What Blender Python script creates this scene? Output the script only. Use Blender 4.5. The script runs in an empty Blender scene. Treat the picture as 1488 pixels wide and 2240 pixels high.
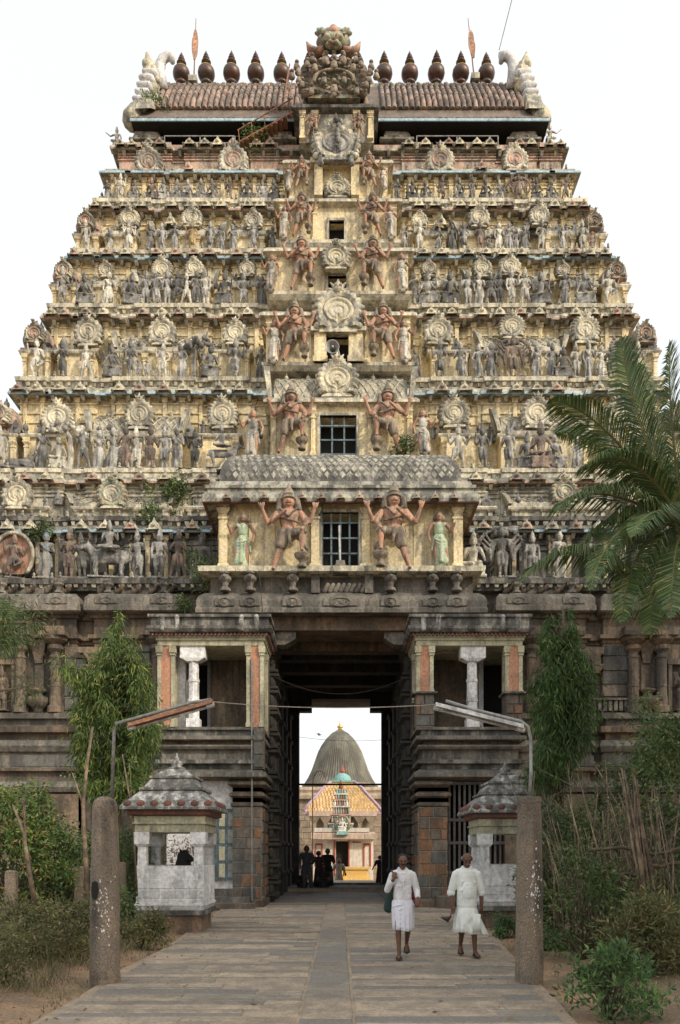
import bpy, math, random
from mathutils import Vector, Matrix, Euler, noise
from math import pi, sin, cos, radians
sc = bpy.context.scene
R = random.Random(11)
# ---------------------------------------------------------------- camera
cam_d = bpy.data.cameras.new('camera'); cam = bpy.data.objects.new('camera', cam_d)
sc.collection.objects.link(cam); sc.camera = cam
cam.location = (0, 0, 1.65); cam.rotation_euler = (pi/2, 0, 0)
cam_d.sensor_fit = 'VERTICAL'; cam_d.sensor_height = 36.0; cam_d.sensor_width = 24.0
cam_d.lens = 36.0*1700/2240; cam_d.shift_y = (1865-1120)/2240; cam_d.clip_end = 3000; cam_d.clip_start = .05
# ---------------------------------------------------------------- light
SUN_EL, SUN_AZ = radians(33), radians(52)      # azimuth measured from straight behind the camera towards the right
w = bpy.data.worlds.new('World'); sc.world = w; w.use_nodes = True
nt = w.node_tree; nt.nodes.clear()
sky = nt.nodes.new('ShaderNodeTexSky'); sky.sky_type = 'NISHITA'; sky.sun_disc = False
sky.sun_elevation = SUN_EL; sky.sun_rotation = pi - SUN_AZ
sky.dust_density = 6; sky.air_density = 1.0; sky.ozone_density = 1.0
bg = nt.nodes.new('ShaderNodeBackground'); bg.inputs['Strength'].default_value = 0.08
veil = nt.nodes.new('ShaderNodeBackground'); veil.inputs['Color'].default_value = (.98, .99, .965, 1); veil.inputs['Strength'].default_value = 0.94
add = nt.nodes.new('ShaderNodeAddShader'); out = nt.nodes.new('ShaderNodeOutputWorld')
nt.links.new(sky.outputs[0], bg.inputs[0]); nt.links.new(bg.outputs[0], add.inputs[0])
nt.links.new(veil.outputs[0], add.inputs[1]); nt.links.new(add.outputs[0], out.inputs[0])
sl = bpy.data.lights.new('sun', 'SUN'); sl.energy = 2.75; sl.angle = radians(2.0); sl.color = (1.0, .89, .72)
sun = bpy.data.objects.new('sun', sl); sc.collection.objects.link(sun)
sdir = Vector((sin(SUN_AZ)*cos(SUN_EL), -cos(SUN_AZ)*cos(SUN_EL), sin(SUN_EL)))
sun.rotation_euler = sdir.to_track_quat('Z', 'Y').to_euler(); sun.location = (20, -10, 30)
sc.view_settings.view_transform = 'Standard'; sc.view_settings.look = 'None'
sc.view_settings.exposure = 0.0; sc.view_settings.gamma = 1.0; sc.view_settings.use_curve_mapping = False
# ---------------------------------------------------------------- helpers
F = 1700.0
def P(X, Y, d): return Vector(((X-744)/F*d, d, 1.65+(1865-Y)/F*d))
def PX(X, d): return (X-744)/F*d
def PZ(Y, d): return 1.65+(1865-Y)/F*d
def TD(Y): return 23.75/(1-.27*(1865-Y)/F)          # depth of the tower's sloping face seen at picture row Y
def TW(z): return 12.04-.25*(z-18.4)
def link(o): sc.collection.objects.link(o)
def thing(name, label, cat, loc, group=None, rotz=0):
    o = bpy.data.objects.new(name, None); link(o); o.empty_display_size = .3
    o.location = loc; o.rotation_euler = (0, 0, rotz); o['label'] = label; o['category'] = cat
    if group: o['group'] = group
    return o
def tag(o, label, cat, group=None):
    o['label'] = label; o['category'] = cat
    if group: o['group'] = group
    return o
def struct(o): o['kind'] = 'structure'; return o
def stuff(o, label=None, cat=None):
    o['kind'] = 'stuff'
    if label: o['label'] = label; o['category'] = cat
    return o
def wloc(o):
    v = Vector((0, 0, 0))
    while o is not None: v += o.location; o = o.parent
    return v
class MB:
    def __init__(s): s.v = []; s.f = []; s.m = []; s.mi = 0
    def add(s, vs, fs):
        n = len(s.v); s.v += [tuple(v) for v in vs]; s.f += [tuple(i+n for i in f) for f in fs]; s.m += [s.mi]*len(fs); return s
    def box(s, x0, x1, y0, y1, z0, z1):
        if x1 < x0: x0, x1 = x1, x0
        return s.add([(x0,y0,z0),(x1,y0,z0),(x1,y1,z0),(x0,y1,z0),(x0,y0,z1),(x1,y0,z1),(x1,y1,z1),(x0,y1,z1)],
              [(0,3,2,1),(4,5,6,7),(0,1,5,4),(1,2,6,5),(2,3,7,6),(3,0,4,7)])
    def frus(s, cx, cy, z0, z1, a0, b0, a1, b1):      # rectangular frustum, half sizes
        return s.add([(cx-a0,cy-b0,z0),(cx+a0,cy-b0,z0),(cx+a0,cy+b0,z0),(cx-a0,cy+b0,z0),(cx-a1,cy-b1,z1),(cx+a1,cy-b1,z1),(cx+a1,cy+b1,z1),(cx-a1,cy+b1,z1)],
              [(0,3,2,1),(4,5,6,7),(0,1,5,4),(1,2,6,5),(2,3,7,6),(3,0,4,7)])
    def lathe(s, c, prof, n=12, sx=1, sy=1):
        vs = []; fs = []
        for (r, z) in prof:
            for k in range(n):
                a = 2*pi*k/n; vs.append((c[0]+r*cos(a)*sx, c[1]+r*sin(a)*sy, c[2]+z))
        for i in range(len(prof)-1):
            for k in range(n): fs.append((i*n+k, i*n+(k+1)%n, (i+1)*n+(k+1)%n, (i+1)*n+k))
        fs.append(tuple(range(n-1, -1, -1))); fs.append(tuple((len(prof)-1)*n+k for k in range(n)))
        return s.add(vs, fs)
    def tube(s, pts, rs, n=6):
        pts = [Vector(p) for p in pts]
        if not hasattr(rs, '__len__'): rs = [rs]*len(pts)
        vs = []; fs = []; up = Vector((.13, .27, 1)).normalized()
        for i, p in enumerate(pts):
            t = (pts[min(i+1, len(pts)-1)]-pts[max(i-1, 0)]).normalized()
            a = t.cross(up)
            if a.length < .05: a = t.cross(Vector((1, 0, 0)))
            a.normalize(); b = t.cross(a)
            for k in range(n):
                q = 2*pi*k/n; vs.append(p+(a*cos(q)+b*sin(q))*rs[i])
        for i in range(len(pts)-1):
            for k in range(n): fs.append((i*n+k, (i+1)*n+k, (i+1)*n+(k+1)%n, i*n+(k+1)%n))
        fs.append(tuple(range(n))); fs.append(tuple((len(pts)-1)*n+k for k in range(n-1, -1, -1)))
        return s.add(vs, fs)
    def cap(s, p0, p1, r0, r1, fl=1.0, n=10):         # tapered capsule, flattened in y
        p0 = Vector(p0); p1 = Vector(p1); t = p1-p0; L = t.length
        t = t/L if L > 1e-6 else Vector((0, 0, 1))
        a = t.cross(Vector((0, 1, 0)))
        if a.length < .1: a = Vector((1, 0, 0))
        a.normalize(); b = t.cross(a); rings = []
        for q in (-90, -60, -30, 0): rings.append((p0+t*r0*sin(radians(q)), max(r0*cos(radians(q)), r0*.02)))
        for q in (0, 30, 60, 90): rings.append((p1+t*r1*sin(radians(q)), max(r1*cos(radians(q)), r1*.02)))
        vs = []; fs = []
        for (c, r) in rings:
            for k in range(n):
                g = 2*pi*k/n; o = (a*cos(g)+b*sin(g))*r; o.y *= fl; vs.append(c+o)
        for i in range(len(rings)-1):
            for k in range(n): fs.append((i*n+k, i*n+(k+1)%n, (i+1)*n+(k+1)%n, (i+1)*n+k))
        fs.append(tuple(range(n-1, -1, -1))); fs.append(tuple((len(rings)-1)*n+k for k in range(n)))
        return s.add(vs, fs)
    def ball(s, c, r, sc3=(1, 1, 1), n=10):
        m = n//2+2; prof = [(max(r*cos(-pi/2+pi*i/m), r*.02), r*sin(-pi/2+pi*i/m)*sc3[2]) for i in range(m+1)]
        return s.lathe(c, prof, n, sc3[0], sc3[1])
    def mould(s, plan, prof, captop=False, capbot=False):
        n = len(plan); P2 = []
        for i in range(n):
            a = Vector(plan[i-1]); b = Vector(plan[i]); c = Vector(plan[(i+1) % n])
            t1 = (b-a).normalized(); t2 = (c-b).normalized()
            n1 = Vector((t1.y, -t1.x)); n2 = Vector((t2.y, -t2.x))
            P2.append((b, n1+n2 if abs(n1.dot(n2)) < .5 else n1))
        vs = []; fs = []
        for (o, z) in prof:
            for (b, m) in P2: vs.append((b.x+m.x*o, b.y+m.y*o, z))
        for j in range(len(prof)-1):
            for i in range(n): fs.append((j*n+i, j*n+(i+1) % n, (j+1)*n+(i+1) % n, (j+1)*n+i))
        if captop: fs.append(tuple((len(prof)-1)*n+i for i in range(n)))
        if capbot: fs.append(tuple(range(n-1, -1, -1)))
        return s.add(vs, fs)
    def mesh(s, name, mats, off=(0, 0, 0), smooth=False):
        me = bpy.data.meshes.new(name); ox, oy, oz = off
        me.from_pydata([(v[0]-ox, v[1]-oy, v[2]-oz) for v in s.v], [], s.f)
        if not isinstance(mats, (list, tuple)): mats = [mats]
        for m in mats: me.materials.append(m)
        if len(mats) > 1: me.polygons.foreach_set('material_index', s.m)
        if smooth: me.polygons.foreach_set('use_smooth', [True]*len(me.polygons))
        me.update(); return me
    def build(s, name, mats, parent=None, smooth=False, off=None):
        off = wloc(parent) if off is None else off
        o = bpy.data.objects.new(name, s.mesh(name, mats, off, smooth)); link(o); o.parent = parent; return o
    def thing(s, name, mats, label, cat, base, group=None, smooth=False):
        o = bpy.data.objects.new(name, s.mesh(name, mats, base, smooth)); link(o); o.location = base
        return tag(o, label, cat, group)
def inst(name, mesh, parent, loc, scale=(1, 1, 1), rot=(0, 0, 0), mat=None):
    o = bpy.data.objects.new(name, mesh); link(o); o.parent = parent
    o.location = Vector(loc)-wloc(parent); o.scale = scale; o.rotation_euler = rot
    if mat: o.material_slots[0].link = 'OBJECT'; o.material_slots[0].material = mat
    return o
def remesh(mb, name, mat, vox, smooth_it=2, dec=None):
    me = mb.mesh('tmp', mat); o = bpy.data.objects.new('tmp', me); link(o)
    m = o.modifiers.new('r', 'REMESH'); m.mode = 'VOXEL'; m.voxel_size = vox; m.use_smooth_shade = True
    if smooth_it:
        k = o.modifiers.new('s', 'SMOOTH'); k.iterations = smooth_it; k.factor = .5
    if dec:
        k = o.modifiers.new('d', 'DECIMATE'); k.ratio = dec
    dg = bpy.context.evaluated_depsgraph_get(); dg.update()
    r = bpy.data.meshes.new_from_object(o.evaluated_get(dg)); r.name = name
    bpy.data.objects.remove(o); bpy.data.meshes.remove(me)
    r.materials.clear(); r.materials.append(mat)
    r.polygons.foreach_set('use_smooth', [True]*len(r.polygons)); return r
# ---------------------------------------------------------------- materials
def nodes(name):
    m = bpy.data.materials.new(name); m.use_nodes = True; t = m.node_tree
    return m, t, t.nodes['Principled BSDF'], t.nodes.new, t.links.new
def c4(c): return (c[0], c[1], c[2], 1)
def mat(name, col, col2=None, vary=3.0, grime=None, gamt=.5, gscale=.8, streak=0.0, lichen=None, lamt=.6, rough=.85, bump=.25, bscale=25, fine=.25, metal=0, rnd=0.12, thr=.5, soft=.09, peel=None, pamt=.5):
    """col/col2 blotches, grime patches stretched downwards, lichen on faces that look up, fine grain, bump."""
    m, t, b, N, L = nodes(name)
    b.inputs['Roughness'].default_value = rough; b.inputs['Metallic'].default_value = metal
    g = N('ShaderNodeNewGeometry'); pos = g.outputs['Position']
    def nz(scale, vec=pos, det=5, rg=.6):
        n = N('ShaderNodeTexNoise'); n.inputs['Scale'].default_value = scale; n.inputs['Detail'].default_value = det; n.inputs['Roughness'].default_value = rg
        L(vec, n.inputs['Vector']); return n.outputs['Fac']
    def mapv(sx, sy, sz):
        q = N('ShaderNodeVectorMath'); q.operation = 'MULTIPLY'; L(pos, q.inputs[0]); q.inputs[1].default_value = (sx, sy, sz); return q.outputs[0]
    def rng(x, a, c, lo=0, hi=1):
        q = N('ShaderNodeMapRange'); q.interpolation_type = 'SMOOTHSTEP'; L(x, q.inputs[0])
        for i, v in enumerate((a, c, lo, hi)): q.inputs[i+1].default_value = v
        return q.outputs[0]
    def mix(f, A, B):
        q = N('ShaderNodeMix'); q.data_type = 'RGBA'
        if isinstance(f, float): q.inputs[0].default_value = f
        else: L(f, q.inputs[0])
        for i, v in ((6, A), (7, B)):
            if isinstance(v, tuple): q.inputs[i].default_value = c4(v)
            else: L(v, q.inputs[i])
        return q.outputs[2]
    c = mix(rng(nz(vary), .38, .62), tuple(col), tuple(col2 or [x*.8 for x in col]))
    if peel: c = mix(rng(nz(vary*2.3, mapv(1, 1, .8)), 1-pamt-.05, 1-pamt+.08), c, tuple(peel))
    if grime:
        a = rng(nz(gscale, mapv(1.3, 1.3, .55), 7, .72), thr-soft, thr+soft, 0, gamt); c = mix(a, c, tuple(grime))
        if streak:
            a = rng(nz(3.2, mapv(1.6, 1.6, .13), 4), .48, .66, 0, streak); c = mix(a, c, tuple(grime))
    if lichen:
        s = N('ShaderNodeSeparateXYZ'); L(g.outputs['Normal'], s.inputs[0])
        a = rng(s.outputs[2], .15, .75, 0, 1); n2 = rng(nz(gscale*3), .35, .6, .35, 1)
        q = N('ShaderNodeMath'); q.operation = 'MULTIPLY'; L(a, q.inputs[0]); L(n2, q.inputs[1])
        q2 = N('ShaderNodeMath'); q2.operation = 'MULTIPLY'; L(q.outputs[0], q2.inputs[0]); q2.inputs[1].default_value = lamt
        c = mix(q2.outputs[0], c, tuple(lichen))
    hv = N('ShaderNodeHueSaturation'); L(c, hv.inputs['Color'])
    f1 = rng(nz(bscale, det=3), .25, .75, 1-fine, 1+fine)
    oi = N('ShaderNodeObjectInfo'); f2 = rng(oi.outputs['Random'], 0, 1, 1-rnd, 1+rnd)
    q = N('ShaderNodeMath'); q.operation = 'MULTIPLY'; L(f1, q.inputs[0]); L(f2, q.inputs[1]); L(q.outputs[0], hv.inputs['Value'])
    L(hv.outputs[0], b.inputs['Base Color'])
    if bump:
        bp = N('ShaderNodeBump'); bp.inputs['Strength'].default_value = bump; bp.inputs['Distance'].default_value = .03
        L(nz(bscale*.6, det=6), bp.inputs['Height']); L(bp.outputs[0], b.inputs['Normal'])
    return m
def leafmat(name, c1, c2, c3=None, tr=.25):
    m = bpy.data.materials.new(name); m.use_nodes = True; t = m.node_tree; t.nodes.clear(); N = t.nodes.new; L = t.links.new
    g = N('ShaderNodeNewGeometry'); cr = N('ShaderNodeValToRGB'); e = cr.color_ramp.elements
    e[0].color = c4(c1); e[1].color = c4(c2); e[1].position = .8
    if c3: x = e.new(.93); x.color = c4(c3)
    L(g.outputs['Random Per Island'], cr.inputs[0])
    n = N('ShaderNodeTexNoise'); n.inputs['Scale'].default_value = 1.3; L(g.outputs['Position'], n.inputs['Vector'])
    mr = N('ShaderNodeMapRange'); L(n.outputs[0], mr.inputs[0]); mr.inputs[1].default_value = .3; mr.inputs[2].default_value = .7; mr.inputs[3].default_value = .65; mr.inputs[4].default_value = 1.35
    hv = N('ShaderNodeHueSaturation'); L(cr.outputs[0], hv.inputs['Color']); L(mr.outputs[0], hv.inputs['Value'])
    d = N('ShaderNodeBsdfPrincipled'); d.inputs['Roughness'].default_value = .5; L(hv.outputs[0], d.inputs['Base Color'])
    tl = N('ShaderNodeBsdfTranslucent'); L(hv.outputs[0], tl.inputs['Color'])
    mx = N('ShaderNodeMixShader'); mx.inputs[0].default_value = tr; L(d.outputs[0], mx.inputs[1]); L(tl.outputs[0], mx.inputs[2])
    o = N('ShaderNodeOutputMaterial'); L(mx.outputs[0], o.inputs[0]); return m
GR = (.085, .085, .08)
m_cream = mat('cream_plaster', (.80, .66, .385), (.72, .62, .41), 1.4, GR, .66, 1.3, .38, (.16, .15, .13), .8, bump=.35, bscale=14, thr=.57)
m_ledge = mat('cream_ledge_plaster', (.70, .63, .46), (.60, .565, .455), 2.4, GR, .66, 2.0, .45, (.15, .145, .13), .8, bump=.4, bscale=16, thr=.54)
m_wash = mat('weathered_plaster', (.64, .58, .42), (.50, .475, .385), 2.2, GR, .75, 1.9, .5, (.10, .095, .08), .85, bump=.5, bscale=16, thr=.5)
m_pale = mat('pale_gable_plaster', (.68, .61, .43), (.55, .52, .41), 2.5, GR, .8, 2.1, .4, (.13, .12, .1), .8, bump=.4, bscale=18, thr=.55)
m_mould = mat('mildewed_plaster', (.32, .30, .26), (.23, .22, .20), 2.0, (.035, .035, .033), .85, 1.5, .6, (.09, .085, .07), .7, bump=.5, bscale=14, thr=.47)
m_pink = mat('faded_pink_plaster', (.56, .36, .27), (.42, .35, .28), 2.6, GR, .75, 1.8, .4, (.12, .11, .09), .75, bump=.4, bscale=16, thr=.52)
m_blue = mat('faded_blue_paint', (.36, .52, .60), (.30, .42, .50), 3, GR, .6, 2.2, .2, (.12, .13, .13), .3, bump=.2, bscale=20, thr=.57)
m_granite = mat('brown_granite', (.22, .155, .10), (.155, .125, .092), 1.1, (.035, .033, .03), .75, .8, .55, (.05, .048, .04), .5, bump=.4, bscale=12, fine=.3)
m_granite_g = mat('grey_granite', (.245, .215, .175), (.18, .165, .14), 1.5, (.045, .045, .042), .7, 1.2, .5, (.06, .06, .05), .6, bump=.35, bscale=16, fine=.3)
m_redstone = mat('reddish_stone', (.26, .165, .105), (.19, .14, .10), 1.6, (.05, .043, .036), .6, 1.0, .5, bump=.35, bscale=14, fine=.25)
m_blk = [mat('laterite_block', (.30, .15, .075), (.24, .14, .08), 2, (.06, .05, .04), .6, 1.5, .3, bump=.4, bscale=15),
         mat('brown_block', (.20, .155, .115), (.17, .14, .11), 2, (.05, .045, .04), .6, 1.5, .3, bump=.4, bscale=15),
         mat('grey_block', (.15, .145, .13), (.12, .118, .105), 2, (.04, .04, .037), .6, 1.5, .3, bump=.4, bscale=15)]
m_mortar = mat('pale_mortar', (.40, .37, .31), None, 4, (.1, .09, .08), .5, 2, bump=.2)
m_white = mat('grimy_whitewash', (.74, .74, .73), (.62, .62, .62), 2, (.12, .12, .115), .7, 2.3, .3, (.16, .15, .13), .5, bump=.35, bscale=12, thr=.60)
m_white2 = mat('dull_white_paint', (.60, .61, .61), (.52, .53, .53), 2, (.13, .13, .12), .5, 1.8, .2, bump=.15, bscale=12, thr=.6)
m_shroof = mat('blackened_whitewash', (.50, .49, .45), (.38, .37, .34), 4, (.07, .07, .065), .85, 4.5, .4, bump=.6, bscale=18, thr=.47)
m_orange = mat('orange_painted_plaster', (.55, .27, .16), (.48, .25, .16), 2, (.12, .1, .08), .5, 2, .35, bump=.15, bscale=14, thr=.6)
m_olive = mat('cream_green_paint', (.50, .47, .32), (.43, .42, .30), 2, (.12, .11, .09), .6, 2, .4, bump=.15, bscale=14, thr=.57)
m_maroon = mat('dull_red_paint', (.22, .085, .06), (.17, .08, .06), 4, (.06, .055, .05), .6, 4, bump=.3)
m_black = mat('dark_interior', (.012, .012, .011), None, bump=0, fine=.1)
m_iron = mat('blue_iron_grille', (.16, .24, .28), (.10, .15, .17), 6, (.05, .04, .03), .5, 5, rough=.6, bump=.1)
m_steel = mat('grey_metal', (.32, .33, .32), (.25, .26, .25), 6, (.12, .09, .07), .4, 5, rough=.5, metal=.3, bump=.1)
m_rust = mat('rusty_metal', (.26, .11, .06), (.33, .16, .09), 12, (.1, .08, .06), .4, 9, rough=.8, bump=.2)
m_tube = mat('white_lamp_tray', (.55, .56, .54), (.42, .43, .42), 6, (.16, .14, .12), .6, 5, rough=.6, bump=.1)
m_salmon = mat('salmon_painted_plaster', (.50, .255, .16), (.40, .26, .185), 5, (.10, .085, .07), .8, 2.6, .4, (.16, .12, .09), .6, bump=.3, bscale=20, thr=.55)
m_redst = mat('worn_reddish_plaster', (.36, .22, .16), (.30, .25, .20), 5, (.07, .065, .06), .85, 2.4, .5, (.12, .11, .10), .8, bump=.4, bscale=20, thr=.47)
m_brownst = mat('grey_brown_plaster', (.36, .29, .21), (.27, .22, .17), 5, (.05, .047, .042), .7, 3, .3, (.10, .095, .08), .6, bump=.35, bscale=20)
m_sari = mat('pale_green_painted_plaster', (.36, .50, .36), (.45, .48, .32), 7, (.09, .085, .07), .6, 3, .3, bump=.3, bscale=20, thr=.55)
m_sgrey = mat('grey_weathered_figure', (.40, .39, .36), (.27, .265, .25), 4, (.06, .06, .057), .85, 2.4, .3, (.10, .098, .09), .45, bump=.45, bscale=22, thr=.5, rnd=.3)
m_spale = mat('pale_weathered_figure', (.60, .57, .48), (.46, .44, .38), 4, (.08, .079, .075), .8, 2.4, .3, (.13, .125, .11), .5, bump=.4, bscale=22, thr=.53, rnd=.2)
m_sdark = mat('blackened_figure', (.19, .185, .17), (.12, .118, .11), 4, (.035, .035, .033), .7, 2.4, .2, bump=.45, bscale=22, rnd=.25)
m_sblue = mat('faded_blue_figure', (.24, .30, .33), (.30, .25, .20), 5, (.05, .048, .045), .8, 3, .3, bump=.4, bscale=22)
m_syel = mat('ochre_figure', (.52, .34, .12), (.45, .33, .18), 5, (.06, .055, .045), .7, 3, .3, bump=.4, bscale=22)
m_passage_dark = mat('shade_darkened_granite', (.085, .07, .055), (.06, .055, .048), 1.1, (.02, .02, .018), .7, .8, .4, bump=.4, bscale=12)  # granite darkened in colour to carry the passage's shade
m_tile = mat('terracotta_roof_tile', (.37, .235, .18), (.30, .235, .19), 3, (.08, .075, .065), .8, 2.2, .3, (.16, .15, .13), .35, bump=.3, bscale=20, rnd=.3)
m_tilebase = mat('old_tile_mortar', (.22, .16, .12), None, 3, (.07, .065, .055), .7, 2.0, .3, (.13, .12, .11), .5, bump=.4)
m_kalasa = mat('tarnished_copper', (.13, .06, .045), (.08, .06, .045), 3, (.04, .035, .03), .5, 3, rough=.45, metal=.35, bump=.15)
m_kband = mat('dull_gold_band', (.42, .33, .07), None, 3, (.1, .08, .04), .5, 3, rough=.6, bump=.1)
m_verd = mat('green_painted_plaster', (.30, .42, .31), (.44, .30, .20), 7, (.06, .055, .045), .7, 3.5, .3, (.12, .11, .09), .5, bump=.4, bscale=20)
m_soil = mat('dry_soil', (.36, .22, .125), (.27, .18, .11), .9, (.10, .085, .055), .6, .5, bump=.6, bscale=30, fine=.35)
m_pave = [mat('tan_paving', (.40, .315, .225), (.35, .28, .205), 1.4, (.15, .13, .11), .5, 2.5, bump=.2, bscale=30, rnd=.1, rough=.8),
          mat('grey_paving', (.28, .235, .18), (.24, .208, .168), 1.4, (.13, .11, .09), .5, 2.5, bump=.2, bscale=30, rnd=.12, rough=.75),
          mat('bluegrey_paving', (.21, .195, .17), (.185, .172, .153), 1.4, (.2, .16, .12), .4, 2.5, bump=.2, bscale=30, rnd=.1, rough=.7)]
m_joint = mat('sandy_joint', (.39, .295, .205), (.34, .265, .19), 3, (.16, .13, .1), .4, 2.5, bump=.3)
m_pillar = mat('rough_granite_post', (.25, .195, .14), (.19, .155, .12), 2.5, (.03, .03, .028), .8, 1.8, .45, bump=.9, bscale=60, fine=.45, thr=.58)
m_pillar_s = mat('spattered_lime', (.72, .71, .67), None, 5, bump=.1)
m_bark = mat('bark', (.16, .115, .075), (.12, .09, .06), 4, (.06, .05, .04), .5, 4, bump=.5, bscale=30)
m_whitewall = mat('clean_whitewash', (.78, .78, .77), (.7, .7, .69), 2, (.14, .135, .12), .6, 1.6, .15, bump=.2, bscale=12, thr=.62)
m_stick = mat('dry_sticks', (.34, .25, .16), (.15, .11, .08), 5, (.07, .055, .045), .6, 5, bump=.3, bscale=40)
m_l_mast = leafmat('mast_tree_leaf', (.042, .092, .022), (.13, .20, .042), (.32, .33, .08), .35)
m_l_mast2 = leafmat('mast_tree_dark_leaf', (.035, .08, .022), (.09, .165, .04), (.17, .24, .06), .25)
m_l_bush = leafmat('bush_leaf', (.04, .085, .025), (.12, .18, .055), (.2, .22, .085), .25)
m_l_olive = leafmat('olive_bush_leaf', (.08, .10, .035), (.20, .20, .08), (.32, .25, .12), .25)
m_l_dry = leafmat('dry_leaf', (.20, .13, .05), (.30, .20, .08), None, .3)
m_l_grass = leafmat('dry_grass', (.10, .11, .04), (.24, .22, .11), (.38, .31, .18), .2)
m_l_palm = leafmat('palm_leaflet', (.04, .085, .028), (.13, .20, .06), (.30, .31, .11), .25)
m_l_shrub = leafmat('shrub_leaf', (.06, .12, .045), (.13, .23, .075), (.2, .3, .09), .25)
m_cloth1 = mat('white_shirt_cloth', (.80, .79, .79), (.73, .72, .73), 6, bump=.1, fine=.05, rough=.9)
m_cloth2 = mat('off_white_cloth', (.75, .77, .73), (.68, .70, .66), 6, bump=.1, fine=.05, rough=.9)
m_cloth3 = mat('lilac_white_cloth', (.72, .71, .78), (.65, .64, .71), 6, bump=.15, fine=.05, rough=.9)
m_skin = mat('brown_skin', (.14, .062, .034), (.115, .052, .03), 6, bump=.05, fine=.05, rough=.6, rnd=.05)
m_hair = mat('black_hair', (.012, .011, .010), None, bump=.2, bscale=60)
m_ghair = mat('grey_hair', (.22, .21, .20), None, bump=.2, bscale=60)
m_sandal = mat('dark_sandal', (.05, .04, .035), None, bump=.1)
m_rope = mat('pale_cord', (.42, .38, .32), None, bump=0)
m_wire = mat('black_wire', (.03, .03, .03), None, bump=0)
V0 = lambda a, b, c: Vector((a, b, c))
# ================================================================ shared ornament meshes
def gable_mesh(name, nt=72, nr=13, feathers=19, mats=None, crest=True):
    """horseshoe gable (radius 1, looks towards -y): ringed horseshoe inside a fan of flame feathers"""
    mb = MB(); rs = [0, .1, .2, .27, .34, .42, .5, .56, .62, .66, .78, .9, 1.0][:nr] if nr == 13 else [0, .22, .4, .55, .66, .85, 1.0]
    hh = {0:.10, .1:.11, .2:.085, .27:.12, .34:.125, .42:.10, .5:.16, .56:.165, .62:.10, .66:.12, .78:.15, .9:.11, 1.0:.0, .22:.06, .4:.12, .55:.15, .85:.12}
    n = len(rs); front = []
    for i, r in enumerate(rs):
        for k in range(nt):
            a = 2*pi*k/nt; q = (a-pi/2+pi) % (2*pi)-pi          # 0 at the top
            h = hh[r]; rr = r
            open_ = max(0, 1-abs(abs(q)-pi)/.42)
            if .1 < r < .64: h = h*(1-open_)+.02*open_
            if .05 < r < .64 and cos(q) < .2: rr = r*(1-.18*(.2-cos(q)))
            if r > .64:
                f = abs(cos(q*feathers/2)); h += .05*f*min(1, (r-.6)*4); rr = r*(1+(f-.5)*.12*((r-.6)/.4))
                if abs(q) > 2.5: rr *= .93
            x = rr*cos(a)*(1.0+.08*(abs(q) > 2.2)); z = rr*sin(a)
            if z < -.8: z = -.8+(z+.8)*.2
            front.append((x, -h, z))
    mb.add(front, [])
    for i in range(n-1):
        mb.mi = 0 if rs[i] < .6 else 1
        fs = [(i*nt+k, i*nt+(k+1) % nt, (i+1)*nt+(k+1) % nt, (i+1)*nt+k) for k in range(nt)]
        mb.f += fs; mb.m += [mb.mi]*nt
    b = len(mb.v); mb.mi = 1; o = (n-1)*nt
    mb.v += [(v[0], .22, v[2]) for v in front[o:o+nt]]
    mb.f += [(o+k, o+(k+1) % nt, b+(k+1) % nt, b+k) for k in range(nt)]; mb.m += [1]*nt
    for s in (-1, 1):
        mb.lathe((s*.62, -.1, -.66), [(.02, -.1), (.2, -.08), (.2, .08), (.02, .1)], 10)
        mb.mi = 1; mb.ball((s*.8, -.12, -.68), .17, (1, .7, 1), 8)
    mb.mi = 0; mb.frus(0, -.02, -.95, -.78, .75, .16, .62, .14)
    if crest:
        mb.mi = 1
        mb.ball((0, -.14, .98), .2, (1, .8, 1.1), 8); mb.cap((0, -.08, 1.1), (0, -.06, 1.38), .13, .03, 1, 7)
        for s in (-1, 1):
            mb.ball((s*.1, -.28, 1.02), .06, (1, 1, 1), 6); mb.cap((s*.15, -.08, 1.05), (s*.3, -.08, 1.25), .09, .02, 1, 6); mb.cap((s*.18, -.08, .9), (s*.36, -.08, .98), .08, .04, 1, 6)
    return mb.mesh(name, mats or [m_pale, m_wash], smooth=False)
K_pale = gable_mesh('gable_arch')
K_pink = gable_mesh('gable_arch', mats=[m_pink, m_wash])
K_var = [gable_mesh('gable_arch', 72, 13, f) for f in (15, 17, 23)]
K_stone = gable_mesh('gable_arch', mats=[m_pale, m_verd])
def small_gable(mats):
    mb = MB(); mb.mi = 1; out_ = [(-1, -1), (-.95, -.75), (-.75, -.55), (-.72, -.1), (-.5, .35), (-.22, .62), (-.12, .95), (0, 1.25), (.12, .95), (.22, .62), (.5, .35), (.72, -.1), (.75, -.55), (.95, -.75), (1, -1)]
    n = len(out_); vs = [(x, -.25, z) for x, z in out_]+[(x*1.02, .4, z) for x, z in out_]+[(x*.7, -.42, z*.62-.12) for x, z in out_]
    mb.add(vs, [(i, i+1, n+i+1, n+i) for i in range(n-1)]+[(2*n+i, 2*n+i+1, i+1, i) for i in range(n-1)]); mb.mi = 0; mb.add([vs[2*n+i] for i in range(n)], [tuple(range(n-1, -1, -1))])
    mb.ball((0, -.42, -.1), .3, (1, .5, 1), 8); mb.mi = 1; mb.ball((0, -.3, .55), .16, n=6); mb.ball((-.82, -.35, -.78), .2, n=6); mb.ball((.82, -.35, -.78), .2, n=6)
    return mb.mesh('small_gable', mats)
K_small = small_gable([m_pale, m_wash]); K_smallp = small_gable([m_pink, m_wash])
mb = MB(); mb.lathe((0, 0, 0), [(.5, 0), (.5, .1), (.25, .16), (.45, .3), (.5, .45), (.4, .6), (.15, .7), (.2, .76), (.12, .85), (.02, 1.05)], 8)
SPIKE = mb.mesh('pot_finial', m_wash)
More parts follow.
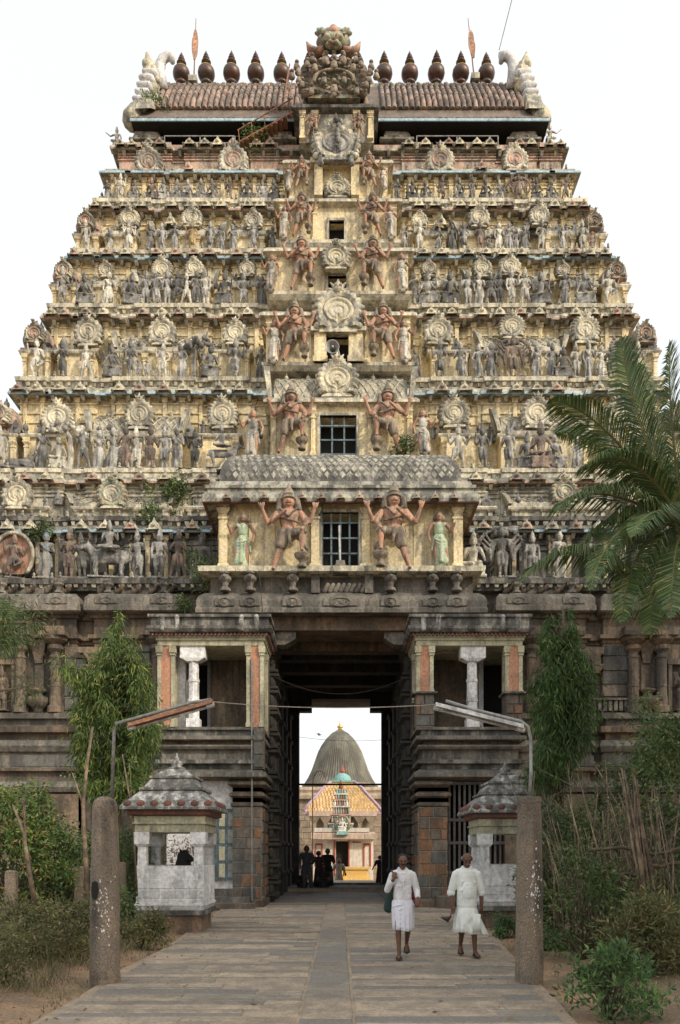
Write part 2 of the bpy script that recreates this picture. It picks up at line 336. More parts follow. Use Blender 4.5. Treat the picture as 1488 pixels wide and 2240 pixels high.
def pil_mesh(name, mats):
    mb = MB(); mb.mi = 0
    mb.frus(0, 0, 0, .07, .62, .62, .62, .62); mb.frus(0, 0, .07, .1, .62, .62, .5, .5)
    mb.frus(0, 0, .1, .74, .42, .42, .42, .42); mb.frus(0, 0, .74, .77, .55, .55, .55, .55); mb.frus(0, 0, .77, .82, .36, .36, .36, .36)
    mb.frus(0, 0, .82, .87, .42, .42, .66, .66); mb.frus(0, 0, .87, .9, .7, .7, .7, .7); mb.frus(0, 0, .9, 1, .5, .45, .78, .6)
    return mb.mesh(name, mats)
PIL = pil_mesh('pilaster', m_cream); PILM = pil_mesh('pilaster', m_mould); PILW = pil_mesh('pilaster', m_wash)
# ================================================================ the gate tower
YC = 33.75
tower = thing('temple_gate_tower', 'towering cream plaster temple gateway in stepped storeys crowded with figures, tiled barrel roof on top', 'temple tower', (0, 30, 0))
BAYS = [(-1.0, -.905, 'K'), (-.89, -.765, 'A'), (-.70, -.445, 'B'), (-.405, -.28, 'C')]
def tplan(W, D, p, Db=None, centre=None, pc=0):
    Db = Db or 2*YC-D; us = [(-1, -.905), (-.89, -.765), (-.70, -.445), (-.405, -.28)]
    segs = us+([(-.2, .2)] if centre is None else [centre])+[(-b, -a) for a, b in reversed(us)]
    pts = []
    for i, (a, b) in enumerate(segs):
        q = pc if i == 4 else p
        x0, x1 = a*W, b*W
        if i == 0: pts += [(x0, D-q), (x1, D-q), (x1, D)]
        elif i == len(segs)-1: pts += [(x0, D), (x0, D-q), (x1, D-q)]
        else: pts += [(x0, D), (x0, D-q), (x1, D-q), (x1, D)]
    pts += [(W, Db), (-W, Db)]
    return pts
TIERS = [ # yf, cornice edge, next yf, bay wall share, paint, wall material, kind
 (1265, 1165, 1130, 0, m_blue, m_mould, 'figs'),
 (1130, 1058, 1025, .34, m_pink, m_wash, 'hara'),
 (1025, 862, 825, .48, m_blue, m_cream, 'full'),
 (825, 697, 665, .48, m_pink, m_cream, 'full'),
 (665, 568, 545, .46, m_blue, m_cream, 'full'),
 (545, 462, 435, .44, m_pink, m_cream, 'full'),
 (435, 384, 372, 0, m_blue, m_cream, 'figs'),
 (372, 330, 312, 0, m_wash, m_pink, 'parapet')]
BIG = {1: [(38, 1083, 36, K_pale), (245, 1082, 37, K_stone), (1235, 1078, 37, K_stone), (1400, 1083, 36, K_pale)],
 2: [(125, 915, 38, K_pale), (305, 908, 38, K_pale), (487, 907, 38, K_pale), (993, 905, 38, K_pale), (1175, 905, 38, K_pale), (1352, 908, 38, K_pale)],
 3: [(193, 728, 34, K_pale), (355, 727, 34, K_pale), (515, 730, 33, K_pale), (958, 725, 36, K_pale), (1120, 716, 35, K_pale), (1280, 722, 35, K_pale)],
 4: [(232, 592, 20, K_pale), (355, 590, 25, K_pale), (425, 588, 25, K_pale), (540, 590, 20, K_pale), (938, 590, 20, K_pale), (1055, 588, 26, K_pale), (1115, 584, 28, K_pale), (1230, 592, 20, K_pale)],
 5: [(283, 481, 27, K_pale), (375, 487, 15, K_small), (420, 478, 28, K_pale), (555, 484, 24, K_pale), (918, 484, 20, K_pale), (1048, 477, 27, K_pale), (1180, 473, 26, K_pale), (965, 490, 16, K_small)],
 7: [(325, 355, 33, K_pink), (510, 352, 35, K_pink), (963, 352, 35, K_pink), (1127, 350, 33, K_pink), (415, 372, 12, K_smallp), (1052, 368, 14, K_smallp)]}
RK = {1: .0}
def lattice(mb, x0, x1, fn, s0, s1, step, r=.018):
    """crossed raised ribs on the surface fn(x, s), s = 0..1"""
    L = s1-s0; n = int((x1-x0)/step)+1; ns = 6; H = .9
    for sg in (1, -1):
        for i in range(-4, n+5):
            pts = []
            for j in range(ns+1):
                s = s0+L*j/ns; x = x0+i*step+sg*(j/ns)*step*3
                if x0 <= x <= x1: pts.append(fn(x, s))
            if len(pts) > 1: mb.tube(pts, r, 4)
def barrel(parent, x0, x1, yf, zb, yb, zt, mroof, ends=True, rib=True):
    w = lambda x, s: (x, yf+(yb-yf)*(1-cos(s*pi/2)), zb+(zt-zb)*sin(s*pi/2))
    mb = MB(); n = 8; vs = []
    for i in range(n+1): vs += [w(x0, i/n), w(x1, i/n)]
    fs = [(2*i, 2*i+1, 2*i+3, 2*i+2) for i in range(n)]
    vs += [(x0, yb, zb), (x1, yb, zb)]; q = len(vs)
    fs += [tuple([2*i for i in range(n, -1, -1)]+[q-2]), tuple([2*i+1 for i in range(n+1)]+[q-1]), (q-2, q-1, 1, 0)]
    mb.add(vs, fs); mb.box(x0-.06, x1+.06, yf-.1, yb, zb-.12, zb+.02); mb.box(x0-.02, x1+.02, yf-.04, yb, zb+.02, zb+.09)
    o = mb.build('barrel_roof', mroof, parent)
    if rib:
        lb = MB(); lattice(lb, x0+.05, x1-.05, lambda x, s: Vector(w(x, s))+Vector((0, -.01, .01)), .08, .98, .28, .022)
        r = lb.build('lattice_ribs', m_pale, o); stuff(r)
    nf = max(2, int((x1-x0)/.7))
    for i in range(nf): inst('ridge_finial', SPIKE, o, (x0+(i+.5)*(x1-x0)/nf, yb-.05, zt-.02), (.16, .16, .3))
    if ends:
        for xe in (x0, x1):
            sgn = -1 if xe == x0 else 1
            hb = MB(); pr = []
            H = zt-zb; D = yb-yf
            for i in range(10):
                t = i/9; pr.append((yf-.12+(D*.9)*(1-cos(t*pi/2))*.9, zb+H*1.25*sin(t*pi/2)))
            vs = []
            for (yy, zz) in pr: vs += [(xe+sgn*(.02+.14*(zz-zb)/H), yy, zz), (xe+sgn*(.16+.2*(zz-zb)/H), yy-.04, zz)]
            k = len(pr); fs = [(2*i, 2*i+1, 2*i+3, 2*i+2) for i in range(k-1)]
            vs += [(xe+sgn*.02, yb, zb), (xe+sgn*.16, yb, zb)]
            fs += [tuple([2*i for i in range(k)]+[2*k]), tuple([2*i+1 for i in range(k)]+[2*k+1]), (0, 1, 2*k+1, 2*k), (2*k-2, 2*k-1, 2*k+1, 2*k)]
            hb.add(vs, fs); hb.build('end_horn', m_wash, o)
    return o
def kuta(parent, cx, yf, zb, wd, ht, m):
    """square domed corner pavilion roof"""
    mb = MB(); h = wd/2; cy = yf+h
    def sq(a, z): return [(cx-a, cy-a, z), (cx+a, cy-a, z), (cx+a, cy+a, z), (cx-a, cy+a, z)]
    mb.frus(cx, cy, zb, zb+.1, h*1.12, h*1.12, h*1.12, h*1.12)
    prof = [(h*.86, zb+.1), (h*.86, zb+ht*.22), (h*1.12, zb+ht*.3), (h*1.15, zb+ht*.42), (h*1.05, zb+ht*.62), (h*.8, zb+ht*.8), (h*.4, zb+ht*.9), (h*.1, zb+ht*.95)]
    vs = []; n = 12
    for (a, z) in prof:
        for k in range(n):
            g = 2*pi*(k+.5)/n; q = max(abs(cos(g)), abs(sin(g))); f = a/(q**.6); vs.append((cx+f*cos(g), cy+f*sin(g), z))
    fs = [(i*n+k, i*n+(k+1) % n, (i+1)*n+(k+1) % n, (i+1)*n+k) for i in range(len(prof)-1) for k in range(n)]+[tuple((len(prof)-1)*n+k for k in range(n))]
    mb.add(vs, fs); o = mb.build('corner_dome', m, parent)
    inst('gable_arch', K_pink, o, (cx, yf-.08, zb+ht*.5), (h*.75, 1, h*.75)); inst('dome_finial', SPIKE, o, (cx, cy, zb+ht*.93), (.22, .22, .45))
    return o
def cornice_prof(zc, z1, oc, og=0):
    """curved overhanging cornice: from the wall out to the drip edge and back over the top"""
    h = z1-zc
    return [(-.30, zc-.02), (oc-.1, zc+.02), (oc, zc), (oc+.01, zc+.05), (oc-.02, zc+h*.3), (oc-.1, zc+h*.5), (oc-.24, zc+h*.66), (oc-.34, zc+h*.7), (oc-.34, zc+h*.84)]
LEDGE = []
for ti, (yf, yc, yn, hb, paint, mw, kind) in enumerate(TIERS):
    D0 = TD(yf); z0 = PZ(yf, D0); D1 = TD(yn); z1 = PZ(yn, D1); Dc = TD(yc); zc = PZ(yc, Dc); W0 = TW(z0); dD = D1-D0
    W1 = TW(z1)
    rec = dD+.22; Ww = W0-(dD+.05)                       # wall behind the figures
    if kind in ('hara', 'parapet'): rec = dD+.1
    # wall body, with a central face standing forward
    wb = MB(); wb.mould(tplan(Ww, D0+rec, 0.12), [(0, z0-.15), (0, z1)], True, True)
    for q in range(3):
        zz = zc-(zc-z0)*(.06+.11*q); wb.mould(tplan(Ww, D0+rec, .12), [(0, zz-.05), (.05, zz-.04), (.05, zz), (0, zz+.02)])
    wb.mould(tplan(Ww, D0+rec, .12), [(0, z0), (.09, z0), (.09, z0+.12), (.03, z0+.16), (.06, z0+.22), (0, z0+.25)])
    wb.build('storey_wall', mw, tower)
    # ledge under the figures
    lb = MB(); lh = .16 if ti else .2
    pl = tplan(W0, D0+.02, .08, 2*YC-D0)
    lb.mould(pl, [(-.5, z0-lh*2.0), (-.16, z0-lh*1.9), (-.1, z0-lh), (0, z0-lh*.95), (.02, z0-.02), (0, z0), (-1.2 if kind != 'parapet' else -.6, z0+.004)])
    lb.build('ledge', m_ledge if ti > 1 else m_mould, tower)
    # cornice
    pc = tplan(W1+.02, D1+.04, .08, 2*YC-D1)
    cb = MB(); oc = (W0-W1)*(zc-z0)/(z1-z0)*0+.18
    cb.mould(pc, cornice_prof(zc, z1-.12, .16)+[(-.5, z1-.13)])
    cb.build('cornice', m_wash if ti else m_mould, tower)
    eb = MB(); eb.mould(pc, [(.165, zc-.012), (.185, zc+.0), (.185, zc+.075), (.165, zc+.09)]); eb.build('painted_cornice_edge', paint, tower)
    # small gables riding on the cornice, two on every bay
    for sgn in (-1, 1):
        for (a, b, kd) in BAYS:
            wseg = (b-a)*W1; n = 2 if wseg < 2 else 4
            if wseg/n < .3: n = 1
            for k in range(n):
                x = sgn*(a+(b-a)*(k+.5)/n)*W1
                if ti == 6: continue
                r = min(.23, wseg/n*.42)
                inst('small_gable', R.choice([K_small, K_small, K_smallp]), tower, (x+R.uniform(-.08, .08), D1-.14, zc+r*.9), (r*1.25, .55, r*R.uniform(.75, 1.0)))
    # aedicules
    for sgn in (-1, 1):
        for (a, b, kd) in BAYS:
            xa, xb = a*W0*sgn, b*W0*sgn; x0, x1 = min(xa, xb), max(xa, xb); wd = x1-x0
            if kind == 'figs':
                if ti == 0:
                    n = max(2, int(wd/1.1)+1)
                    for k in range(n):
                        inst('pilaster', PILM, tower, (x0+wd*(k+.0)/(n-1)*.96+.03*wd-.02, D0+rec-.18, z0), (.2, .16, zc-z0))
                else:
                    for k in (0, 1):
                      if abs(x0+.1+k*(wd-.2)) < Ww-.08: inst('pilaster', PIL, tower, (x0+.1+k*(wd-.2), D0+rec-.14, z0), (.16, .14, zc-z0))
                continue
            if kind == 'parapet': continue
            h = (zc-z0)*hb; bd = D0+dD*.58; zt = z0+h
            mb = MB(); e = .05
            mb.box(x0+e, x1-e, bd, D0+rec+.15, z0-.02, zt-.1)
            mb.mould([(x0+e, bd), (x1-e, bd), (x1-e, D0+rec+.2), (x0+e, D0+rec+.2)], [(0, z0), (.05, z0), (.05, z0+.1), (0, z0+.14)])
            mb.build('bay_wall', m_cream if ti > 1 else m_wash, tower)
            sl = MB(); sl.mould([(x0+e, bd), (x1-e, bd), (x1-e, D0+rec+.2), (x0+e, D0+rec+.2)], [(-.02, zt-.14), (.1, zt-.1), (.13, zt-.04), (.1, zt+.02), (-.1, zt+.06)], True, True)
            sl.build('bay_cornice', m_ledge, tower)
            npil = 2 if kd != 'B' else 4
            for k in range(npil):
                px = x0+e+.1+(wd-2*e-.2)*k/(npil-1); inst('pilaster', PIL if ti > 1 else PILW, tower, (px, bd-.03, z0), (.17, .15, h-.12))
            rh = (zc-zt)*.5
            if kd == 'B': barrel(tower, x0+.1, x1-.1, bd-.02, zt+.08, bd+.55, zt+.08+rh, m_wash)
            elif kd == 'K': kuta(tower, (x0+x1)/2, bd-.03, zt, wd*.9, (zc-zt)*.8, m_pink)
            elif ti >= 4: barrel(tower, x0+.05, x1-.05, bd-.02, zt+.08, bd+.4, zt+.08+rh*.8, m_wash, ends=False)
    for (X, Y, r, K) in BIG.get(ti, []):
        dd = D0+dD*.58-.1 if kind != 'parapet' else D0-.1
        x, _, z = P(X, Y, dd); s = r/F*dd*.89*R.uniform(.94, 1.05)
        if K is K_pale: K = R.choice([K_pale]+K_var)
        gg = inst('gable_arch', K, tower, (x, dd, z), (s, .55, s*R.uniform(.94, 1.04)), (R.uniform(-.02, .05), R.uniform(-.05, .05), 0))
# mini pilasters on the recessed upper faces: joined relief
mb = MB()
for ti, (yf, yc, yn, hb, paint, mw, kind) in enumerate(TIERS):
    if kind == 'parapet': continue
    D0 = TD(yf); z0 = PZ(yf, D0); D1 = TD(yn); zc = PZ(yc, TD(yc)); W0 = TW(z0); dD = D1-D0; rec = dD+.22; Ww = W0-(dD+.05)
    n = int(Ww*2/.62)
    for k in range(n):
        x = -Ww+.2+(2*Ww-.4)*k/(n-1)
        if abs(x) < .2*Ww: continue
        u = abs(x)/Ww; inb = any(-b <= u <= -a for a, b, _ in BAYS); y = D0+rec-(.12 if inb else 0)
        zt = zc-.02; zb = z0+(zc-z0)*(.5 if kind != 'figs' else 0)
        mb.box(x-.07, x+.07, y-.07, y, zb, zt); mb.box(x-.11, x+.11, y-.1, y, zt-.16, zt-.1); mb.frus(x, y-.05, zt-.1, zt, .09, .05, .15, .08)
mb.build('wall_relief', m_cream, tower)['kind'] = 'stuff'
# beaded course under every ledge: joined relief
mb = MB()
for ti, (yf, yc, yn, hb, paint, mw, kind) in enumerate(TIERS):
    D0 = TD(yf); z0 = PZ(yf, D0); W0 = TW(z0); n = int(2*W0/.3)
    for k in range(n):
        x = -W0+.15+(2*W0-.3)*k/(n-1); u = abs(x)/W0; inb = any(-b <= u <= -a for a, b, _ in BAYS)
        if u < .21: continue
        y = D0+.1-(.08 if inb else 0); r = R.uniform(.05, .075); mb.frus(x, y+.08, z0-.3, z0-.17, r*.8, .1, r*1.3, .13)
        if R.random() < .5: mb.lathe((x+.1, D0-.0-(.06 if inb else 0), z0), [(.05, 0), (.06, .05), (.03, .09), (.05, .13), (.01, .2)], 5)
    D1 = TD(yn); zc = PZ(yc, TD(yc)); W1 = TW(PZ(yn, D1)); n = int(2*W1/.55)
    for k in range(n):
        x = -W1+.3+(2*W1-.6)*k/(n-1)
        if abs(x)/W1 < .21: continue
        mb.frus(x, D1-.02, zc-.16, zc-.02, .05, .05, .07, .16)
mb.build('ledge_beading', m_wash, tower)['kind'] = 'stuff'
# crowded minor carving between the gables: joined relief
mb = MB()
for ti, (yf, yc, yn, hb, paint, mw, kind) in enumerate(TIERS):
    if kind == 'parapet': continue
    D0 = TD(yf); z0 = PZ(yf, D0); D1 = TD(yn); zc = PZ(yc, TD(yc)); W0 = TW(z0); dD = D1-D0; H = zc-z0; sc_ = .75+.25*(H/3)
    n = int(2*W0/.42)
    for k in range(n):
        x = -W0*.97+2*W0*.97*k/(n-1)+R.uniform(-.12, .12); u = abs(x)/W0
        if u < .22 or R.random() < .22: continue
        inb = any(-b <= u <= -a for a, b, _ in BAYS); q = R.random()
        if kind == 'figs' : zb, y = z0, D0+dD*.75
        elif inb: zb, y = z0+H*hb+.02, D0+dD*.58-.02
        else: zb, y = z0+H*R.choice([0, .45, .5]), D0+dD*(.85 if not inb else .6)
        h = R.uniform(.34, .62)*sc_
        if q < .6: # little attendant
            mb.cap((x, y, zb+h*.1), (x, y, zb+h*.45), h*.2, h*.16, .8, 7); mb.cap((x-h*.16, y-.02, zb+h*.58), (x+h*.16, y-.02, zb+h*.58), h*.09, h*.09, 1, 6); mb.ball((x, y-.03, zb+h*.78), h*.12, n=7); mb.cap((x, y-.02, zb+h*.86), (x, y-.02, zb+h*1.02), h*.09, h*.02, 1, 6)
        elif q < .85: # flame shaped antefix
            mb.frus(x, y, zb, zb+h*.3, h*.3, .09, h*.34, .1); mb.frus(x, y, zb+h*.3, zb+h*.95, h*.3, .09, h*.04, .03); mb.ball((x, y-.08, zb+h*.38), h*.13, n=7)
        else: mb.lathe((x, y, zb), [(h*.2, 0), (h*.2, h*.1), (h*.1, h*.2), (h*.22, h*.4), (h*.2, h*.6), (h*.06, h*.75), (.01, h)], 8)
mb.build('minor_carving', m_sgrey, tower, False)['kind'] = 'stuff'
# ------------------------------------------------ central bays with their windows
def lookwin(X0, X1, Y0, Y1, d, deep=1.0, bars=None, m=None, parent=None, frame=m_wash):
    x0, x1 = PX(X0, d), PX(X1, d); zt, zb = PZ(Y0, d), PZ(Y1, d); parent = parent or tower
    mb = MB(); mb.box(x0-.09, x0, d-.06, d+.12, zb, zt+.09); mb.box(x1, x1+.09, d-.06, d+.12, zb, zt+.09); mb.box(x0, x1, d-.06, d+.12, zt, zt+.09)
    wobj = mb.build('window', frame, parent)
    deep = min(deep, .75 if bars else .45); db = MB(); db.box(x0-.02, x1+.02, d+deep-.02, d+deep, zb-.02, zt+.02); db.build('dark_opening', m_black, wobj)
    if bars:
        nx, nz = bars; m = m or m_iron
        for i in range(nx):
            g = MB(); x = x0+(x1-x0)*(i+.5)/nx if nx < 4 else x0+(x1-x0)*i/(nx-1)
            g.box(x-.028, x+.028, d+.05, d+.09, zb, zt); g.build('grille_bar', m, wobj)
        for i in range(nz):
            g = MB(); z = zb+(zt-zb)*(i+.35)/nz; g.box(x0, x1, d+.03, d+.05, z-.025, z+.025); g.build('grille_bar', m, wobj)
    return wobj
def holed(mb, x0, x1, y0, y1, z0, z1, hx0, hx1, hz0, hz1):
    """wall box with a hole through it"""
    mb.box(x0, hx0, y0, y1, z0, z1); mb.box(hx1, x1, y0, y1, z0, z1)
    if hz1 < z1-.01: mb.box(hx0, hx1, y0, y1, hz1, z1)
    if hz0 > z0+.01: mb.box(hx0, hx1, y0, y1, z0, hz0)
def cbay(yf, yt, X0, X1, proj, win, mw=m_cream, back=1.6, bars=None):
    d = TD(yf)-proj; x0, x1 = PX(X0, d), PX(X1, d); z0, z1 = PZ(yf, d), PZ(yt, d)
    mb = MB()
    if win: holed(mb, x0, x1, d, d+back, z0, z1, PX(win[0], d), PX(win[1], d), PZ(win[3], d), PZ(win[2], d))
    else: mb.box(x0, x1, d, d+back, z0, z1)
    mb.build('central_bay_wall', mw, tower)
    pl = [(x0, d), (x1, d), (x1, d+back), (x0, d+back)]
    lb = MB(); lb.mould(pl, [(-.1, z0-.28), (.02, z0-.26), (.12, z0-.14), (.14, z0-.12), (.14, z0-.0), (-.02, z0+.004)], False, True); lb.build('central_ledge', m_ledge, tower)
    cb = MB(); cb.mould(pl, [(-.05, z1-.05), (.12, z1), (.22, z1+.02), (.22, z1+.1), (.12, z1+.22), (0, z1+.26)], True, True); cb.build('central_cornice', m_ledge, tower)
    for x in (x0+.12, x1-.12, x0+(x1-x0)*.3, x1-(x1-x0)*.3):
        inst('pilaster', PIL, tower, (x, d-.03, z0), (.17, .15, z1-z0))
    if win: lookwin(win[0], win[1], win[2], win[3], d, 1.2, bars)
    return d, z0, z1
mb = MB()
d2, z20, z21 = cbay(1003, 888, 592, 903, .75, (700, 780, 910, 1003), bars=(4, 3))
barrel(tower, PX(598, d2), PX(893, d2), d2+.25, z21+.12, d2+1.1, PZ(825, d2+.8), m_wash)
inst('gable_arch', K_pale, tower, P(738, 832, d2+.2), (.74, .9, .68))
d3, z30, z31 = cbay(797, 700, 582, 898, .65, (715, 762, 738, 797))
for (a, b) in ((688, 714), (763, 794)):
    mb = MB(); mb.box(PX(a, d3), PX(b, d3), d3-.25, d3, PZ(800, d3), PZ(736, d3)); mb.box(PX(a-3, d3), PX(b+3, d3), d3-.28, d3, PZ(800, d3), PZ(788, d3)); mb.build('window_jamb', m_cream, tower)
mb = MB(); mb.box(PX(681, d3), PX(801, d3), d3-.34, d3, PZ(736, d3), PZ(727, d3)); mb.build('window_lintel', m_pale, tower)
inst('gable_arch', K_pale, tower, P(740, 684, d3-.2), (.92, .9, .82))
d4, z40, z41 = cbay(642, 560, 592, 893, .6, (718, 758, 604, 642))
inst('gable_arch', K_pale, tower, P(735, 565, d4-.32), (.55, .8, .50))
d5, z50, z51 = cbay(530, 452, 612, 868, .55, (720, 753, 484, 530))
d6, z60, z61 = cbay(440, 368, 632, 848, .5, None)
mb = MB()
for (a, b) in ((688, 706), (768, 786)): mb.box(PX(a, d6-.1), PX(b, d6-.1), d6-.3, d6, PZ(440, d6), PZ(372, d6))
mb.box(PX(680, d6-.1), PX(793, d6-.1), d6-.36, d6, PZ(372, d6), PZ(362, d6)); mb.build('window_jamb', m_cream, tower)
inst('gable_arch', K_pale, tower, P(738, 414, d6-.25), (.52, .8, .42))
K_grey = gable_mesh('gable_arch', mats=[m_sgrey, m_wash]); inst('gable_arch', K_grey, tower, P(735, 318, d6-.35), (.92, .8, .70))
mb = MB()
for s in (-1, 1):
    for k in range(5):
        mb.cap(P(735+s*(33+k*3), 345-k*9, d6-.5), P(735+s*(42+k*2), 337-k*12, d6-.5), .06, .03)
    mb.cap(P(735+s*34, 356, d6-.6), P(735+s*34, 345, d6-.6), .13, .08); mb.ball(P(735+s*34, 337, d6-.62), .08)
for k in range(5): mb.ball(P(735+R.uniform(-12, 12), 266+k*10, d6-.6), .11, (1, .8, 1.2), 8)
mb.cap(P(735, 262, d6-.6), P(735, 248, d6-.6), .12, .02)
mb.build('carved_crest', m_sgrey, tower, True)
m_eave = mat('grey_lime_plaster', (.52, .50, .40), (.40, .385, .33), 2.4, (.07, .07, .065), .85, 2.0, .5, (.14, .135, .12), .6, bump=.45, bscale=16, thr=.5)
# ------------------------------------------------ first-storey porch in the middle
dp = 24.75; x0, x1 = PX(478, dp), PX(1013, dp); zA, zB = PZ(1250, dp), PZ(1103, dp)
mb = MB(); holed(mb, x0, x1, dp, dp+1.9, zA, zB+.5, PX(705, dp), PX(785, dp), zA, PZ(1121, dp)); mb.build('porch_wall', m_cream, tower)
for X in (490, 690, 800, 1000):
    inst('pilaster', PIL, tower, (PX(X, dp), dp-.04, zA), (.30, .2, zB-zA+.05))
mb = MB()
for X in (545, 575, 600, 905, 930): mb = MB(); mb.box(PX(X, dp), PX(X, dp)+.03, dp-.025, dp, zA+.15, zB-.2); mb.build('wall_strip', m_cream, tower)
lookwin(705, 785, 1121, 1255, dp, 1.5, (5, 4))
pl = [(x0, dp), (x1, dp), (x1, dp+2), (x0, dp+2)]
mb = MB(); mb.mould(pl, [(-.1, zA-.22), (.54, zA-.18), (.56, zA-.02), (0, zA+.004)], True, True); mb.build('porch_ledge', m_pale, tower)
ze = PZ(1096, dp-.45)
mb = MB(); mb.mould(pl, [(-.1, zB-.02), (.05, zB+.02), (.34, ze-.02), (.44, ze), (.46, ze+.10), (.42, ze+.24), (.34, ze+.34), (.30, ze+.36), (.30, ze+.44), (.36, ze+.46), (.36, ze+.55), (.26, ze+.6), (.2, ze+.74), (.1, ze+.76)], True, True); mb.build('porch_eave', m_eave, tower)
mb = MB(); mb.mould(pl, [(.33, ze-.045), (.44, ze-.03), (.44, ze-.012), (.33, ze-.012)]); mb.build('red_eave_underside', m_maroon, tower)
zr0 = ze+.74; zr1 = PZ(1004, 26.0); fy, by = dp-.1, 26.15
prw = lambda x, s: Vector((x, fy+(by-fy)*(1-cos(s*pi/2)), zr0+(zr1-zr0)*sin(s*pi/2)))
xa, xb = PX(480, fy)+.0, PX(1010, fy)
mb = MB(); n = 10; vs = []
for i in range(n+1):
    s = i/n; ins = .62*s*s*1.4; a = prw(xa+ins, s); b = prw(xb-ins, s); vs += [a, b]
fs = [(2*i, 2*i+1, 2*i+3, 2*i+2) for i in range(n)]; vs += [(xa, by, zr0), (xb, by, zr0)]; q = len(vs)
fs += [tuple([2*i for i in range(n, -1, -1)]+[q-2]), tuple([2*i+1 for i in range(n+1)]+[q-1])]
mb.add(vs, fs); proof = mb.build('porch_roof', m_mould, tower)
# diamond scales, each a piece
dm = MB(); dm.add([(-.5, 0, 0), (0, 0, -.5), (.5, 0, 0), (0, 0, .5), (-.4, -.14, 0), (0, -.14, -.4), (.4, -.14, 0), (0, -.14, .4), (-.5, .3, 0), (0, .3, -.5), (.5, .3, 0), (0, .3, .5)],
  [(4, 5, 6, 7), (0, 1, 5, 4), (1, 2, 6, 5), (2, 3, 7, 6), (3, 0, 4, 7), (0, 8, 9, 1), (1, 9, 10, 2), (2, 10, 11, 3), (3, 11, 8, 0)])
DIA = dm.mesh('roof_scale', m_eave)
ncol = 30; rows = 9
for r in range(rows):
    s = .12+.80*r/(rows-1); a = s*pi/2
    nrm = Vector((0, -cos(a)*(zr1-zr0), sin(a)*(by-fy))); t = Vector((0, sin(a)*(by-fy), cos(a)*(zr1-zr0)))
    ang = math.atan2(-t.y, t.z); ins = .62*s*s*1.4
    for c in range(ncol):
        x = xa+.25+ins+(xb-xa-.5-2*ins)*(c+(.5 if r % 2 else 0))/(ncol-.5)
        if x > xb-.2-ins: continue
        p = prw(x, s); sc2 = (xb-xa-.5)/(ncol-.5)
        inst('roof_scale', DIA, proof, p, (sc2*.9*R.uniform(.93, 1.05), .12*R.uniform(.6, 1.4), .27), (-(pi/2-math.atan2(t.z, t.y))+R.uniform(-.06, .06), R.uniform(-.08, .08), 0))
for X in (495, 740, 988): inst('small_gable', gable_mesh('roof_medallion', 40, 13, 11, [m_wash, m_wash], False) if X == 740 else K_small, proof, P(X, 1022, 25.15), (.3, .5, .22))
for k in range(13): inst('eave_boss', K_smallp, tower, (xa+.3+(xb-xa-.6)*k/12, dp-.47, ze+.13), (.14, .3, .12))
# thick curved stone cornice under the porch, with recessed bust course
dk = 24.3; mb = MB(); zk0, zk1 = PZ(1338, dk), PZ(1290, dk); kx = PX(1046, dk)
mb.mould([(-kx+.1, dk+.3), (kx, dk+.3), (kx, dk+2.5), (-kx+.1, dk+2.5)], [(-.2, zk0+.02), (.22, zk0+.02), (.3, zk0-.02), (.31, zk0+.1), (.28, zk0+.16), (.29, zk0+.35), (.22, zk0+.52), (.06, zk0+.66), (-.1, zk0+.7), (-.1, zA-.2)], False, True)
kc = mb.build('stone_cornice', m_granite_g, tower)
for X in (492, 547, 640, 745, 855, 947, 1000):
    x = PX(X, dk); w2 = .28 if X not in (745,) else .5; mb = MB()
    mb.mould([(x-w2, dk), (x+w2, dk), (x+w2, dk+.5), (x-w2, dk+.5)], [(0, zk0+.17), (.03, zk0+.19), (.03, zk0+.38), (-.04, zk0+.52), (-.2, zk0+.66), (-.3, zk0+.7)], True)
    mb.tube([(x+w2*.62*cos(a), dk-.035, zk0+.30+.13*sin(a)) for a in [2*pi*q/14 for q in range(15)]], .022, 5); mb.ball((x, dk-.03, zk0+.30), .07, (1, .5, 1), 8)
    for q in range(6): mb.ball((x+w2*.38*cos(q*pi/3), dk-.03, zk0+.30+.075*sin(q*pi/3)), .028, (1, .6, 1), 6)
    mb.build('carved_medallion', m_granite_g, kc)
    if X != 745:
        mb = MB(); mb.lathe((x, dk+.08, zk1-.02), [(.17, 0), (.17, .08), (.09, .14), (.11, .26), (.19, .34), (.2, .42), (.14, .5), (.2, .53), (.2, .58)], 9); mb.ball((x, dk-.1, zk1+.40), .07, (1, 1, 1), 7); mb.build('stone_bust', m_granite_g, kc)
for X in (690, 808): mb = MB(); x = PX(X, dk); mb.box(x-.13, x+.13, dk+.12, dk+.5, zk1-.05, zA-.2); mb.build('stone_post', m_granite_g, kc)
mb = MB()
for k in range(9):
    x = PX(710, dk)+k*.17; mb.cap((x, dk+.25, zk1+.05), (x+.1, dk+.2, zk1+.22), .09, .07)
mb.build('carved_scroll', m_granite_g, kc, True)
mb = MB(); mb.box(-4.1, 4.15, 24.95, 26.2, PZ(1378, 24.8), zk0+.05); mb.box(-4.0, 4.05, 24.88, 24.95, PZ(1350, 24.8), PZ(1343, 24.8)); mb.box(-3.2, 3.2, 24.84, 24.95, PZ(1378, 24.8), PZ(1350, 24.8)); mb.build('entrance_lintel', m_redstone, tower)
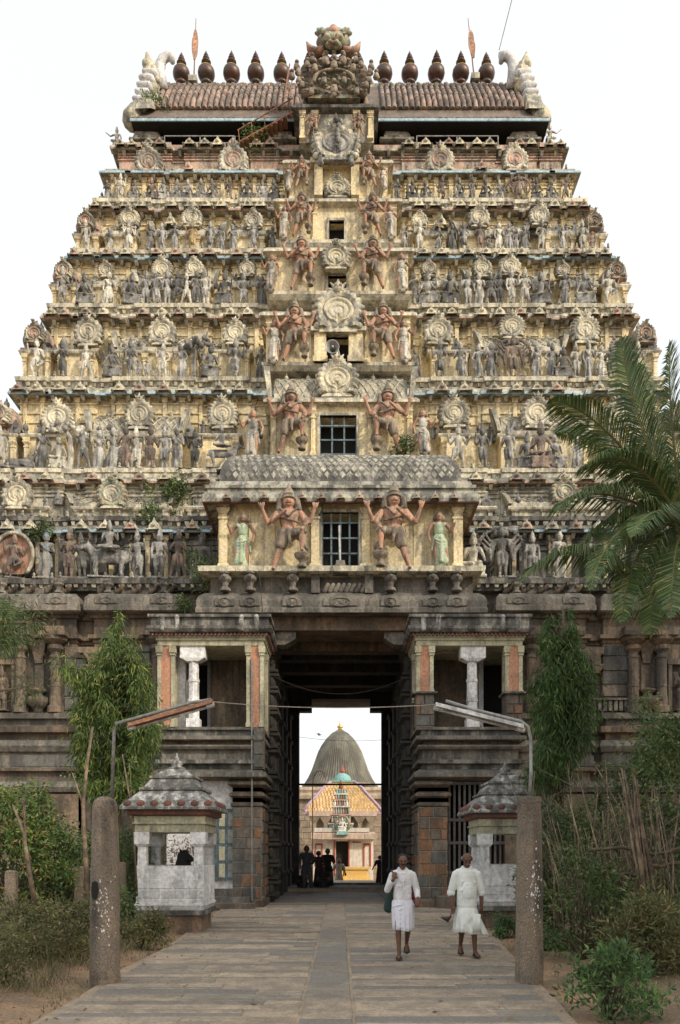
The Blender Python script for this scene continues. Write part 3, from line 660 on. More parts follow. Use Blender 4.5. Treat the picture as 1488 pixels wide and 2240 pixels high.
# ------------------------------------------------ crown: veranda, barrel roof, finials
zt = PZ(312, TD(312)); Dt = TD(312)
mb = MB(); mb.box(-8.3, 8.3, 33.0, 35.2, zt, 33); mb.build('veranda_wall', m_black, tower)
rp = [(31.2, 262), (31.25, 256), (31.5, 250), (31.62, 246), (31.66, 240), (31.72, 232), (31.95, 222), (32.3, 211), (32.8, 200), (33.3, 192), (33.75, 189)]
prof = [(a, PZ(b, a)) for a, b in rp]
def roofstrip(name, m, i0, i1, hx, parent=None):
    mb = MB(); vs = []; fs = []
    f = prof[i0:i1+1]; full = f+[(2*YC-a, z) for a, z in reversed(f)] if i1 == len(prof)-1 else None
    for seq in ([full] if full else [f, [(2*YC-a, z) for a, z in f]]):
        b = len(mb.v); vs = []
        for (y, z) in seq: vs += [(-hx(z), y, z), (hx(z), y, z)]
        mb.add(vs, [(2*k, 2*k+1, 2*k+3, 2*k+2) for k in range(len(seq)-1)])
    return mb.build(name, m, parent or tower)
hx = lambda z: 8.42-.24*(z-prof[0][1])
troof = roofstrip('tiled_roof', m_tilebase, 4, 10, hx)
roofstrip('roof_eave', m_tilebase, 0, 4, hx, troof)
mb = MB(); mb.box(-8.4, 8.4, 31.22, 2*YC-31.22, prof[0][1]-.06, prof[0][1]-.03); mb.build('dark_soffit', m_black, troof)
mb = MB(); mb.box(-8.42, 8.42, 31.15, 31.2, prof[0][1]-.08, prof[0][1]+.02); mb.build('eave_board', m_blue, troof)
# body filling the end walls
mb = MB(); vs = []; seq = prof[4:]+[(2*YC-a, z) for a, z in reversed(prof[4:])]
for s in (-1, 1): vs += [(s*7.5, y, z-.02) for y, z in seq]
k = len(seq); mb.add(vs, [tuple(range(k)), tuple(range(2*k-1, k-1, -1))]); mb.build('roof_end_wall', m_wash, troof)
tm = MB(); nn = 6; vs = []
for y in (0, 1):
    for j in range(nn+1):
        a = pi*j/nn; vs.append((-cos(a)*.5*(1-.12*y), -.02+y, sin(a)*.42*(1-.12*y)))
tm.add(vs, [(j, j+1, nn+2+j, nn+1+j) for j in range(nn)]+[tuple(range(nn, -1, -1))])
TILE = tm.mesh('roof_tile', m_tile, smooth=False)
def rooft(t):      # t 0..1 from the foot of the tiles to the ridge
    seg = prof[4:]; L = [0]
    for i in range(len(seg)-1): L.append(L[-1]+math.dist(seg[i], seg[i+1]))
    q = t*L[-1]
    for i in range(len(seg)-1):
        if q <= L[i+1]+1e-6:
            f = (q-L[i])/(L[i+1]-L[i]); a = seg[i]; b = seg[i+1]
            return a[0]+(b[0]-a[0])*f, a[1]+(b[1]-a[1])*f, math.atan2(b[1]-a[1], b[0]-a[0]), L[-1]
step = .236; cols = [x for x in [s*(1.75+step*k) for k in range(26) for s in (-1, 1)] if abs(x) < 7.5]
rest = MB(); cnt = 0; NR = 9
for r in range(NR):
    y, z, ang, LL = rooft(r/NR)
    for x in cols:
        ln = LL/NR*1.1
        if cnt < 300:
            inst('roof_tile', TILE, troof, (x+R.uniform(-.01, .01), y-.02, z+.01), (step*.86, ln, .26), (ang, R.uniform(-.03, .03), R.uniform(-.03, .03))); cnt += 1
        else:
            M4 = Matrix.Translation((x, y-.02, z+.01)) @ Euler((ang, 0, R.uniform(-.03, .03))).to_matrix().to_4x4() @ Matrix.Diagonal((step*.86, ln, .26, 1))
            rest.add([M4 @ Vector(v) for v in vs], [(j, j+1, nn+2+j, nn+1+j) for j in range(nn)]+[tuple(range(nn, -1, -1))])
rest.build('roof_tiles_upper', m_tile, troof)['kind'] = 'stuff'
# course of eave tiles
rest = MB()
for k in range(75):
    for (i, yy, zz, an) in ((0, 31.2, prof[0][1]+.02, .55), (1, 31.42, prof[0][1]+.2, .75)):
        x = -8.3+16.6*k/74
        if abs(x) < 1.7: continue
        M4 = Matrix.Translation((x, yy, zz)) @ Euler((an, 0, 0)).to_matrix().to_4x4() @ Matrix.Diagonal((.21, .32, .16, 1))
        rest.add([M4 @ Vector(v) for v in vs], [(j, j+1, nn+2+j, nn+1+j) for j in range(nn)]+[tuple(range(nn, -1, -1))])
rest.build('eave_tiles', m_tile, troof)['kind'] = 'stuff'
mb = MB(); mb.box(-7.6, 7.6, 33.6, 33.9, prof[-1][1]-.3, prof[-1][1]-.01)
for k in range(38): mb.box(-7.5+k*.4, -7.35+k*.4, 33.58, 33.7, prof[-1][1]-.01, prof[-1][1]+.03)
mb.build('roof_ridge', m_wash, troof)
KAL = [(r*.0199, z*.0199/.82) for r, z in [(12,0),(12,5),(8,7),(6,9),(8,11),(14,14),(17.5,19),(18.8,25),(17.5,31),(13,36),(7,39),(4.5,41),(4.5,47),(10.5,48.5),(10.5,50.5),(4.5,52),(4,56),(7.5,57.2),(7.5,59),(3,60.5),(3,63),(5.5,64.5),(3,70),(.5,76)]]
mb = MB(); mb.lathe((0, 0, 0), [(r, z*.82) for r, z in KAL], 16); KALM = mb.mesh('pot_finial', m_kalasa, smooth=True)
mb = MB(); mb.lathe((0, 0, 0), [(.33, .60), (.355, .62), (.315, .685), (.27, .685)], 16); KBM = mb.mesh('gold_band', m_kband)
for X in (397, 452, 507, 560, 617, 675, 787, 840, 897, 954, 1008, 1064):
    rz = PZ(187, YC); o = inst('pot_finial', KALM, tower, (PX(X, YC), YC, rz), (1, 1, 1+R.uniform(-.02, .02)), (R.uniform(-.03, .03), R.uniform(-.03, .03), R.uniform(0, 3))); inst('gold_band', KBM, o, wloc(o))
# horned end gables
for s in (-1, 1):
    g = MB(); hxx = 7.5
    arc = [(y, z) for y, z in seq]
    inner = [(YC+(y-YC)*1.0, prof[4][1]+(z-prof[4][1])*1.0) for y, z in arc]; outer = [(YC+(y-YC)*1.22, prof[2][1]-.2+(z-prof[4][1])*1.16+.15) for y, z in arc]
    vs2 = []
    for (a, b) in zip(inner, outer):
        t = (b[1]-prof[0][1])/4
        vs2 += [(s*hxx, a[0], a[1]), (s*(hxx+.35-.1*t), a[0], a[1]), (s*(hxx+.75-.3*t), b[0], b[1]), (s*(hxx+.1), b[0], b[1]+.02)]
    k = len(inner); fs = []
    for i in range(k-1):
        for j in range(4): fs.append((4*i+j, 4*i+(j+1) % 4, 4*i+4+(j+1) % 4, 4*i+4+j))
    g.add(vs2, fs); go = g.build('end_gable', m_wash, tower)
    rows_ = [(290, 250, .30), (296, 233, .27), (301, 217, .26), (306, 201, .25), (310, 186, .25), (315, 171, .26), (322, 158, .24)]
    for (X, Y, r) in rows_:
        Xm = X if s < 0 else 2*737-X; p = P(Xm, Y, 32.2); f = MB(); f.cap(p+Vector((-s*.30, 0, -.12)), p+Vector((s*.12, 0, .02)), r*.75, r*.4, 1.3, 8); f.build('gable_feather', m_white2, go, True)
    def mx(X): return X if s < 0 else 2*737-X
    f = MB(); f.cap(P(mx(290), 262, 31.6), P(mx(300), 240, 31.8), .42, .3); f.cap(P(mx(300), 245, 31.8), P(mx(340), 262, 31.9), .3, .15); f.build('gable_foot', m_wash, go, True)
    f = MB(); pts = [P(mx(X), Y, 32.6) for X, Y in ((352, 195), (349, 165), (350, 145), (356, 130), (366, 122), (376, 124), (378, 137))]
    f.tube(pts, [.3, .28, .24, .2, .2, .2, .1], 8); f.build('curled_horn', m_white2, go, True)
    f = MB(); f.cap(P(mx(330), 190, 32.4), P(mx(328), 150, 32.4), .38, .3); f.cap(P(mx(328), 150, 32.4), P(mx(322), 118, 32.4), .28, .07); f.cap(P(mx(336), 150, 32.2), P(mx(345), 175, 32.2), .15, .1); f.ball(P(mx(320), 140, 32.2), .18)
    f.build('lion_crest', m_pale, go, True)
# dormer and crowning gable
dd = 30.6
mb = MB(); mb.box(PX(655, dd), PX(818, dd), dd, 33, PZ(312, dd), PZ(246, dd)); mb.build('dormer_wall', m_wash, tower)
for X in (662, 690, 780, 810): inst('pilaster', PIL, tower, (PX(X, dd), dd-.04, PZ(308, dd)), (.2, .16, 1.1))
mb = MB(); mb.mould([(PX(648, dd), dd-.1), (PX(822, dd), dd-.1), (PX(822, dd), 33), (PX(648, dd), 33)], [(-.1, PZ(250, dd)), (.12, PZ(246, dd)), (.12, PZ(240, dd)), (0, PZ(232, dd))], True, True); mb.build('dormer_slab', m_mould, tower)
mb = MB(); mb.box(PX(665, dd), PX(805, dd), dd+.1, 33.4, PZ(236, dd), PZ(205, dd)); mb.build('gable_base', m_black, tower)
for X in (668, 690, 715, 755, 778, 800):
    f = MB(); f.cap(P(X, 232, dd), P(X, 216, dd), .12, .1); f.ball(P(X, 209, dd), .1); f.build('small_attendant', m_brownst, tower, True)
K_crown = gable_mesh('crown_gable', 96, 13, 25, [m_verd, m_brownst], False)
cg = inst('crown_gable', K_crown, tower, P(731, 178, dd-.1), (1.36, 1.3, .92))
mb = MB()
for k in range(15):
    a = pi*(-.1+1.2*k/14); r = 1.2 if k % 2 else 1.05; c = P(731, 170, dd-.45)
    x_, z_ = c.x+r*cos(a), c.z+.82*sin(a)*r/1.3; mb.cap((x_, c.y, z_-.08), (x_, c.y, z_+.05), .10, .07, .8, 8); mb.ball((x_, c.y-.02, z_+.15), .065, n=8); mb.cap((x_, c.y, z_+.2), (x_, c.y, z_+.27), .04, .01, 1, 6)
for (X, Y, r) in ((715, 180, .16), (747, 180, .16), (731, 200, .22), (731, 212, .16), (695, 205, .16), (767, 205, .16), (700, 150, .18), (762, 150, .18), (718, 132, .2), (745, 132, .2), (731, 142, .2), (680, 190, .15), (783, 190, .15)):
    p_ = P(X, Y, dd-.45); r *= .62; mb.cap(p_-V0(0, 0, r*1.4), p_, r*.9, r*.8, .7, 8); mb.ball(p_+V0(0, -.03, r*1.5), r*.62, n=8); mb.cap(p_+V0(0, 0, r*2), p_+V0(0, 0, r*2.7), r*.4, r*.1, 1, 6)
    for s in (-1, 1): mb.cap(p_+V0(s*r, 0, 0), p_+V0(s*r*1.5, -.05, -r), r*.3, r*.25, 1, 6)
mb.tube([P(731+32*cos(a), 182-24*sin(a), dd-.42) for a in [-.3+(pi+.6)*k/20 for k in range(21)]], .06, 6)
mb.build('carved_attendants', m_brownst, cg, True)
f = MB(); q = dd-.35
f.ball(P(730, 92, q), .40, (1.25, .7, .85), 14); f.cap(P(724, 72, q), P(736, 72, q), .22, .22, .7)
f.cap(P(724, 104, q-.2), P(736, 104, q-.2), .13, .13); f.ball(P(725, 99, q-.32), .08, n=8); f.ball(P(735, 99, q-.32), .08, n=8)
for s in (-1, 1): f.cap(P(730+s*16, 74, q), P(730+s*24, 60, q), .15, .06, .6); f.cap(P(730+s*6, 80, q-.28), P(730+s*18, 76, q-.25), .05, .04)
f.build('lion_face', m_verd, cg, True)
for s in (-1, 1):
    f = MB(); f.ball(P(730+s*10, 86, q-.30), .105, n=10); f.build('bulging_eye', m_pale, cg, True)
    f = MB(); f.tube([P(730+s*X, Y, q) for X, Y in ((16, 112), (28, 115), (38, 106), (43, 90))], [.15, .15, .10, .02], 8); f.build('curved_horn', m_salmon, cg, True)
    f = MB(); f.tube([P(730+s*X, Y, q) for X, Y in ((12, 78), (20, 68), (30, 70))], [.16, .15, .03], 8); f.build('brow_flame', m_verd, cg, True)
f = MB(); f.cap(P(730, 76, q-.1), P(730, 62, q-.1), .2, .12); f.cap(P(730, 62, q-.1), P(730, 54, q-.1), .1, .02); f.build('crown_jewel', m_salmon, cg, True)
# white railing frames in the veranda
for (a, b, c) in ((360, 438, 514), (912, 1000, 1090)):
    mb = MB(); q = 31.45
    for X in (a, b, c): mb.box(PX(X, q)-.02, PX(X, q)+.02, q, q+.04, PZ(322, q), PZ(297, q))
    mb.box(PX(a, q), PX(c, q), q, q+.03, PZ(298, q), PZ(296, q)); mb.build('veranda_railing', m_steel, tower)
# iron stair and ladder on the roof
st = thing('iron_stair', 'thin rusty iron stair and ladder climbing the left roof beside the crowning gable', 'stair', P(520, 312, 31.3))
for dx in (0, .5):
    mb = MB(); mb.tube([P(524, 310, 31.0+dx), P(645, 243, 31.0+dx)], .035, 5); mb.build('stringer', m_rust, st)
    mb = MB(); mb.tube([P(520, 285, 31.0+dx), P(640, 215, 31.0+dx)], .025, 5)
    for k in range(5): mb.tube([P(524+28*k, 309-15.5*k, 31.0+dx), P(522+28*k, 285-16*k, 31.0+dx)], .02, 4)
    mb.build('handrail', m_rust, st)
    mb = MB(); mb.tube([P(622+dx*22, 215, 31.9), P(634+dx*22, 140, 33.0)], .03, 4); mb.build('ladder_rail', m_rust, st)
for k in range(12):
    mb = MB(); q = 524+k*10.5; mb.box(PX(q, 31), PX(q, 31)+.18, 31.0, 31.5, PZ(310-k*5.8, 31), PZ(310-k*5.8, 31)+.03); mb.build('tread', m_rust, st)
# ================================================================ stone base, passage
gx = 13.9; zb1 = PZ(1268, 26.2)
mb = MB()
for s in (-1, 1): mb.box(s*2.4, s*gx, 26.9, 2*YC-26.9, 0, 9.9)
mb.box(-gx, gx, 26.9, 2*YC-26.9, 9.9, zb1-.25)
for s in (-1, 1): mb.box(s*2.4, s*4.2, 25.2, 26.9, 5.2, zk0)
mb.build('base_core', m_granite, tower)
mb = MB(); mb.box(-4.0, 4.0, 26.0, 27.5, zk0, zA); mb.build('porch_backing', m_granite, tower)
# plinth mouldings (long stone courses) on each wing
for s in (-1, 1):
    a, b = (-16, -4.0) if s < 0 else (4.0, 16)
    # plan steps
    us = [(-13.9, -12.6), (-11.9, -8.9), (-8.3, -5.4)]
    if s > 0: us = [(5.4, 8.3), (8.9, 11.9), (12.6, 13.9)]
    pts = []
    D = 26.35
    pts.append((a, 28)); pts.append((a, D))
    for (p, q) in us: pts += [(p, D), (p, D-.3), (q, D-.3), (q, D)]
    pts += [(b, D), (b, 28)]
    def z_(Y): return PZ(Y, 26.1)
    courses = [([(0, 0), (.35, 0), (.35, z_(1740)), (.1, z_(1736))], m_granite),
               ([(.1, z_(1736)), (.3, z_(1734)), (.38, z_(1724)), (.3, z_(1712)), (.1, z_(1710))], m_granite_g),
               ([(.1, z_(1710)), (.05, z_(1705)), (.05, z_(1690)), (.22, z_(1688)), (.22, z_(1682)), (.1, z_(1680))], m_granite),
               ([(.1, z_(1680)), (.1, z_(1648))], m_granite_g),
               ([(.1, z_(1648)), (.2, z_(1646)), (.28, z_(1634)), (.2, z_(1622)), (.0, z_(1619))], m_granite_g),
               ([(0, z_(1619)), (0, z_(1606)), (.22, z_(1604)), (.24, z_(1592)), (.05, z_(1589))], m_granite),
               ([(.05, z_(1589)), (0, z_(1587)), (0, z_(1576)), (.18, z_(1574)), (.2, z_(1562)), (-.3, z_(1560))], m_granite_g)]
    for pr, m in courses:
        mb = MB(); mb.mould(pts, pr); mb.build('plinth_course', m, tower)
    # wall above the plinth
    mb = MB(); D2 = 26.55
    pts2 = [(a, 28), (a, D2)]; fb = MB(); fb.box(min(s*4.0, s*13.9), max(s*4.0, s*13.9), 26.62, 27.4, z_(1345), z_(1263)); fb.build('course_backing', m_granite, tower)
    for (p, q) in us: pts2 += [(p, D2), (p, D2-.3), (q, D2-.3), (q, D2)]
    pts2 += [(b, D2), (b, 28)]
    mb.mould(pts2, [(0, z_(1562)), (0, z_(1405)), (.04, z_(1404)), (.04, z_(1398)), (.16, z_(1396)), (.16, z_(1388)), (0, z_(1386)), (0, z_(1352)), (.1, z_(1350)), (.1, z_(1338)), (-.2, z_(1337))]); mb.build('base_wall', m_granite, tower)
    # heavy curved cornice in separate lengths
    for (p, q) in us:
        mb = MB(); mb.mould([(p+.2, D2-.3), (q-.2, D2-.3), (q-.2, D2+1), (p+.2, D2+1)], [(-.1, z_(1342)), (.36, z_(1342)), (.42, z_(1340)), (.43, z_(1330)), (.40, z_(1328)), (.40, z_(1312)), (.28, z_(1302)), (.05, z_(1298)), (-.1, z_(1297)), (-.1, z_(1268))], True, True)
        ko = mb.build('stone_cornice', m_granite_g, tower)
        for f in (.18, .82):
            x = p+(q-p)*f; mm = MB(); w2 = .33
            if q-p < 2 and f > .5: continue
            mm.mould([(x-w2, D2-.7), (x+w2, D2-.7), (x+w2, D2), (x-w2, D2)], [(0, z_(1327)), (.035, z_(1325)), (.035, z_(1311)), (-.08, z_(1301)), (-.28, z_(1297))], True); mm.tube([(x+.2*cos(a), D2-.74, z_(1319)+.10*sin(a)) for a in [2*pi*k/14 for k in range(15)]], .02, 5); mm.ball((x, D2-.73, z_(1319)), .06, (1, .5, 1), 8); mm.build('carved_medallion', m_granite_g, ko)
            mm = MB(); mm.lathe((x, D2-.45, z_(1298)), [(.15, 0), (.15, .06), (.08, .12), (.1, .2), (.17, .27), (.17, .34), (.19, .38)], 9); mm.build('stone_bust', m_granite_g, ko)
        nb = int((q-p)/.55)
        for k in range(nb):
            x = p+.3+(q-p-.6)*k/max(1, nb-1); mm = MB(); mm.cap((x-.12, D2-.3, z_(1292)), (x+.04, D2-.33, z_(1287)), .09, .08); mm.cap((x+.04, D2-.36, z_(1287)), (x+.12, D2-.40, z_(1280)), .07, .06); mm.cap((x-.12, D2-.33, z_(1292)), (x-.16, D2-.35, z_(1283)), .04, .03); mm.build('carved_beast', m_granite, ko, True)
# engaged columns, pots and niches on the base wall
def ecol(X, w=.36, Y0=1560, Y1=1395, d=26.05):
    x = PX(X, d); z0 = PZ(Y0, d); z1 = PZ(Y1, d); h = z1-z0; mb = MB(); r = w/2
    mb.lathe((x, d, z0), [(r*1.5, 0), (r*1.5, .2), (r*1.15, .26), (r*1.1, .5), (r, .6), (r, h*.34), (r*1.08, h*.345), (r*1.08, h*.36), (r, h*.365), (r*.95, h*.72), (r*1.08, h*.725), (r*1.08, h*.75), (r*.82, h*.77), (r*.9, h*.8), (r*1.45, h*.84), (r*1.5, h*.88), (r*1.1, h*.9), (r*2.1, h*.955), (r*2.25, h)], 12)
    mb.box(x-r*2.4, x+r*2.4, d-r*2.2, d+.5, z1, z1+.14)
    mb.box(x-r*1.9, x+r*1.9, d-r*1.2, d+.5, z1+.14, z1+.34)
    return mb.build('stone_column', m_granite, tower)
for X in (45, 122, 345, 1162, 1245, 1385, 1447): ecol(X)
for X in (84, 1416):
    d = 26.1; x = PX(X, d); mb = MB(); mb.lathe((x, d, PZ(1560, d)), [(.2, 0), (.14, .1), (.2, .16), (.36, .3), (.38, .42), (.34, .52), (.16, .58), (.15, .66), (.26, .72), (.28, .78), (.1, .84)], 14); mb.build('stone_pot', m_granite, tower, True)
    mb = MB(); mb.box(x-.16, x+.16, d+.1, d+.4, PZ(1515, d), PZ(1400, d)); mb.frus(x, d+.15, PZ(1450, d), PZ(1400, d), .12, .12, .28, .2); mb.build('half_pilaster', m_granite, tower)
for (a, b) in ((-22, 28), (1468, 1530)):
    d = 26.1; mb = MB(); x0, x1 = PX(a, d), PX(b, d); z0, z1 = PZ(1560, d), PZ(1455, d)
    mb.box(x0-.12, x0, d-.1, d+.4, z0, z1); mb.box(x1, x1+.12, d-.1, d+.4, z0, z1); mb.box(x0-.16, x1+.16, d-.12, d+.4, z1, z1+.16); mb.box(x0, x1, d+.08, d+.14, z0, z1); mb.build('wall_niche', m_granite, tower)
for (X0, X1, Y0, Y1) in ((180, 240, 1470, 1455), (175, 235, 1430, 1418), (1270, 1318, 1432, 1418), (1288, 1312, 1455, 1440)):
    d = 26.1; mb = MB(); mb.box(PX(X0, d), PX(X1, d), d-.15, d+.4, PZ(Y0, d), PZ(Y1, d)); mb.frus(PX((X0+X1)/2, d), d, PZ(Y0, d)-.3, PZ(Y0, d), .12, .15, .3, .2); mb.build('stone_bracket', m_granite, tower)
for (a, b) in ((245, 325), (1300, 1370)):
    d = 26.1; mb = MB()
    for k in range(7): x = PX(a+(b-a)*k/6, d); mb.box(x-.06, x+.06, d-.04, d+.2, PZ(1555, d), PZ(1532, d))
    mb.box(PX(a-6, d), PX(b+6, d), d-.09, d+.2, PZ(1532, d), PZ(1528, d)); mb.build('stone_balustrade_relief', m_granite_g, tower)
# ashlar blocks
bm_ = MB(); e = .06
bm_.add([(0, 0, 0), (1, 0, 0), (1, 0, 1), (0, 0, 1), (.03, -1, .05), (.97, -1, .05), (.97, -1, .95), (.03, -1, .95)], [(4, 5, 6, 7), (0, 1, 5, 4), (1, 2, 6, 5), (2, 3, 7, 6), (3, 0, 4, 7)])
BLK = [bm_.mesh('stone_block', m) for m in m_blk]
def ashlar(parent, x0, x1, d, z0, z1, rh, ln, wts=(1, 1, 1), face='y', thick=.035):
    """single blocks laid on a wall; face 'y': wall facing the camera at depth d; face 'x+'/'x-': wall at x = d facing +x / -x, x0..x1 being depths"""
    z = z0; r = 0
    while z < z1-.08:
        h = min(rh*R.uniform(.85, 1.15), z1-z); x = x0-(ln*.5*R.random() if r % 2 else 0)
        while x < x1-.05:
            l = ln*R.uniform(.7, 1.3); a = max(x, x0); b = min(x+l, x1)
            if x1-b < .1: b = x1
            if b-a > .06:
                m = R.choices(BLK, wts)[0]; g = .012; t = thick*R.uniform(.7, 1.5)
                if face == 'y': inst('stone_block', m, parent, (a+g, d, z+g), (b-a-2*g, t, h-2*g))
                elif face == 'x+': inst('stone_block', m, parent, (d, a+g, z+g), (b-a-2*g, t, h-2*g), (0, 0, pi/2))
                else: inst('stone_block', m, parent, (d, b-g, z+g), (b-a-2*g, t, h-2*g), (0, 0, -pi/2))
            x += l
        z += h; r += 1
for (a, b) in ((140, 238), (240, 330), (1250, 1290), (1316, 1378)):
    q = 26.25 if a < 1320 and a > 200 else 26.25; ashlar(tower, PX(a, q), PX(b, q), q, PZ(1556 if a < 1000 else 1525, q), PZ(1412, q), .45, .85, (0, 1, 3))
for (a, b) in ((20, 170), (180, 400), (1160, 1300), (1315, 1480)):
    ashlar(tower, PX(a, 25.95), PX(b, 25.95), 25.95, PZ(1678, 25.95), PZ(1650, 25.95), .44, 1.5, (0, 0, 1), thick=.02)
# passage
mb = MB()
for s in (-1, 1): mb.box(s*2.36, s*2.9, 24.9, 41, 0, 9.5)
mb.box(-2.9, 2.9, 25.3, 41, 9.3, 9.9); mb.build('passage_wall', m_passage_dark, tower)
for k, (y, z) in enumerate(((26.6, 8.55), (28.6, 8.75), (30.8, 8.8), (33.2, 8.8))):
    mb = MB(); mb.box(-2.36, 2.36, y, y+.55, z, 9.3); mb.build('ceiling_beam', m_redstone if k == 0 else m_passage_dark, tower)
# gate frame deep in the passage
mb = MB(); q = 36.2
mb.box(-2.36, -1.92, q, q+.7, 0, 9.3); mb.box(1.95, 2.36, q, q+.7, 0, 9.3); mb.box(-1.92, 1.95, q, q+.7, PZ(1529, q), 9.3); mb.build('inner_gate_frame', m_passage_dark, tower)
for s, X in ((-1, 682), (1, 810)):
    mb = MB(); a = PX(655 if s < 0 else 836, q); b = PX(X, q); zt, zb = PZ(1529, q), PZ(1556, q)
    mb.box(a, b, q-.1, q+.5, zb, zt-.01); mb.box(a-s*.3*-1, a+s*0, q-.14, q+.4, zb-.12, zb); mb.build('corbel', m_passage_dark, tower)
mb = MB(); mb.box(-2.36, 2.36, 36.0, 36.2, PZ(1512, 36), PZ(1500, 36)); mb.build('lintel_edge', m_redstone, tower)
for s in (-1, 1):
    mb = MB(); d = 24.98; xo, xi = s*2.3, s*1.42; zt, zb = PZ(1382, d), PZ(1410, d)
    mb.add([(xo, d, zb), (s*1.75, d, zb), (xi, d, zb+.2), (xi, d, zt), (xo, d, zt), (xo, d+.6, zb), (s*1.75, d+.6, zb), (xi, d+.6, zb+.2), (xi, d+.6, zt), (xo, d+.6, zt)], [(0, 1, 2, 3, 4), (9, 8, 7, 6, 5), (0, 5, 6, 1), (1, 6, 7, 2), (2, 7, 8, 3), (3, 8, 9, 4), (4, 9, 5, 0)])
    mb.build('bracket_block', m_granite_g, tower)
    # stacked little shrines up each jamb
    z = .2; k = 0
    while z < 8.0:
        h = R.choice([.55, .7, .85]); jo = MB(); x0 = s*2.42; x1 = s*2.1; y0 = 25.5
        pl = [(min(x0, x1), y0), (max(x0, x1), y0), (max(x0, x1), y0+1), (min(x0, x1), y0+1)]
        jo.mould(pl, [(0, z), (.06, z+.03), (.06, z+.1), (-.04, z+.14), (-.04, z+h-.2), (.02, z+h-.16), (.1, z+h-.12), (.1, z+h-.05), (0, z+h-.01)], True, True)
        jo.ball(((x0+x1)/2, y0-.02, z+h*.5), .1, (1, .7, 1.8), 8); jo.build('jamb_shrine', m_passage_dark, tower)
        z += h; k += 1
    for (y, w) in ((27.3, .25), (29.6, .25), (31.9, .25), (34.4, .3)):
        mb = MB(); x0 = s*2.36; x1 = s*2.2; pl = [(min(x0, x1), y), (max(x0, x1), y), (max(x0, x1), y+w*3), (min(x0, x1), y+w*3)]
        pr = [(0, 0)]; z = 0
        while z < 8: pr += [(0, z+.75), (.07, z+.8), (.07, z+.9), (0, z+.95)]; z += 1.15
        mb.mould(pl, pr, True); mb.build('jamb_pilaster', m_passage_dark, tower)
# floor of the passage, raised by one step
fl = MB(); fl.box(-2.36, 2.36, 32.6, 42.5, -.05, .14); fo = fl.build('passage_floor', m_joint); struct(fo)
mb = MB(); mb.box(-2.3, 2.3, 36.05, 36.35, .14, .24); mb.build('threshold', m_granite, tower)
for r in range(5):
    for c in range(5):
        b = MB(); x = -2.33+c*.93; y = 32.62+r*.7; b.box(x+.01, x+.92, y+.01, y+.69, .141, .16+R.uniform(0, .006)); b.build('paving_stone', m_granite_g, fo)
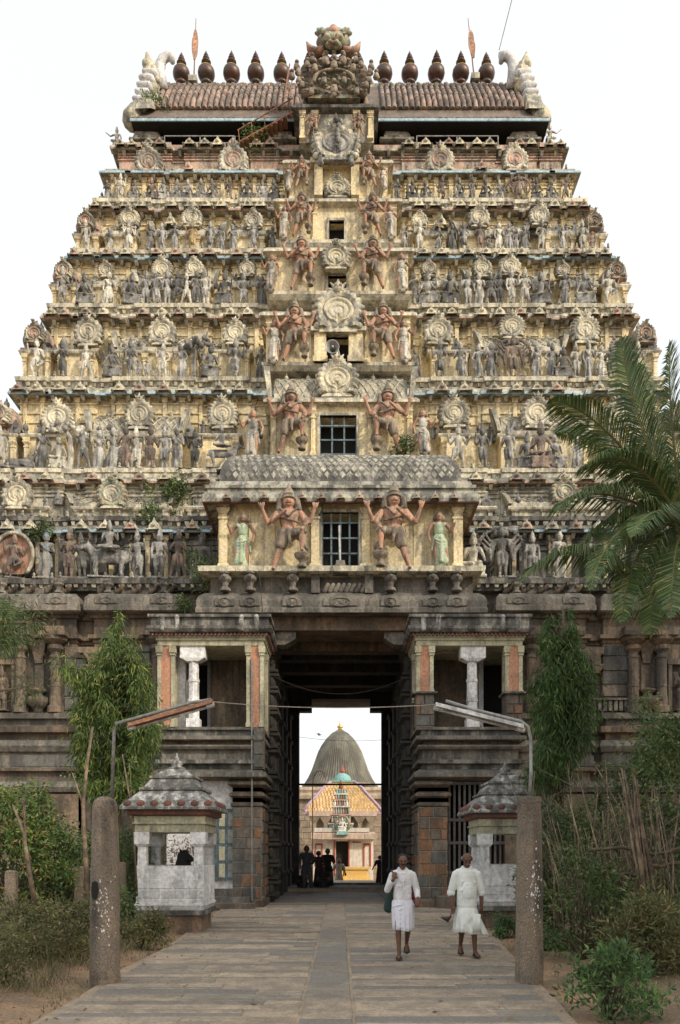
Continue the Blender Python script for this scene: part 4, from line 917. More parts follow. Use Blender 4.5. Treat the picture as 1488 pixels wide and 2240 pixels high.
# ================================================================ two-storey side porches
def side_porch(s):
    side = 'left' if s < 0 else 'right'; d = 23.4; xi, xo = 2.3, 5.5
    rt = thing('entrance_porch', ('stone porch left of the passage with a whitewashed lower wall' if s < 0 else
        'stone porch right of the passage with a barred gate below'), 'porch', (s*3.9, d, 0))
    def X(x): return s*x
    Z = lambda Y: PZ(Y, d)
    def B(name, m, x0, x1, y0, y1, z0, z1, par=None):
        mb = MB(); mb.box(X(x0), X(x1), y0, y1, z0, z1); return mb.build(name, m, par or rt)
    def ring(name, m, pr, a=xi, b=xo, y0=d, top=False, bot=False, par=None):
        mb = MB(); p, q = sorted((X(a), X(b))); mb.mould([(p, y0), (q, y0), (q, 26.3), (p, 26.3)], pr, top, bot); return mb.build(name, m, par or rt)
    # roof slab with battered parapet and red dentils
    ring('roof_slab', m_mould, [(.05, Z(1388)), (.22, Z(1386)), (.28, Z(1380)), (.28, Z(1374)), (.16, Z(1371)), (.16, Z(1356)), (.24, Z(1354)), (.24, Z(1348)), (0, Z(1347))], top=True, bot=True)
    for k in range(30):
        x = xi-.1+(xo-xi+.2)*k/29; mb = MB(); mb.box(X(x)-.03, X(x)+.03, d-.17, d+.02, Z(1393), Z(1389)+.02); mb.build('dentil', m_maroon, rt)
    for k in range(14):
        y = d+2.7*k/14; mb = MB(); mb.box(X(xi)-.17 if s > 0 else X(xi), X(xi) if s > 0 else X(xi)+.17, y, y+.06, Z(1393), Z(1389)+.02); mb.build('dentil', m_maroon, rt)
    for f in (.06, .2, .8, .94):
        mb = MB(); x = X(xi+(xo-xi)*f); mb.cap((x, d-.22, Z(1380)), (x, d-.22, Z(1358)), .09, .07); mb.ball((x, d-.24, Z(1355)), .08); mb.build('parapet_figure', m_shroof, rt, True)
    ring('frieze', m_olive, [(0, Z(1412)), (0, Z(1402)), (.04, Z(1401)), (.04, Z(1396)), (.08, Z(1394)), (.08, Z(1388))], bot=True, top=True)
    # corner pilasters
    def pil(x0, x1, Yb, y0=d, y1=d+.5):
        p, q = sorted((X(x0), X(x1))); zb, zt = Z(Yb), Z(1412)
        mb = MB(); mb.box(p+.08, q-.08, y0+.03, y1-.03, zb, zt); o = mb.build('pilaster', m_orange, rt)
        for a in (p, q-.11):
            e = MB(); e.box(a, a+.11, y0, y0+.12, zb+.1, zt-.22); e.box(a-.02, a+.13, y0-.03, y0+.14, zb, zb+.12); e.box(a-.02, a+.13, y0-.03, y0+.14, zt-.3, zt-.24); e.box(a-.04, a+.15, y0-.05, y0+.16, zt-.22, zt-.02); e.build('pilaster_edge', m_olive, o)
        for a in (y1-.12,):
            for xx in ((p, q-.11)): e = MB(); e.box(xx, xx+.11, a, a+.12, zb, zt-.02); e.build('pilaster_edge', m_olive, o)
        return o
    lowY = 1590 if s < 0 else 1518
    pil(xi, xi+.52, lowY); pil(xo-.52, xo, 1590 if s < 0 else 1518)
    pil(xi, xi+.4, 1518 if s > 0 else 1590, 24.4, 24.9)
    if s > 0:
        for (a, b) in ((xi-.12, xi+.62), (xo-.6, xo+.08)):
            B('pedestal_slab', m_mould, a, b, d-.12, d+.62, Z(1518), Z(1514)); q = B('pedestal', m_blk[1], a+.1, b-.08, d, d+.5, Z(1590), Z(1518))
            p0, p1 = sorted((X(a+.1), X(b-.08))); ashlar(q, p0, p1, d, Z(1588), Z(1519), .32, .35, (1, 2, 1))
    # upper room
    B('upper_floor', m_granite_g, xi, xo, d, 26.3, Z(1596), Z(1590))
    B('upper_back_wall', m_black, xi+.1, xo-.1, 25.9, 26.1, Z(1590), Z(1412))
    B('outer_side_wall', m_white2, xo-.12, xo, d+.5, 26, Z(1590), Z(1412)); 
    B('inner_side_wall', m_granite, xi, xi+.12, 24.9, 26, Z(1590), Z(1412)); B('upper_ceiling', m_white2, xi, xo, d+.1, 26, Z(1412)+.01, Z(1408))
    if s < 0:
        B('white_partition', m_white2, xo-.75, xo-.5, d+.5, d+.8, Z(1590), Z(1412))
        for (a, b) in ((4.1, 4.35), (3.3, 3.5)): B('inner_pier', m_white2, a, b, 25.5, 25.8, Z(1590), Z(1412))
    else:
        B('inner_pier', m_white2, 3.9, 4.3, 25.4, 25.8, Z(1590), Z(1412)); B('inner_pier', m_white2, 4.5, 4.65, 25.2, 25.4, Z(1590), Z(1412))
    cx = X(4.45) if s < 0 else X(4.02); mb = MB(); zb, zt = Z(1592), Z(1412)
    mb.frus(cx, d+.25, zb, zb+.3, .2, .2, .2, .2); mb.lathe((cx, d+.25, zb+.3), [(.17, 0), (.165, .5), (.185, .52), (.185, .6), (.165, .62), (.16, 1.1), (.18, 1.12), (.18, 1.2), (.155, 1.22), (.15, zt-zb-.75)], 8)
    mb.frus(cx, d+.25, zt-.45, zt-.35, .17, .17, .36, .2); mb.frus(cx, d+.25, zt-.35, zt-.005, .38, .2, .38, .2); mb.build('white_column', m_white, rt)
    # moulded plinth of the upper storey
    for pr, m in (([(0, Z(1608)), (.0, Z(1596)), (0.02, Z(1590))], m_mould), ([(0, Z(1620)), (.16, Z(1618)), (.16, Z(1610)), (0, Z(1608))], m_granite_g),
        ([(-.1, Z(1628)), (-.1, Z(1620))], m_granite), ([(-.05, Z(1640)), (.08, Z(1638)), (.13, Z(1633)), (.08, Z(1629)), (-.1, Z(1628))], m_granite_g),
        ([(-.05, Z(1660)), (-.05, Z(1640))], m_granite_g), ([(-.05, Z(1672)), (.12, Z(1670)), (.12, Z(1662)), (-.05, Z(1660))], m_mould), ([(-.04, Z(1682)), (-.04, Z(1672))], m_mould),
        ([(-.1, Z(1706)), (.18, Z(1702)), (.24, Z(1700)), (.22, Z(1690)), (.05, Z(1683)), (-.1, Z(1682))], m_granite_g)):
        ring('plinth_course', m, pr, a=xi+.15, b=xo-.05, y0=d+.08, bot=True)
    B('inner_pier_front', m_blk[1], xi, xi+.3, d-.03, d+.5, Z(1682), Z(1596)) if s < 0 else None
    if s < 0: ashlar(rt, X(xi+.3), X(xi), d-.03, Z(1680), Z(1597), .35, .35, (0, 2, 3))
    # lower storey
    q = B('lower_pier', m_mortar, xi+.08, xi+.95, d+.12, 26.3, 0, Z(1705))
    p0, p1 = sorted((X(xi+.08), X(xi+.95)))
    ashlar(q, p0, p1, d+.12, .25, Z(1765), .34, .42, (3, 2, 2) if s > 0 else (2, 3, 3))
    ashlar(q, d+.14, 26.0, X(xi+.08), .3, Z(1765), .34, .6, (2, 3, 3), 'x+' if s < 0 else 'x-')
    mb = MB(); pl = [(p0, d+.12), (p1, d+.12), (p1, 26.3), (p0, 26.3)]
    mb.mould(pl, [(0, 0), (.08, 0), (.08, .18), (0, .22)]); mb.build('pier_foot', m_granite, q); mb = MB(); mb.mould(pl, [(0, Z(1765)), (.06, Z(1762)), (.06, Z(1757)), (0, Z(1754)), (0, Z(1745)), (.1, Z(1741)), (.1, Z(1735)), (.0, Z(1731)), (0, Z(1722)), (.14, Z(1716)), (.14, Z(1710)), (0, Z(1704))], True)
    mb.build('pier_moulding', m_granite, q)
    # corner slab pillar shaft standing by the passage
    if s < 0:
        B('whitewashed_wall', m_whitewall, xi+.95, xo-.2, d+.35, d+.6, 0, Z(1704))
        B('wall_foot_stain', m_granite_g, xi+.94, xo-.2, d+.31, d+.349, 0, .55)
        dr = B('door', m_iron, 3.22, 3.82, d+.25, d+.34, Z(1925), Z(1768)); mb = MB(); mb.box(X(3.9), X(3.82), d+.2, d+.349, Z(1928), Z(1762)); mb.box(X(3.22), X(3.14), d+.2, d+.349, Z(1928), Z(1762)); mb.build('door_frame', m_steel, dr)
        for k in range(4):
            for c in (0, 1): 
                mb = MB(); x = X(3.32+c*.27); z = Z(1920)+k*.52; mb.box(x-.09, x+.09 , d+.235, d+.25, z, z+.42); mb.build('door_panel', m_olive if c else m_steel, dr)
        B('door_step', m_granite_g, xi+.4, 4.2, d-.35, d+.35, 0, .32); B('door_step', m_blk[1], xi+.2, 3.9, d-.8, d-.35, 0, .16)
        for k in range(3): mb = MB(); mb.tube([(X(xi+.35)+.0, d-.02, .2+k*.0), (X(xi+.35), d-.02, Z(1440))], .018 if k else .03, 5); (mb.build('conduit_pipe', m_steel, rt) if k == 0 else None)
    else:
        B('outer_pier', m_granite, xo-.5, xo, d+.15, 26, 0, Z(1704)); B('dark_room', m_black, xi+.95, xo-.5, 25.2, 25.4, 0, Z(1704)); B('wall_above_gate', m_granite, xi+.95, xo-.5, d+.5, d+.8, Z(1712), Z(1704))
        B('seat_block', m_blk[1], xi+.6, xi+1.1, d-.5, d+.1, 0, .35)
        g = thing('barred_gate', 'tall black iron and timber barred gate between the right porch pier and the right shrine', 'gate', (X(4.1), d+.3, 0))
        def GB(nm, x0, x1, z0, z1): mb = MB(); mb.box(x0, x1, d+.27, d+.32, z0, z1); mb.build(nm, m_ironB, g)
        for k in range(13): x = xi+1.0+k*.155; GB('gate_bar', x, x+.065, .1, Z(1712))
        for z in (.15, 1.0, 1.9, 2.6, Z(1715)): mb = MB(); mb.box(xi+.96, xo-.5, d+.24, d+.27, z, z+.09); mb.build('gate_rail', m_ironB, g)
    return rt
m_ironB = mat('weathered_grey_timber', (.13, .125, .125), (.10, .085, .075), 6, (.05, .045, .04), .5, 5, bump=.2)
side_porch(-1); side_porch(1)
# ================================================================ figures
V = Vector
def hum(mb, legs='stand', arms=(), crown=.16, skirt=None, lean=0, head=(0, 0), hip=.5, slim=1.0, body=True, cloth=True, hat=True, hk=1.1):
    """figure one unit tall without its crown, feet at the origin, facing -y"""
    H = hip; px = lean*.5; ch = V((lean, 0, H+.24)); pel = V((px, 0, H))
    if body:
        mb.cap(pel, (px*1.1, 0, H+.08), .085*slim, .066*slim, .75); mb.cap((px*1.1, 0, H+.08), ch, .064*slim, .09*slim, .72)
        mb.cap(ch+V((-.10, 0, .055)), ch+V((.10, 0, .055)), .045, .045, .9)
        mb.cap(ch+V((0, 0, .05)), ch+V((head[0]*.5, -.01, .13)), .036, .032)
        hc = ch+V((head[0], -.015+head[1], .185)); mb.ball(hc, .062*hk, (.92, 1, 1.2), 10); mb.ball(hc+V((0, -.06*hk, -.005)), .012, (1, 1, 1.4), 6)
        for s in (-1, 1): mb.ball(hc+V((s*.062, .005, -.01)), .018, (.7, 1, 1.5), 6)
        mb.ball(hc+V((0, -.045, -.05)), .022, (1.2, 1, .7), 6)
    hc = ch+V((head[0], -.015+head[1], .185))
    if hat and crown:
        mb.cap(hc+V((0, .005, .045)), hc+V((0, .005, .05+crown*.55)), .062, .044); mb.cap(hc+V((0, .005, .05+crown*.55)), hc+V((0, .005, .05+crown)), .035, .01)
        mb.lathe(hc+V((0, 0, .035)), [(.072, -.01), (.078, 0), (.072, .012)], 12)
    if body:
        L = {'stand': [((-.05, 0, 0), (-.055, -.01, .27-.5), (-.055, 0, .03-.5)), ((.05, 0, 0), (.055, -.01, .27-.5), (.06, 0, .03-.5))],
             'contra': [((-.05, 0, 0), (-.07, -.02, -.23), (-.05, 0, -.47)), ((.05, 0, 0), (.10, -.05, -.23), (.13, -.02, -.47))],
             'stride': [((-.05, 0, 0), (-.12, -.03, -.22), (-.17, 0, -.47)), ((.05, 0, 0), (.11, -.03, -.22), (.18, 0, -.47))],
             'guard': [((-.05, 0, 0), (-.10, -.01, -.23), (-.17, 0, -.47)), ((.05, 0, 0), (.15, -.12, -.03), (.15, -.10, -.26))],
             'dance': [((-.05, 0, 0), (-.12, -.05, -.18), (-.06, 0, -.40)), ((.05, 0, 0), (.16, -.08, -.06), (.02, -.12, -.20))],
             'seat': [((-.06, 0, 0), (-.22, -.08, -.02), (-.02, -.15, -.05)), ((.06, 0, 0), (.22, -.08, -.02), (.03, -.14, -.04))],
             'ease': [((-.06, 0, 0), (-.2, -.08, 0), (-.02, -.14, -.02)), ((.06, 0, 0), (.12, -.12, -.01), (.12, -.13, -.24))]}[legs]
        for (a, b, c) in L:
            a = pel+V(a); b = V((px, 0, H))+V(b); c = V((px, 0, H))+V(c)
            if legs in ('seat', 'ease') : mb.cap(a, b, .06, .046); mb.cap(b, c, .044, .03)
            else:
                mb.cap(a, b, .06*slim, .04); mb.cap(b, b+(c-b)*.35, .038, .037); mb.cap(b+(c-b)*.35, c, .037, .022)
            mb.cap(c+V((0, .01, -.005)), c+V((0, -.06, -.018)), .022, .018)
        for arm in arms:
            s = arm[0]; sh = ch+V((s*.125, 0, .05)); e = ch+V((s*arm[1][0], arm[1][1], arm[1][2])); w_ = ch+V((s*arm[2][0], arm[2][1], arm[2][2]))
            mb.cap(sh, e, .036, .027); mb.cap(e, w_, .027, .02); mb.cap(w_, w_+(w_-e).normalized()*.04, .024, .018, .8)
    if cloth and skirt:
        if skirt == 'long':
            mb.cap(pel+V((0, 0, .03)), (px+.01, 0, .1), .095, .085, .8, 14); mb.cap((px, 0, .14), (px+.02, 0, .05), .088, .10, .7, 14)
            mb.cap(pel+V((.02, -.07, .02)), (px+.02, -.09, .08), .03, .035)
            mb.cap(pel+V((-.1, -.02, .03)), ch+V((.09, -.06, .04)), .022, .03); mb.cap(pel+V((-.1, .0, .0)), pel+V((-.13, 0, -.2)), .03, .02)
        if skirt == 'short':
            for (a, b, c) in ([((-.05, 0, 0), (-.055, -.01, -.2), 0), ((.05, 0, 0), (.055, -.01, -.2), 0)] if legs in ('stand', 'contra') else [(q[0], [k*.8 for k in q[1]], 0) for q in L]):
                mb.cap(pel+V(a), V((px, 0, H))+V(b), .078, .058, .95)
            mb.cap(pel+V((-.07, -.01, .02)), pel+V((.07, -.01, .02)), .045, .045); mb.cap(pel+V((0, -.08, 0)), pel+V((.01, -.08, -.2)), .026, .012)
        if skirt == 'seat': mb.cap(pel+V((-.12, -.03, -.03)), pel+V((.12, -.03, -.03)), .06, .06)
DOWN = (.155, .0, -.12), (.145, -.05, -.25); BENT = (.165, 0, -.12), (.09, -.12, -.04); UP = (.19, 0, -.08), (.20, -.08, .10); OUT = (.20, 0, -.08), (.24, -.08, .04); HIPH = (.19, .02, -.1), (.10, -.03, -.2); PRAY = (.17, -.04, -.1), (.02, -.13, -.0)
def base(mb, w_=.16, h=.05): mb.frus(0, 0, 0, h*.5, w_, .13, w_, .13); mb.frus(0, 0, h*.5, h, w_*.85, .11, w_*.9, .115)
SM = {}
def S(name, fn, vox=.0135):
    mb = MB(); fn(mb); SM[name] = remesh(mb, name, m_sgrey, vox, 1)
def f_(**k):
    b = k.pop('base', .16)
    def g(mb): hum(mb, **k); base(mb, b)
    return g
S('male', f_(arms=[(-1,)+BENT, (1,)+DOWN], crown=.18, skirt='short'))
S('king', f_(legs='contra', arms=[(-1,)+UP, (1,)+HIPH], crown=.2, skirt='short', lean=.02))
S('woman', f_(legs='contra', arms=[(-1,)+BENT, (1,)+DOWN], crown=.09, skirt='long', lean=-.02, slim=.9))
S('maid', f_(legs='contra', arms=[(-1,)+HIPH, (1,)+UP], crown=.13, skirt='long', lean=.03, slim=.9))
S('pray', f_(arms=[(-1,)+PRAY, (1,)+PRAY], crown=.12, skirt='long'))
S('four', f_(arms=[(-1,)+UP, (1,)+UP, (-1,)+BENT, (1,)+BENT], crown=.18, skirt='short'))
S('four2', f_(legs='stride', arms=[(-1,)+OUT, (1,)+OUT, (-1,)+HIPH, (1,)+BENT], crown=.17, skirt='short'))
S('dancer', f_(legs='dance', arms=[(-1,)+UP, (1,)+OUT, (1,)+BENT], crown=.15, skirt='short', base=.18))
S('hero', f_(legs='stride', arms=[(-1,)+OUT, (1,)+BENT], crown=.14, skirt='short', lean=.03, base=.2))
def seated(mb, four=True, legs='seat'):
    hum(mb, legs=legs, hip=.30, arms=[(-1,)+BENT, (1,)+((.19, -.03, -.12), (.2, -.12, -.2))]+([(-1,)+UP, (1,)+UP] if four else []), crown=.17, skirt='seat')
    mb.frus(0, 0, 0, .06, .24, .16, .24, .16); mb.frus(0, 0, .06, .22, .2, .14, .22, .15); mb.cap((-.18, .02, .22), (.18, .02, .22), .05, .05)
S('seated', lambda m: seated(m)); S('ease', lambda m: seated(m, False, 'ease')); 
S('seated2', lambda m: seated(m, False))
def many(mb):
    hum(mb, legs='stand', arms=[(s, (.22, 0, .05-.1*k), (.2+.16*cos(.9-.55*k), -.04, .2*sin(.9-.55*k)+.02)) for s in (-1, 1) for k in range(5)], crown=.16, skirt='short'); base(mb, .24)
    for s in (-1, 1): mb.ball((s*.1, .01, .925), .05, (1, 1, 1.2), 8); mb.cap((s*.1, .01, .97), (s*.1, .01, 1.05), .04, .01)
    n = 22
    for k in range(n):
        a = -.5+(pi+1.0)*k/(n-1); mb.cap((.42*cos(a), .09, .66+.40*sin(a)), (.45*cos(a+.14), .09, .66+.43*sin(a+.14)), .03, .03)
S('many', many, .015)
def quad(mb, o, L, h, r, hd, horse=False, s=1):
    x, y, z = o; mb.cap((x-L/2, y, z+h), (x+L/2, y, z+h+.02), r, r*1.05, .7)
    for dx in (-L/2, L/2):
        for dy in (-.05, .05): mb.cap((x+dx, y+dy, z+h-.02), (x+dx+.03*s, y+dy, z+h*.45), r*.42, r*.26); mb.cap((x+dx+.03*s, y+dy, z+h*.45), (x+dx, y+dy, z+.02), r*.24, r*.2)
    nk = (x+s*(L/2+r*.4), y, z+h+r*.4); hp = (x+s*(L/2+hd), y-.03, z+h+r*1.5+(.06 if horse else 0)); mb.cap(nk, hp, r*.7, r*.42); mb.cap(hp, (hp[0]+s*.11, hp[1]-.02, hp[2]-.05), r*.42, r*.25)
    for k in (-1, 1): mb.cap((hp[0], hp[1]+k*.03, hp[2]+.03), (hp[0]-s*.01, hp[1]+k*.05, hp[2]+.09), .02, .008)
    if not horse: mb.ball((x+s*L*.3, y, z+h+r), r*.45, n=8)
    mb.tube([(x-s*L/2, y, z+h), (x-s*(L/2+r*1.1), y, z+h-.02), (x-s*(L/2+r*1.2), y, z+h*.5)], [.02, .015, .02], 5)
def rider(mb, horse):
    quad(mb, (0, .02, 0), .42 if not horse else .4, .36, .12 if not horse else .09, .14, horse, 1 if horse else -1)
    t = MB(); hum(t, legs='seat', hip=.3, arms=[(-1,)+BENT, (1,)+UP], crown=.15, skirt='seat'); k = .72; mb.add([(v[0]*k, v[1]*k-.08, v[2]*k+.30) for v in t.v], t.f); mb.frus(0, 0, 0, .03, .34, .15, .34, .15)
S('bullrider', lambda m: rider(m, False), .015); S('horserider', lambda m: rider(m, True), .015)
def reclining(mb):
    mb.frus(0, 0, 0, .08, .62, .2, .6, .18); mb.cap((-.32, 0, .22), (.30, 0, .25), .17, .17, .85); mb.cap((-.3, -.05, .15), (-.1, -.14, .13), .09, .06); mb.cap((.25, -.06, .14), (.42, -.15, .12), .08, .05)
    mb.ball((.16, 0, .41), .09, n=8); mb.cap((.33, 0, .33), (.46, -.03, .56), .13, .09); mb.cap((.46, -.03, .56), (.60, -.05, .49), .09, .055)
    for k in (-1, 1): mb.cap((.44, -.02+k*.05, .62), (.43, -.02+k*.10, .74), .025, .008); mb.cap((.42, k*.07, .57), (.38, k*.15, .56), .03, .015)
    mb.cap((.05, -.13, .2), (.2, -.17, .12), .05, .04); mb.tube([(-.46, 0, .25), (-.5, -.08, .15), (-.4, -.14, .12)], .02, 5)
S('bull', reclining, .016)
def seat_out(mb):
    hum(mb, legs='ease', hip=.36, arms=[(-1, (.26, -.02, -.02), (.42, -.04, .1)), (1,)+((.19, -.03, -.12), (.2, -.12, -.2))], crown=.17, skirt='seat'); mb.frus(0, 0, 0, .1, .26, .18, .26, .18); mb.ball((0, .02, .2), .2, (1.1, .8, .8), 10)
S('seatout', seat_out)
def kids(mb):
    for dx, q in ((-.0, .9),): hum(mb, arms=[(-1,)+DOWN, (1,)+DOWN], crown=.0, skirt='short'); mb.ball((0, -.02, .93), .08, n=8)
S('child', kids)
def tree_fig(mb):
    mb.tube([(0, 0, 0), (.03, 0, .5), (-.02, 0, .9), (-.15, 0, 1.1)], [.08, .06, .055, .05], 7)
    for k in range(26): mb.ball((R.uniform(-.45, .3), R.uniform(-.1, .05), 1.1+R.uniform(-.12, .16)), R.uniform(.05, .09), n=6)
S('leafytree', tree_fig, .017)
MATS = {'g': m_sgrey, 'p': m_spale, 'd': m_sdark, 's': m_redst, 'b': m_sblue, 'y': m_syel}
LOOK = {'g': 'grey weathered', 'p': 'pale weathered', 'd': 'blackened', 's': 'worn reddish', 'b': 'faded blue', 'y': 'ochre yellow'}
KIND = {'male': 'crowned standing male', 'king': 'crowned arm raising male', 'woman': 'draped standing female', 'maid': 'draped hand raising female', 'pray': 'robed praying', 'four': 'four armed standing',
 'four2': 'four armed wide stanced', 'dancer': 'dancing', 'hero': 'striding male', 'seated': 'four armed cross legged', 'seated2': 'cross legged seated', 'ease': 'leg dangling seated', 'many': 'many armed', 'bullrider': 'rider on a bull', 'horserider': 'rider on a horse',
 'bull': 'reclining bull', 'child': 'small child', 'leafytree': 'plaster tree', 'seatout': 'seated open armed'}
ORD = ['', 'first', 'second', 'third', 'fourth', 'fifth', 'sixth', 'seventh', 'eighth', 'ninth', 'tenth', 'eleventh', 'twelfth', 'thirteenth', 'fourteenth', 'fifteenth', 'sixteenth', 'seventeenth']
ROWN = {0: 'lowest row', 2: 'second row up', 3: 'third row up', 4: 'fourth row up', 5: 'fifth row up', 6: 'topmost row'}
HEAD = {0: (1262, 1162), 2: (1022, 930), 3: (820, 742), 4: (662, 588), 5: (545, 484), 6: (434, 382)}
FIG = {
 0: [(30, 'dancer', 's', 1), (98, 'woman', 'b', 1), (150, 'four', 's', 1.05), (180, 'male', 'd', .95), (240, 'bullrider', 'g', 1.25), (305, 'king', 'g', 1), (347, 'male', 'g', 1), (388, 'hero', 's', 1), (443, 'seated', 'd', 1), (1035, 'ease', 'p', 1.1), (1100, 'many', 'g', 1.1), (1165, 'male', 'g', 1), (1225, 'woman', 'p', 1), (1290, 'woman', 'g', 1), (1350, 'male', 'g', 1), (1410, 'four', 'g', 1)],
 2: [(4, 'male', 'p', 1), (45, 'bull', 'd', .62), (90, 'woman', 'g', 1.0), (128, 'ease', 'p', .85), (152, 'leafytree', 'p', .95), (185, 'hero', 'g', 1), (216, 'woman', 'g', 1), (248, 'maid', 'g', 1), (275, 'woman', 's', 1), (300, 'king', 'p', 1), (327, 'male', 's', .98), (360, 'male', 'g', 1), (388, 'woman', 'g', 1), (426, 'four', 'd', .95), (487, 'horserider', 'g', 1.05), (1000, 'four2', 'p', 1), (1058, 'four', 'g', 1), (1115, 'male', 'g', 1), (1153, 'seated2', 'g', .9), (1185, 'ease', 's', 1.15), (1216, 'seated2', 'g', .9), (1262, 'woman', 'g', 1), (1330, 'male', 'g', 1), (1385, 'maid', 'g', 1)],
 3: [(80, 'dancer', 'p', 1.08), (140, 'pray', 'd', 1), (190, 'hero', 'p', 1), (246, 'seated', 'g', 1), (288, 'male', 'g', 1.05), (304, 'child', 'g', .6), (323, 'child', 'g', .6), (353, 'king', 'p', 1), (401, 'maid', 'g', 1), (427, 'leafytree', 'd', .95), (460, 'seated', 'g', 1.02), (514, 'four', 'g', 1.1), (570, 'woman', 'd', .9), (912, 'woman', 'g', .9), (960, 'king', 'g', 1.05), (1010, 'woman', 'g', 1.05), (1044, 'maid', 'g', 1), (1073, 'woman', 'g', 1), (1124, 'many', 's', 1.15), (1173, 'woman', 'g', 1), (1203, 'maid', 'g', 1), (1230, 'seated2', 'd', .95), (1262, 'male', 'p', 1), (1288, 'woman', 'g', 1), (1315, 'woman', 'p', 1), (1337, 'male', 'd', 1), (1393, 'four', 'p', 1.05)],
 4: [(138, 'male', 'p', 1.1), (187, 'seated', 'g', 1), (235, 'woman', 'p', 1), (288, 'seated', 'g', 1), (318, 'male', 'g', 1), (342, 'king', 'g', 1), (366, 'male', 'g', 1), (388, 'dancer', 'd', 1), (408, 'hero', 'p', 1), (430, 'woman', 'g', 1), (451, 'male', 'p', 1), (490, 'seated', 'd', 1.02), (535, 'king', 'g', 1), (572, 'woman', 'd', .95), (905, 'woman', 'g', .95), (937, 'seated', 'g', 1.1), (984, 'seated2', 'd', 1.08), (1025, 'four', 'g', 1), (1049, 'woman', 'p', 1), (1074, 'hero', 'd', .98), (1094, 'male', 'd', .98), (1120, 'male', 'p', 1), (1146, 'king', 'p', 1.02), (1183, 'seated', 'g', 1.05), (1236, 'woman', 'g', 1), (1281, 'seated', 'g', 1.05), (1335, 'dancer', 'p', 1.08)],
 5: [(190, 'male', 'p', 1.05), (240, 'pray', 'g', .9), (283, 'four', 'p', 1.05), (328, 'woman', 'g', .95), (355, 'male', 'g', 1), (383, 'pray', 'g', 1), (420, 'king', 'y', 1.05), (459, 'male', 'g', 1), (483, 'woman', 'g', 1), (512, 'maid', 'g', 1), (556, 'male', 'g', 1), (598, 'woman', 'd', .95), (885, 'woman', 'g', .95), (918, 'four', 'p', 1.05), (960, 'pray', 'g', .9), (990, 'woman', 'g', 1), (1015, 'king', 'g', 1), (1051, 'male', 's', 1.05), (1071, 'child', 'g', .6), (1090, 'woman', 'p', 1.05), (1112, 'maid', 'g', 1.05), (1129, 'child', 'g', .8), (1151, 'woman', 'g', .95), (1184, 'king', 'p', 1.05), (1230, 'woman', 'g', .95), (1276, 'four', 'p', 1.05), (1296, 'child', 's', .8)],
 6: [(236, 'pray', 'g', .9), (263, 'four', 'p', 1.1), (294, 'seated2', 'g', 1), (333, 'seated2', 's', 1.05), (360, 'ease', 'g', 1), (386, 'seated', 'g', 1), (410, 'seated2', 'g', 1), (438, 'ease', 'g', 1), (466, 'seated', 'd', 1), (502, 'four', 's', 1), (540, 'seated', 'd', 1), (574, 'seated', 'g', 1), (600, 'seated2', 'd', 1), (869, 'pray', 'g', 1), (901, 'seated', 'd', 1.02), (931, 'seated2', 'd', 1), (966, 'dancer', 's', 1.05), (1004, 'seated', 'g', 1.02), (1034, 'four', 'd', .95), (1064, 'ease', 'd', 1), (1093, 'seated', 'g', 1), (1135, 'many', 's', 1.05), (1175, 'ease', 'd', 1), (1206, 'seated2', 'd', 1), (1236, 'hero', 's', 1)]}
for ti, lst in FIG.items():
    yf, yh = HEAD[ti]; nl = nr_ = 0
    D0 = TD(TIERS[ti][0]); z0 = PZ(TIERS[ti][0], D0)
    rights = [f for f in lst if f[0] > 740]
    for (X, kd, mc, sc_) in lst:
        left = X < 740
        if left: nl += 1; k = nl; wh = 'left half'
        else: nr_ += 1; k = nr_; wh = 'right half'
        d = D0+.16; h = (yf-yh)/F*d*sc_*1.06
        me = SM[kd]; o = bpy.data.objects.new('statue', me); link(o)
        o.location = (PX(X, d), d, z0+.006); f = h/1.08*.98 if kd != 'bull' else h
        if kd in ('bullrider', 'horserider'): f *= 1.05
        if kd in ('seated', 'seated2', 'ease'): f *= 1.12
        mir = -1 if R.random() < .4 and kd not in ('horserider', 'bullrider', 'bull') else 1
        fx = f*R.uniform(1.0, 1.12); o.scale = (fx*mir, f*.9, f*R.uniform(.94, 1.05)); o.rotation_euler = (R.uniform(-.03, .03), R.uniform(-.05, .05), R.uniform(-.3, .3))
        o.material_slots[0].link = 'OBJECT'; o.material_slots[0].material = MATS[mc]
        tag(o, f"{LOOK[mc]} {KIND[kd]} statue, {ORD[k]} from left, {wh}, {ROWN[ti]}", 'statue', 'statues along the storeys of the gate tower')
# statues on the roof corners and veranda
def stat(X, Y, d, kd, mc, h, label, mir=1, rz=0, gy=.9):
    o = bpy.data.objects.new('statue', SM[kd]); link(o); o.location = P(X, Y, d); o.scale = (h*mir, h*gy, h); o.rotation_euler = (0, 0, rz)
    o.material_slots[0].link = 'OBJECT'; o.material_slots[0].material = MATS[mc]; return tag(o, label, 'statue', 'statues along the storeys of the gate tower')
stat(256, 330, 31.9, 'seatout', 'p', 1.0, 'pale seated statue stretching an arm outward on the top left corner of the tower')
stat(1203, 325, 31.9, 'seatout', 'p', 1.05, 'pale seated statue stretching an arm outward on the top right corner of the tower', -1)
for (X, m_, l) in ((322, -1, 'leftmost of the four reclining bulls under the tiled roof'), (612, 1, 'reclining bull just left of the central dormer'), (868, -1, 'reclining bull just right of the central dormer'), (1145, 1, 'rightmost of the four reclining bulls under the tiled roof')):
    stat(X, 313, 31.75, 'bull', 'p', 1.15, l, m_)
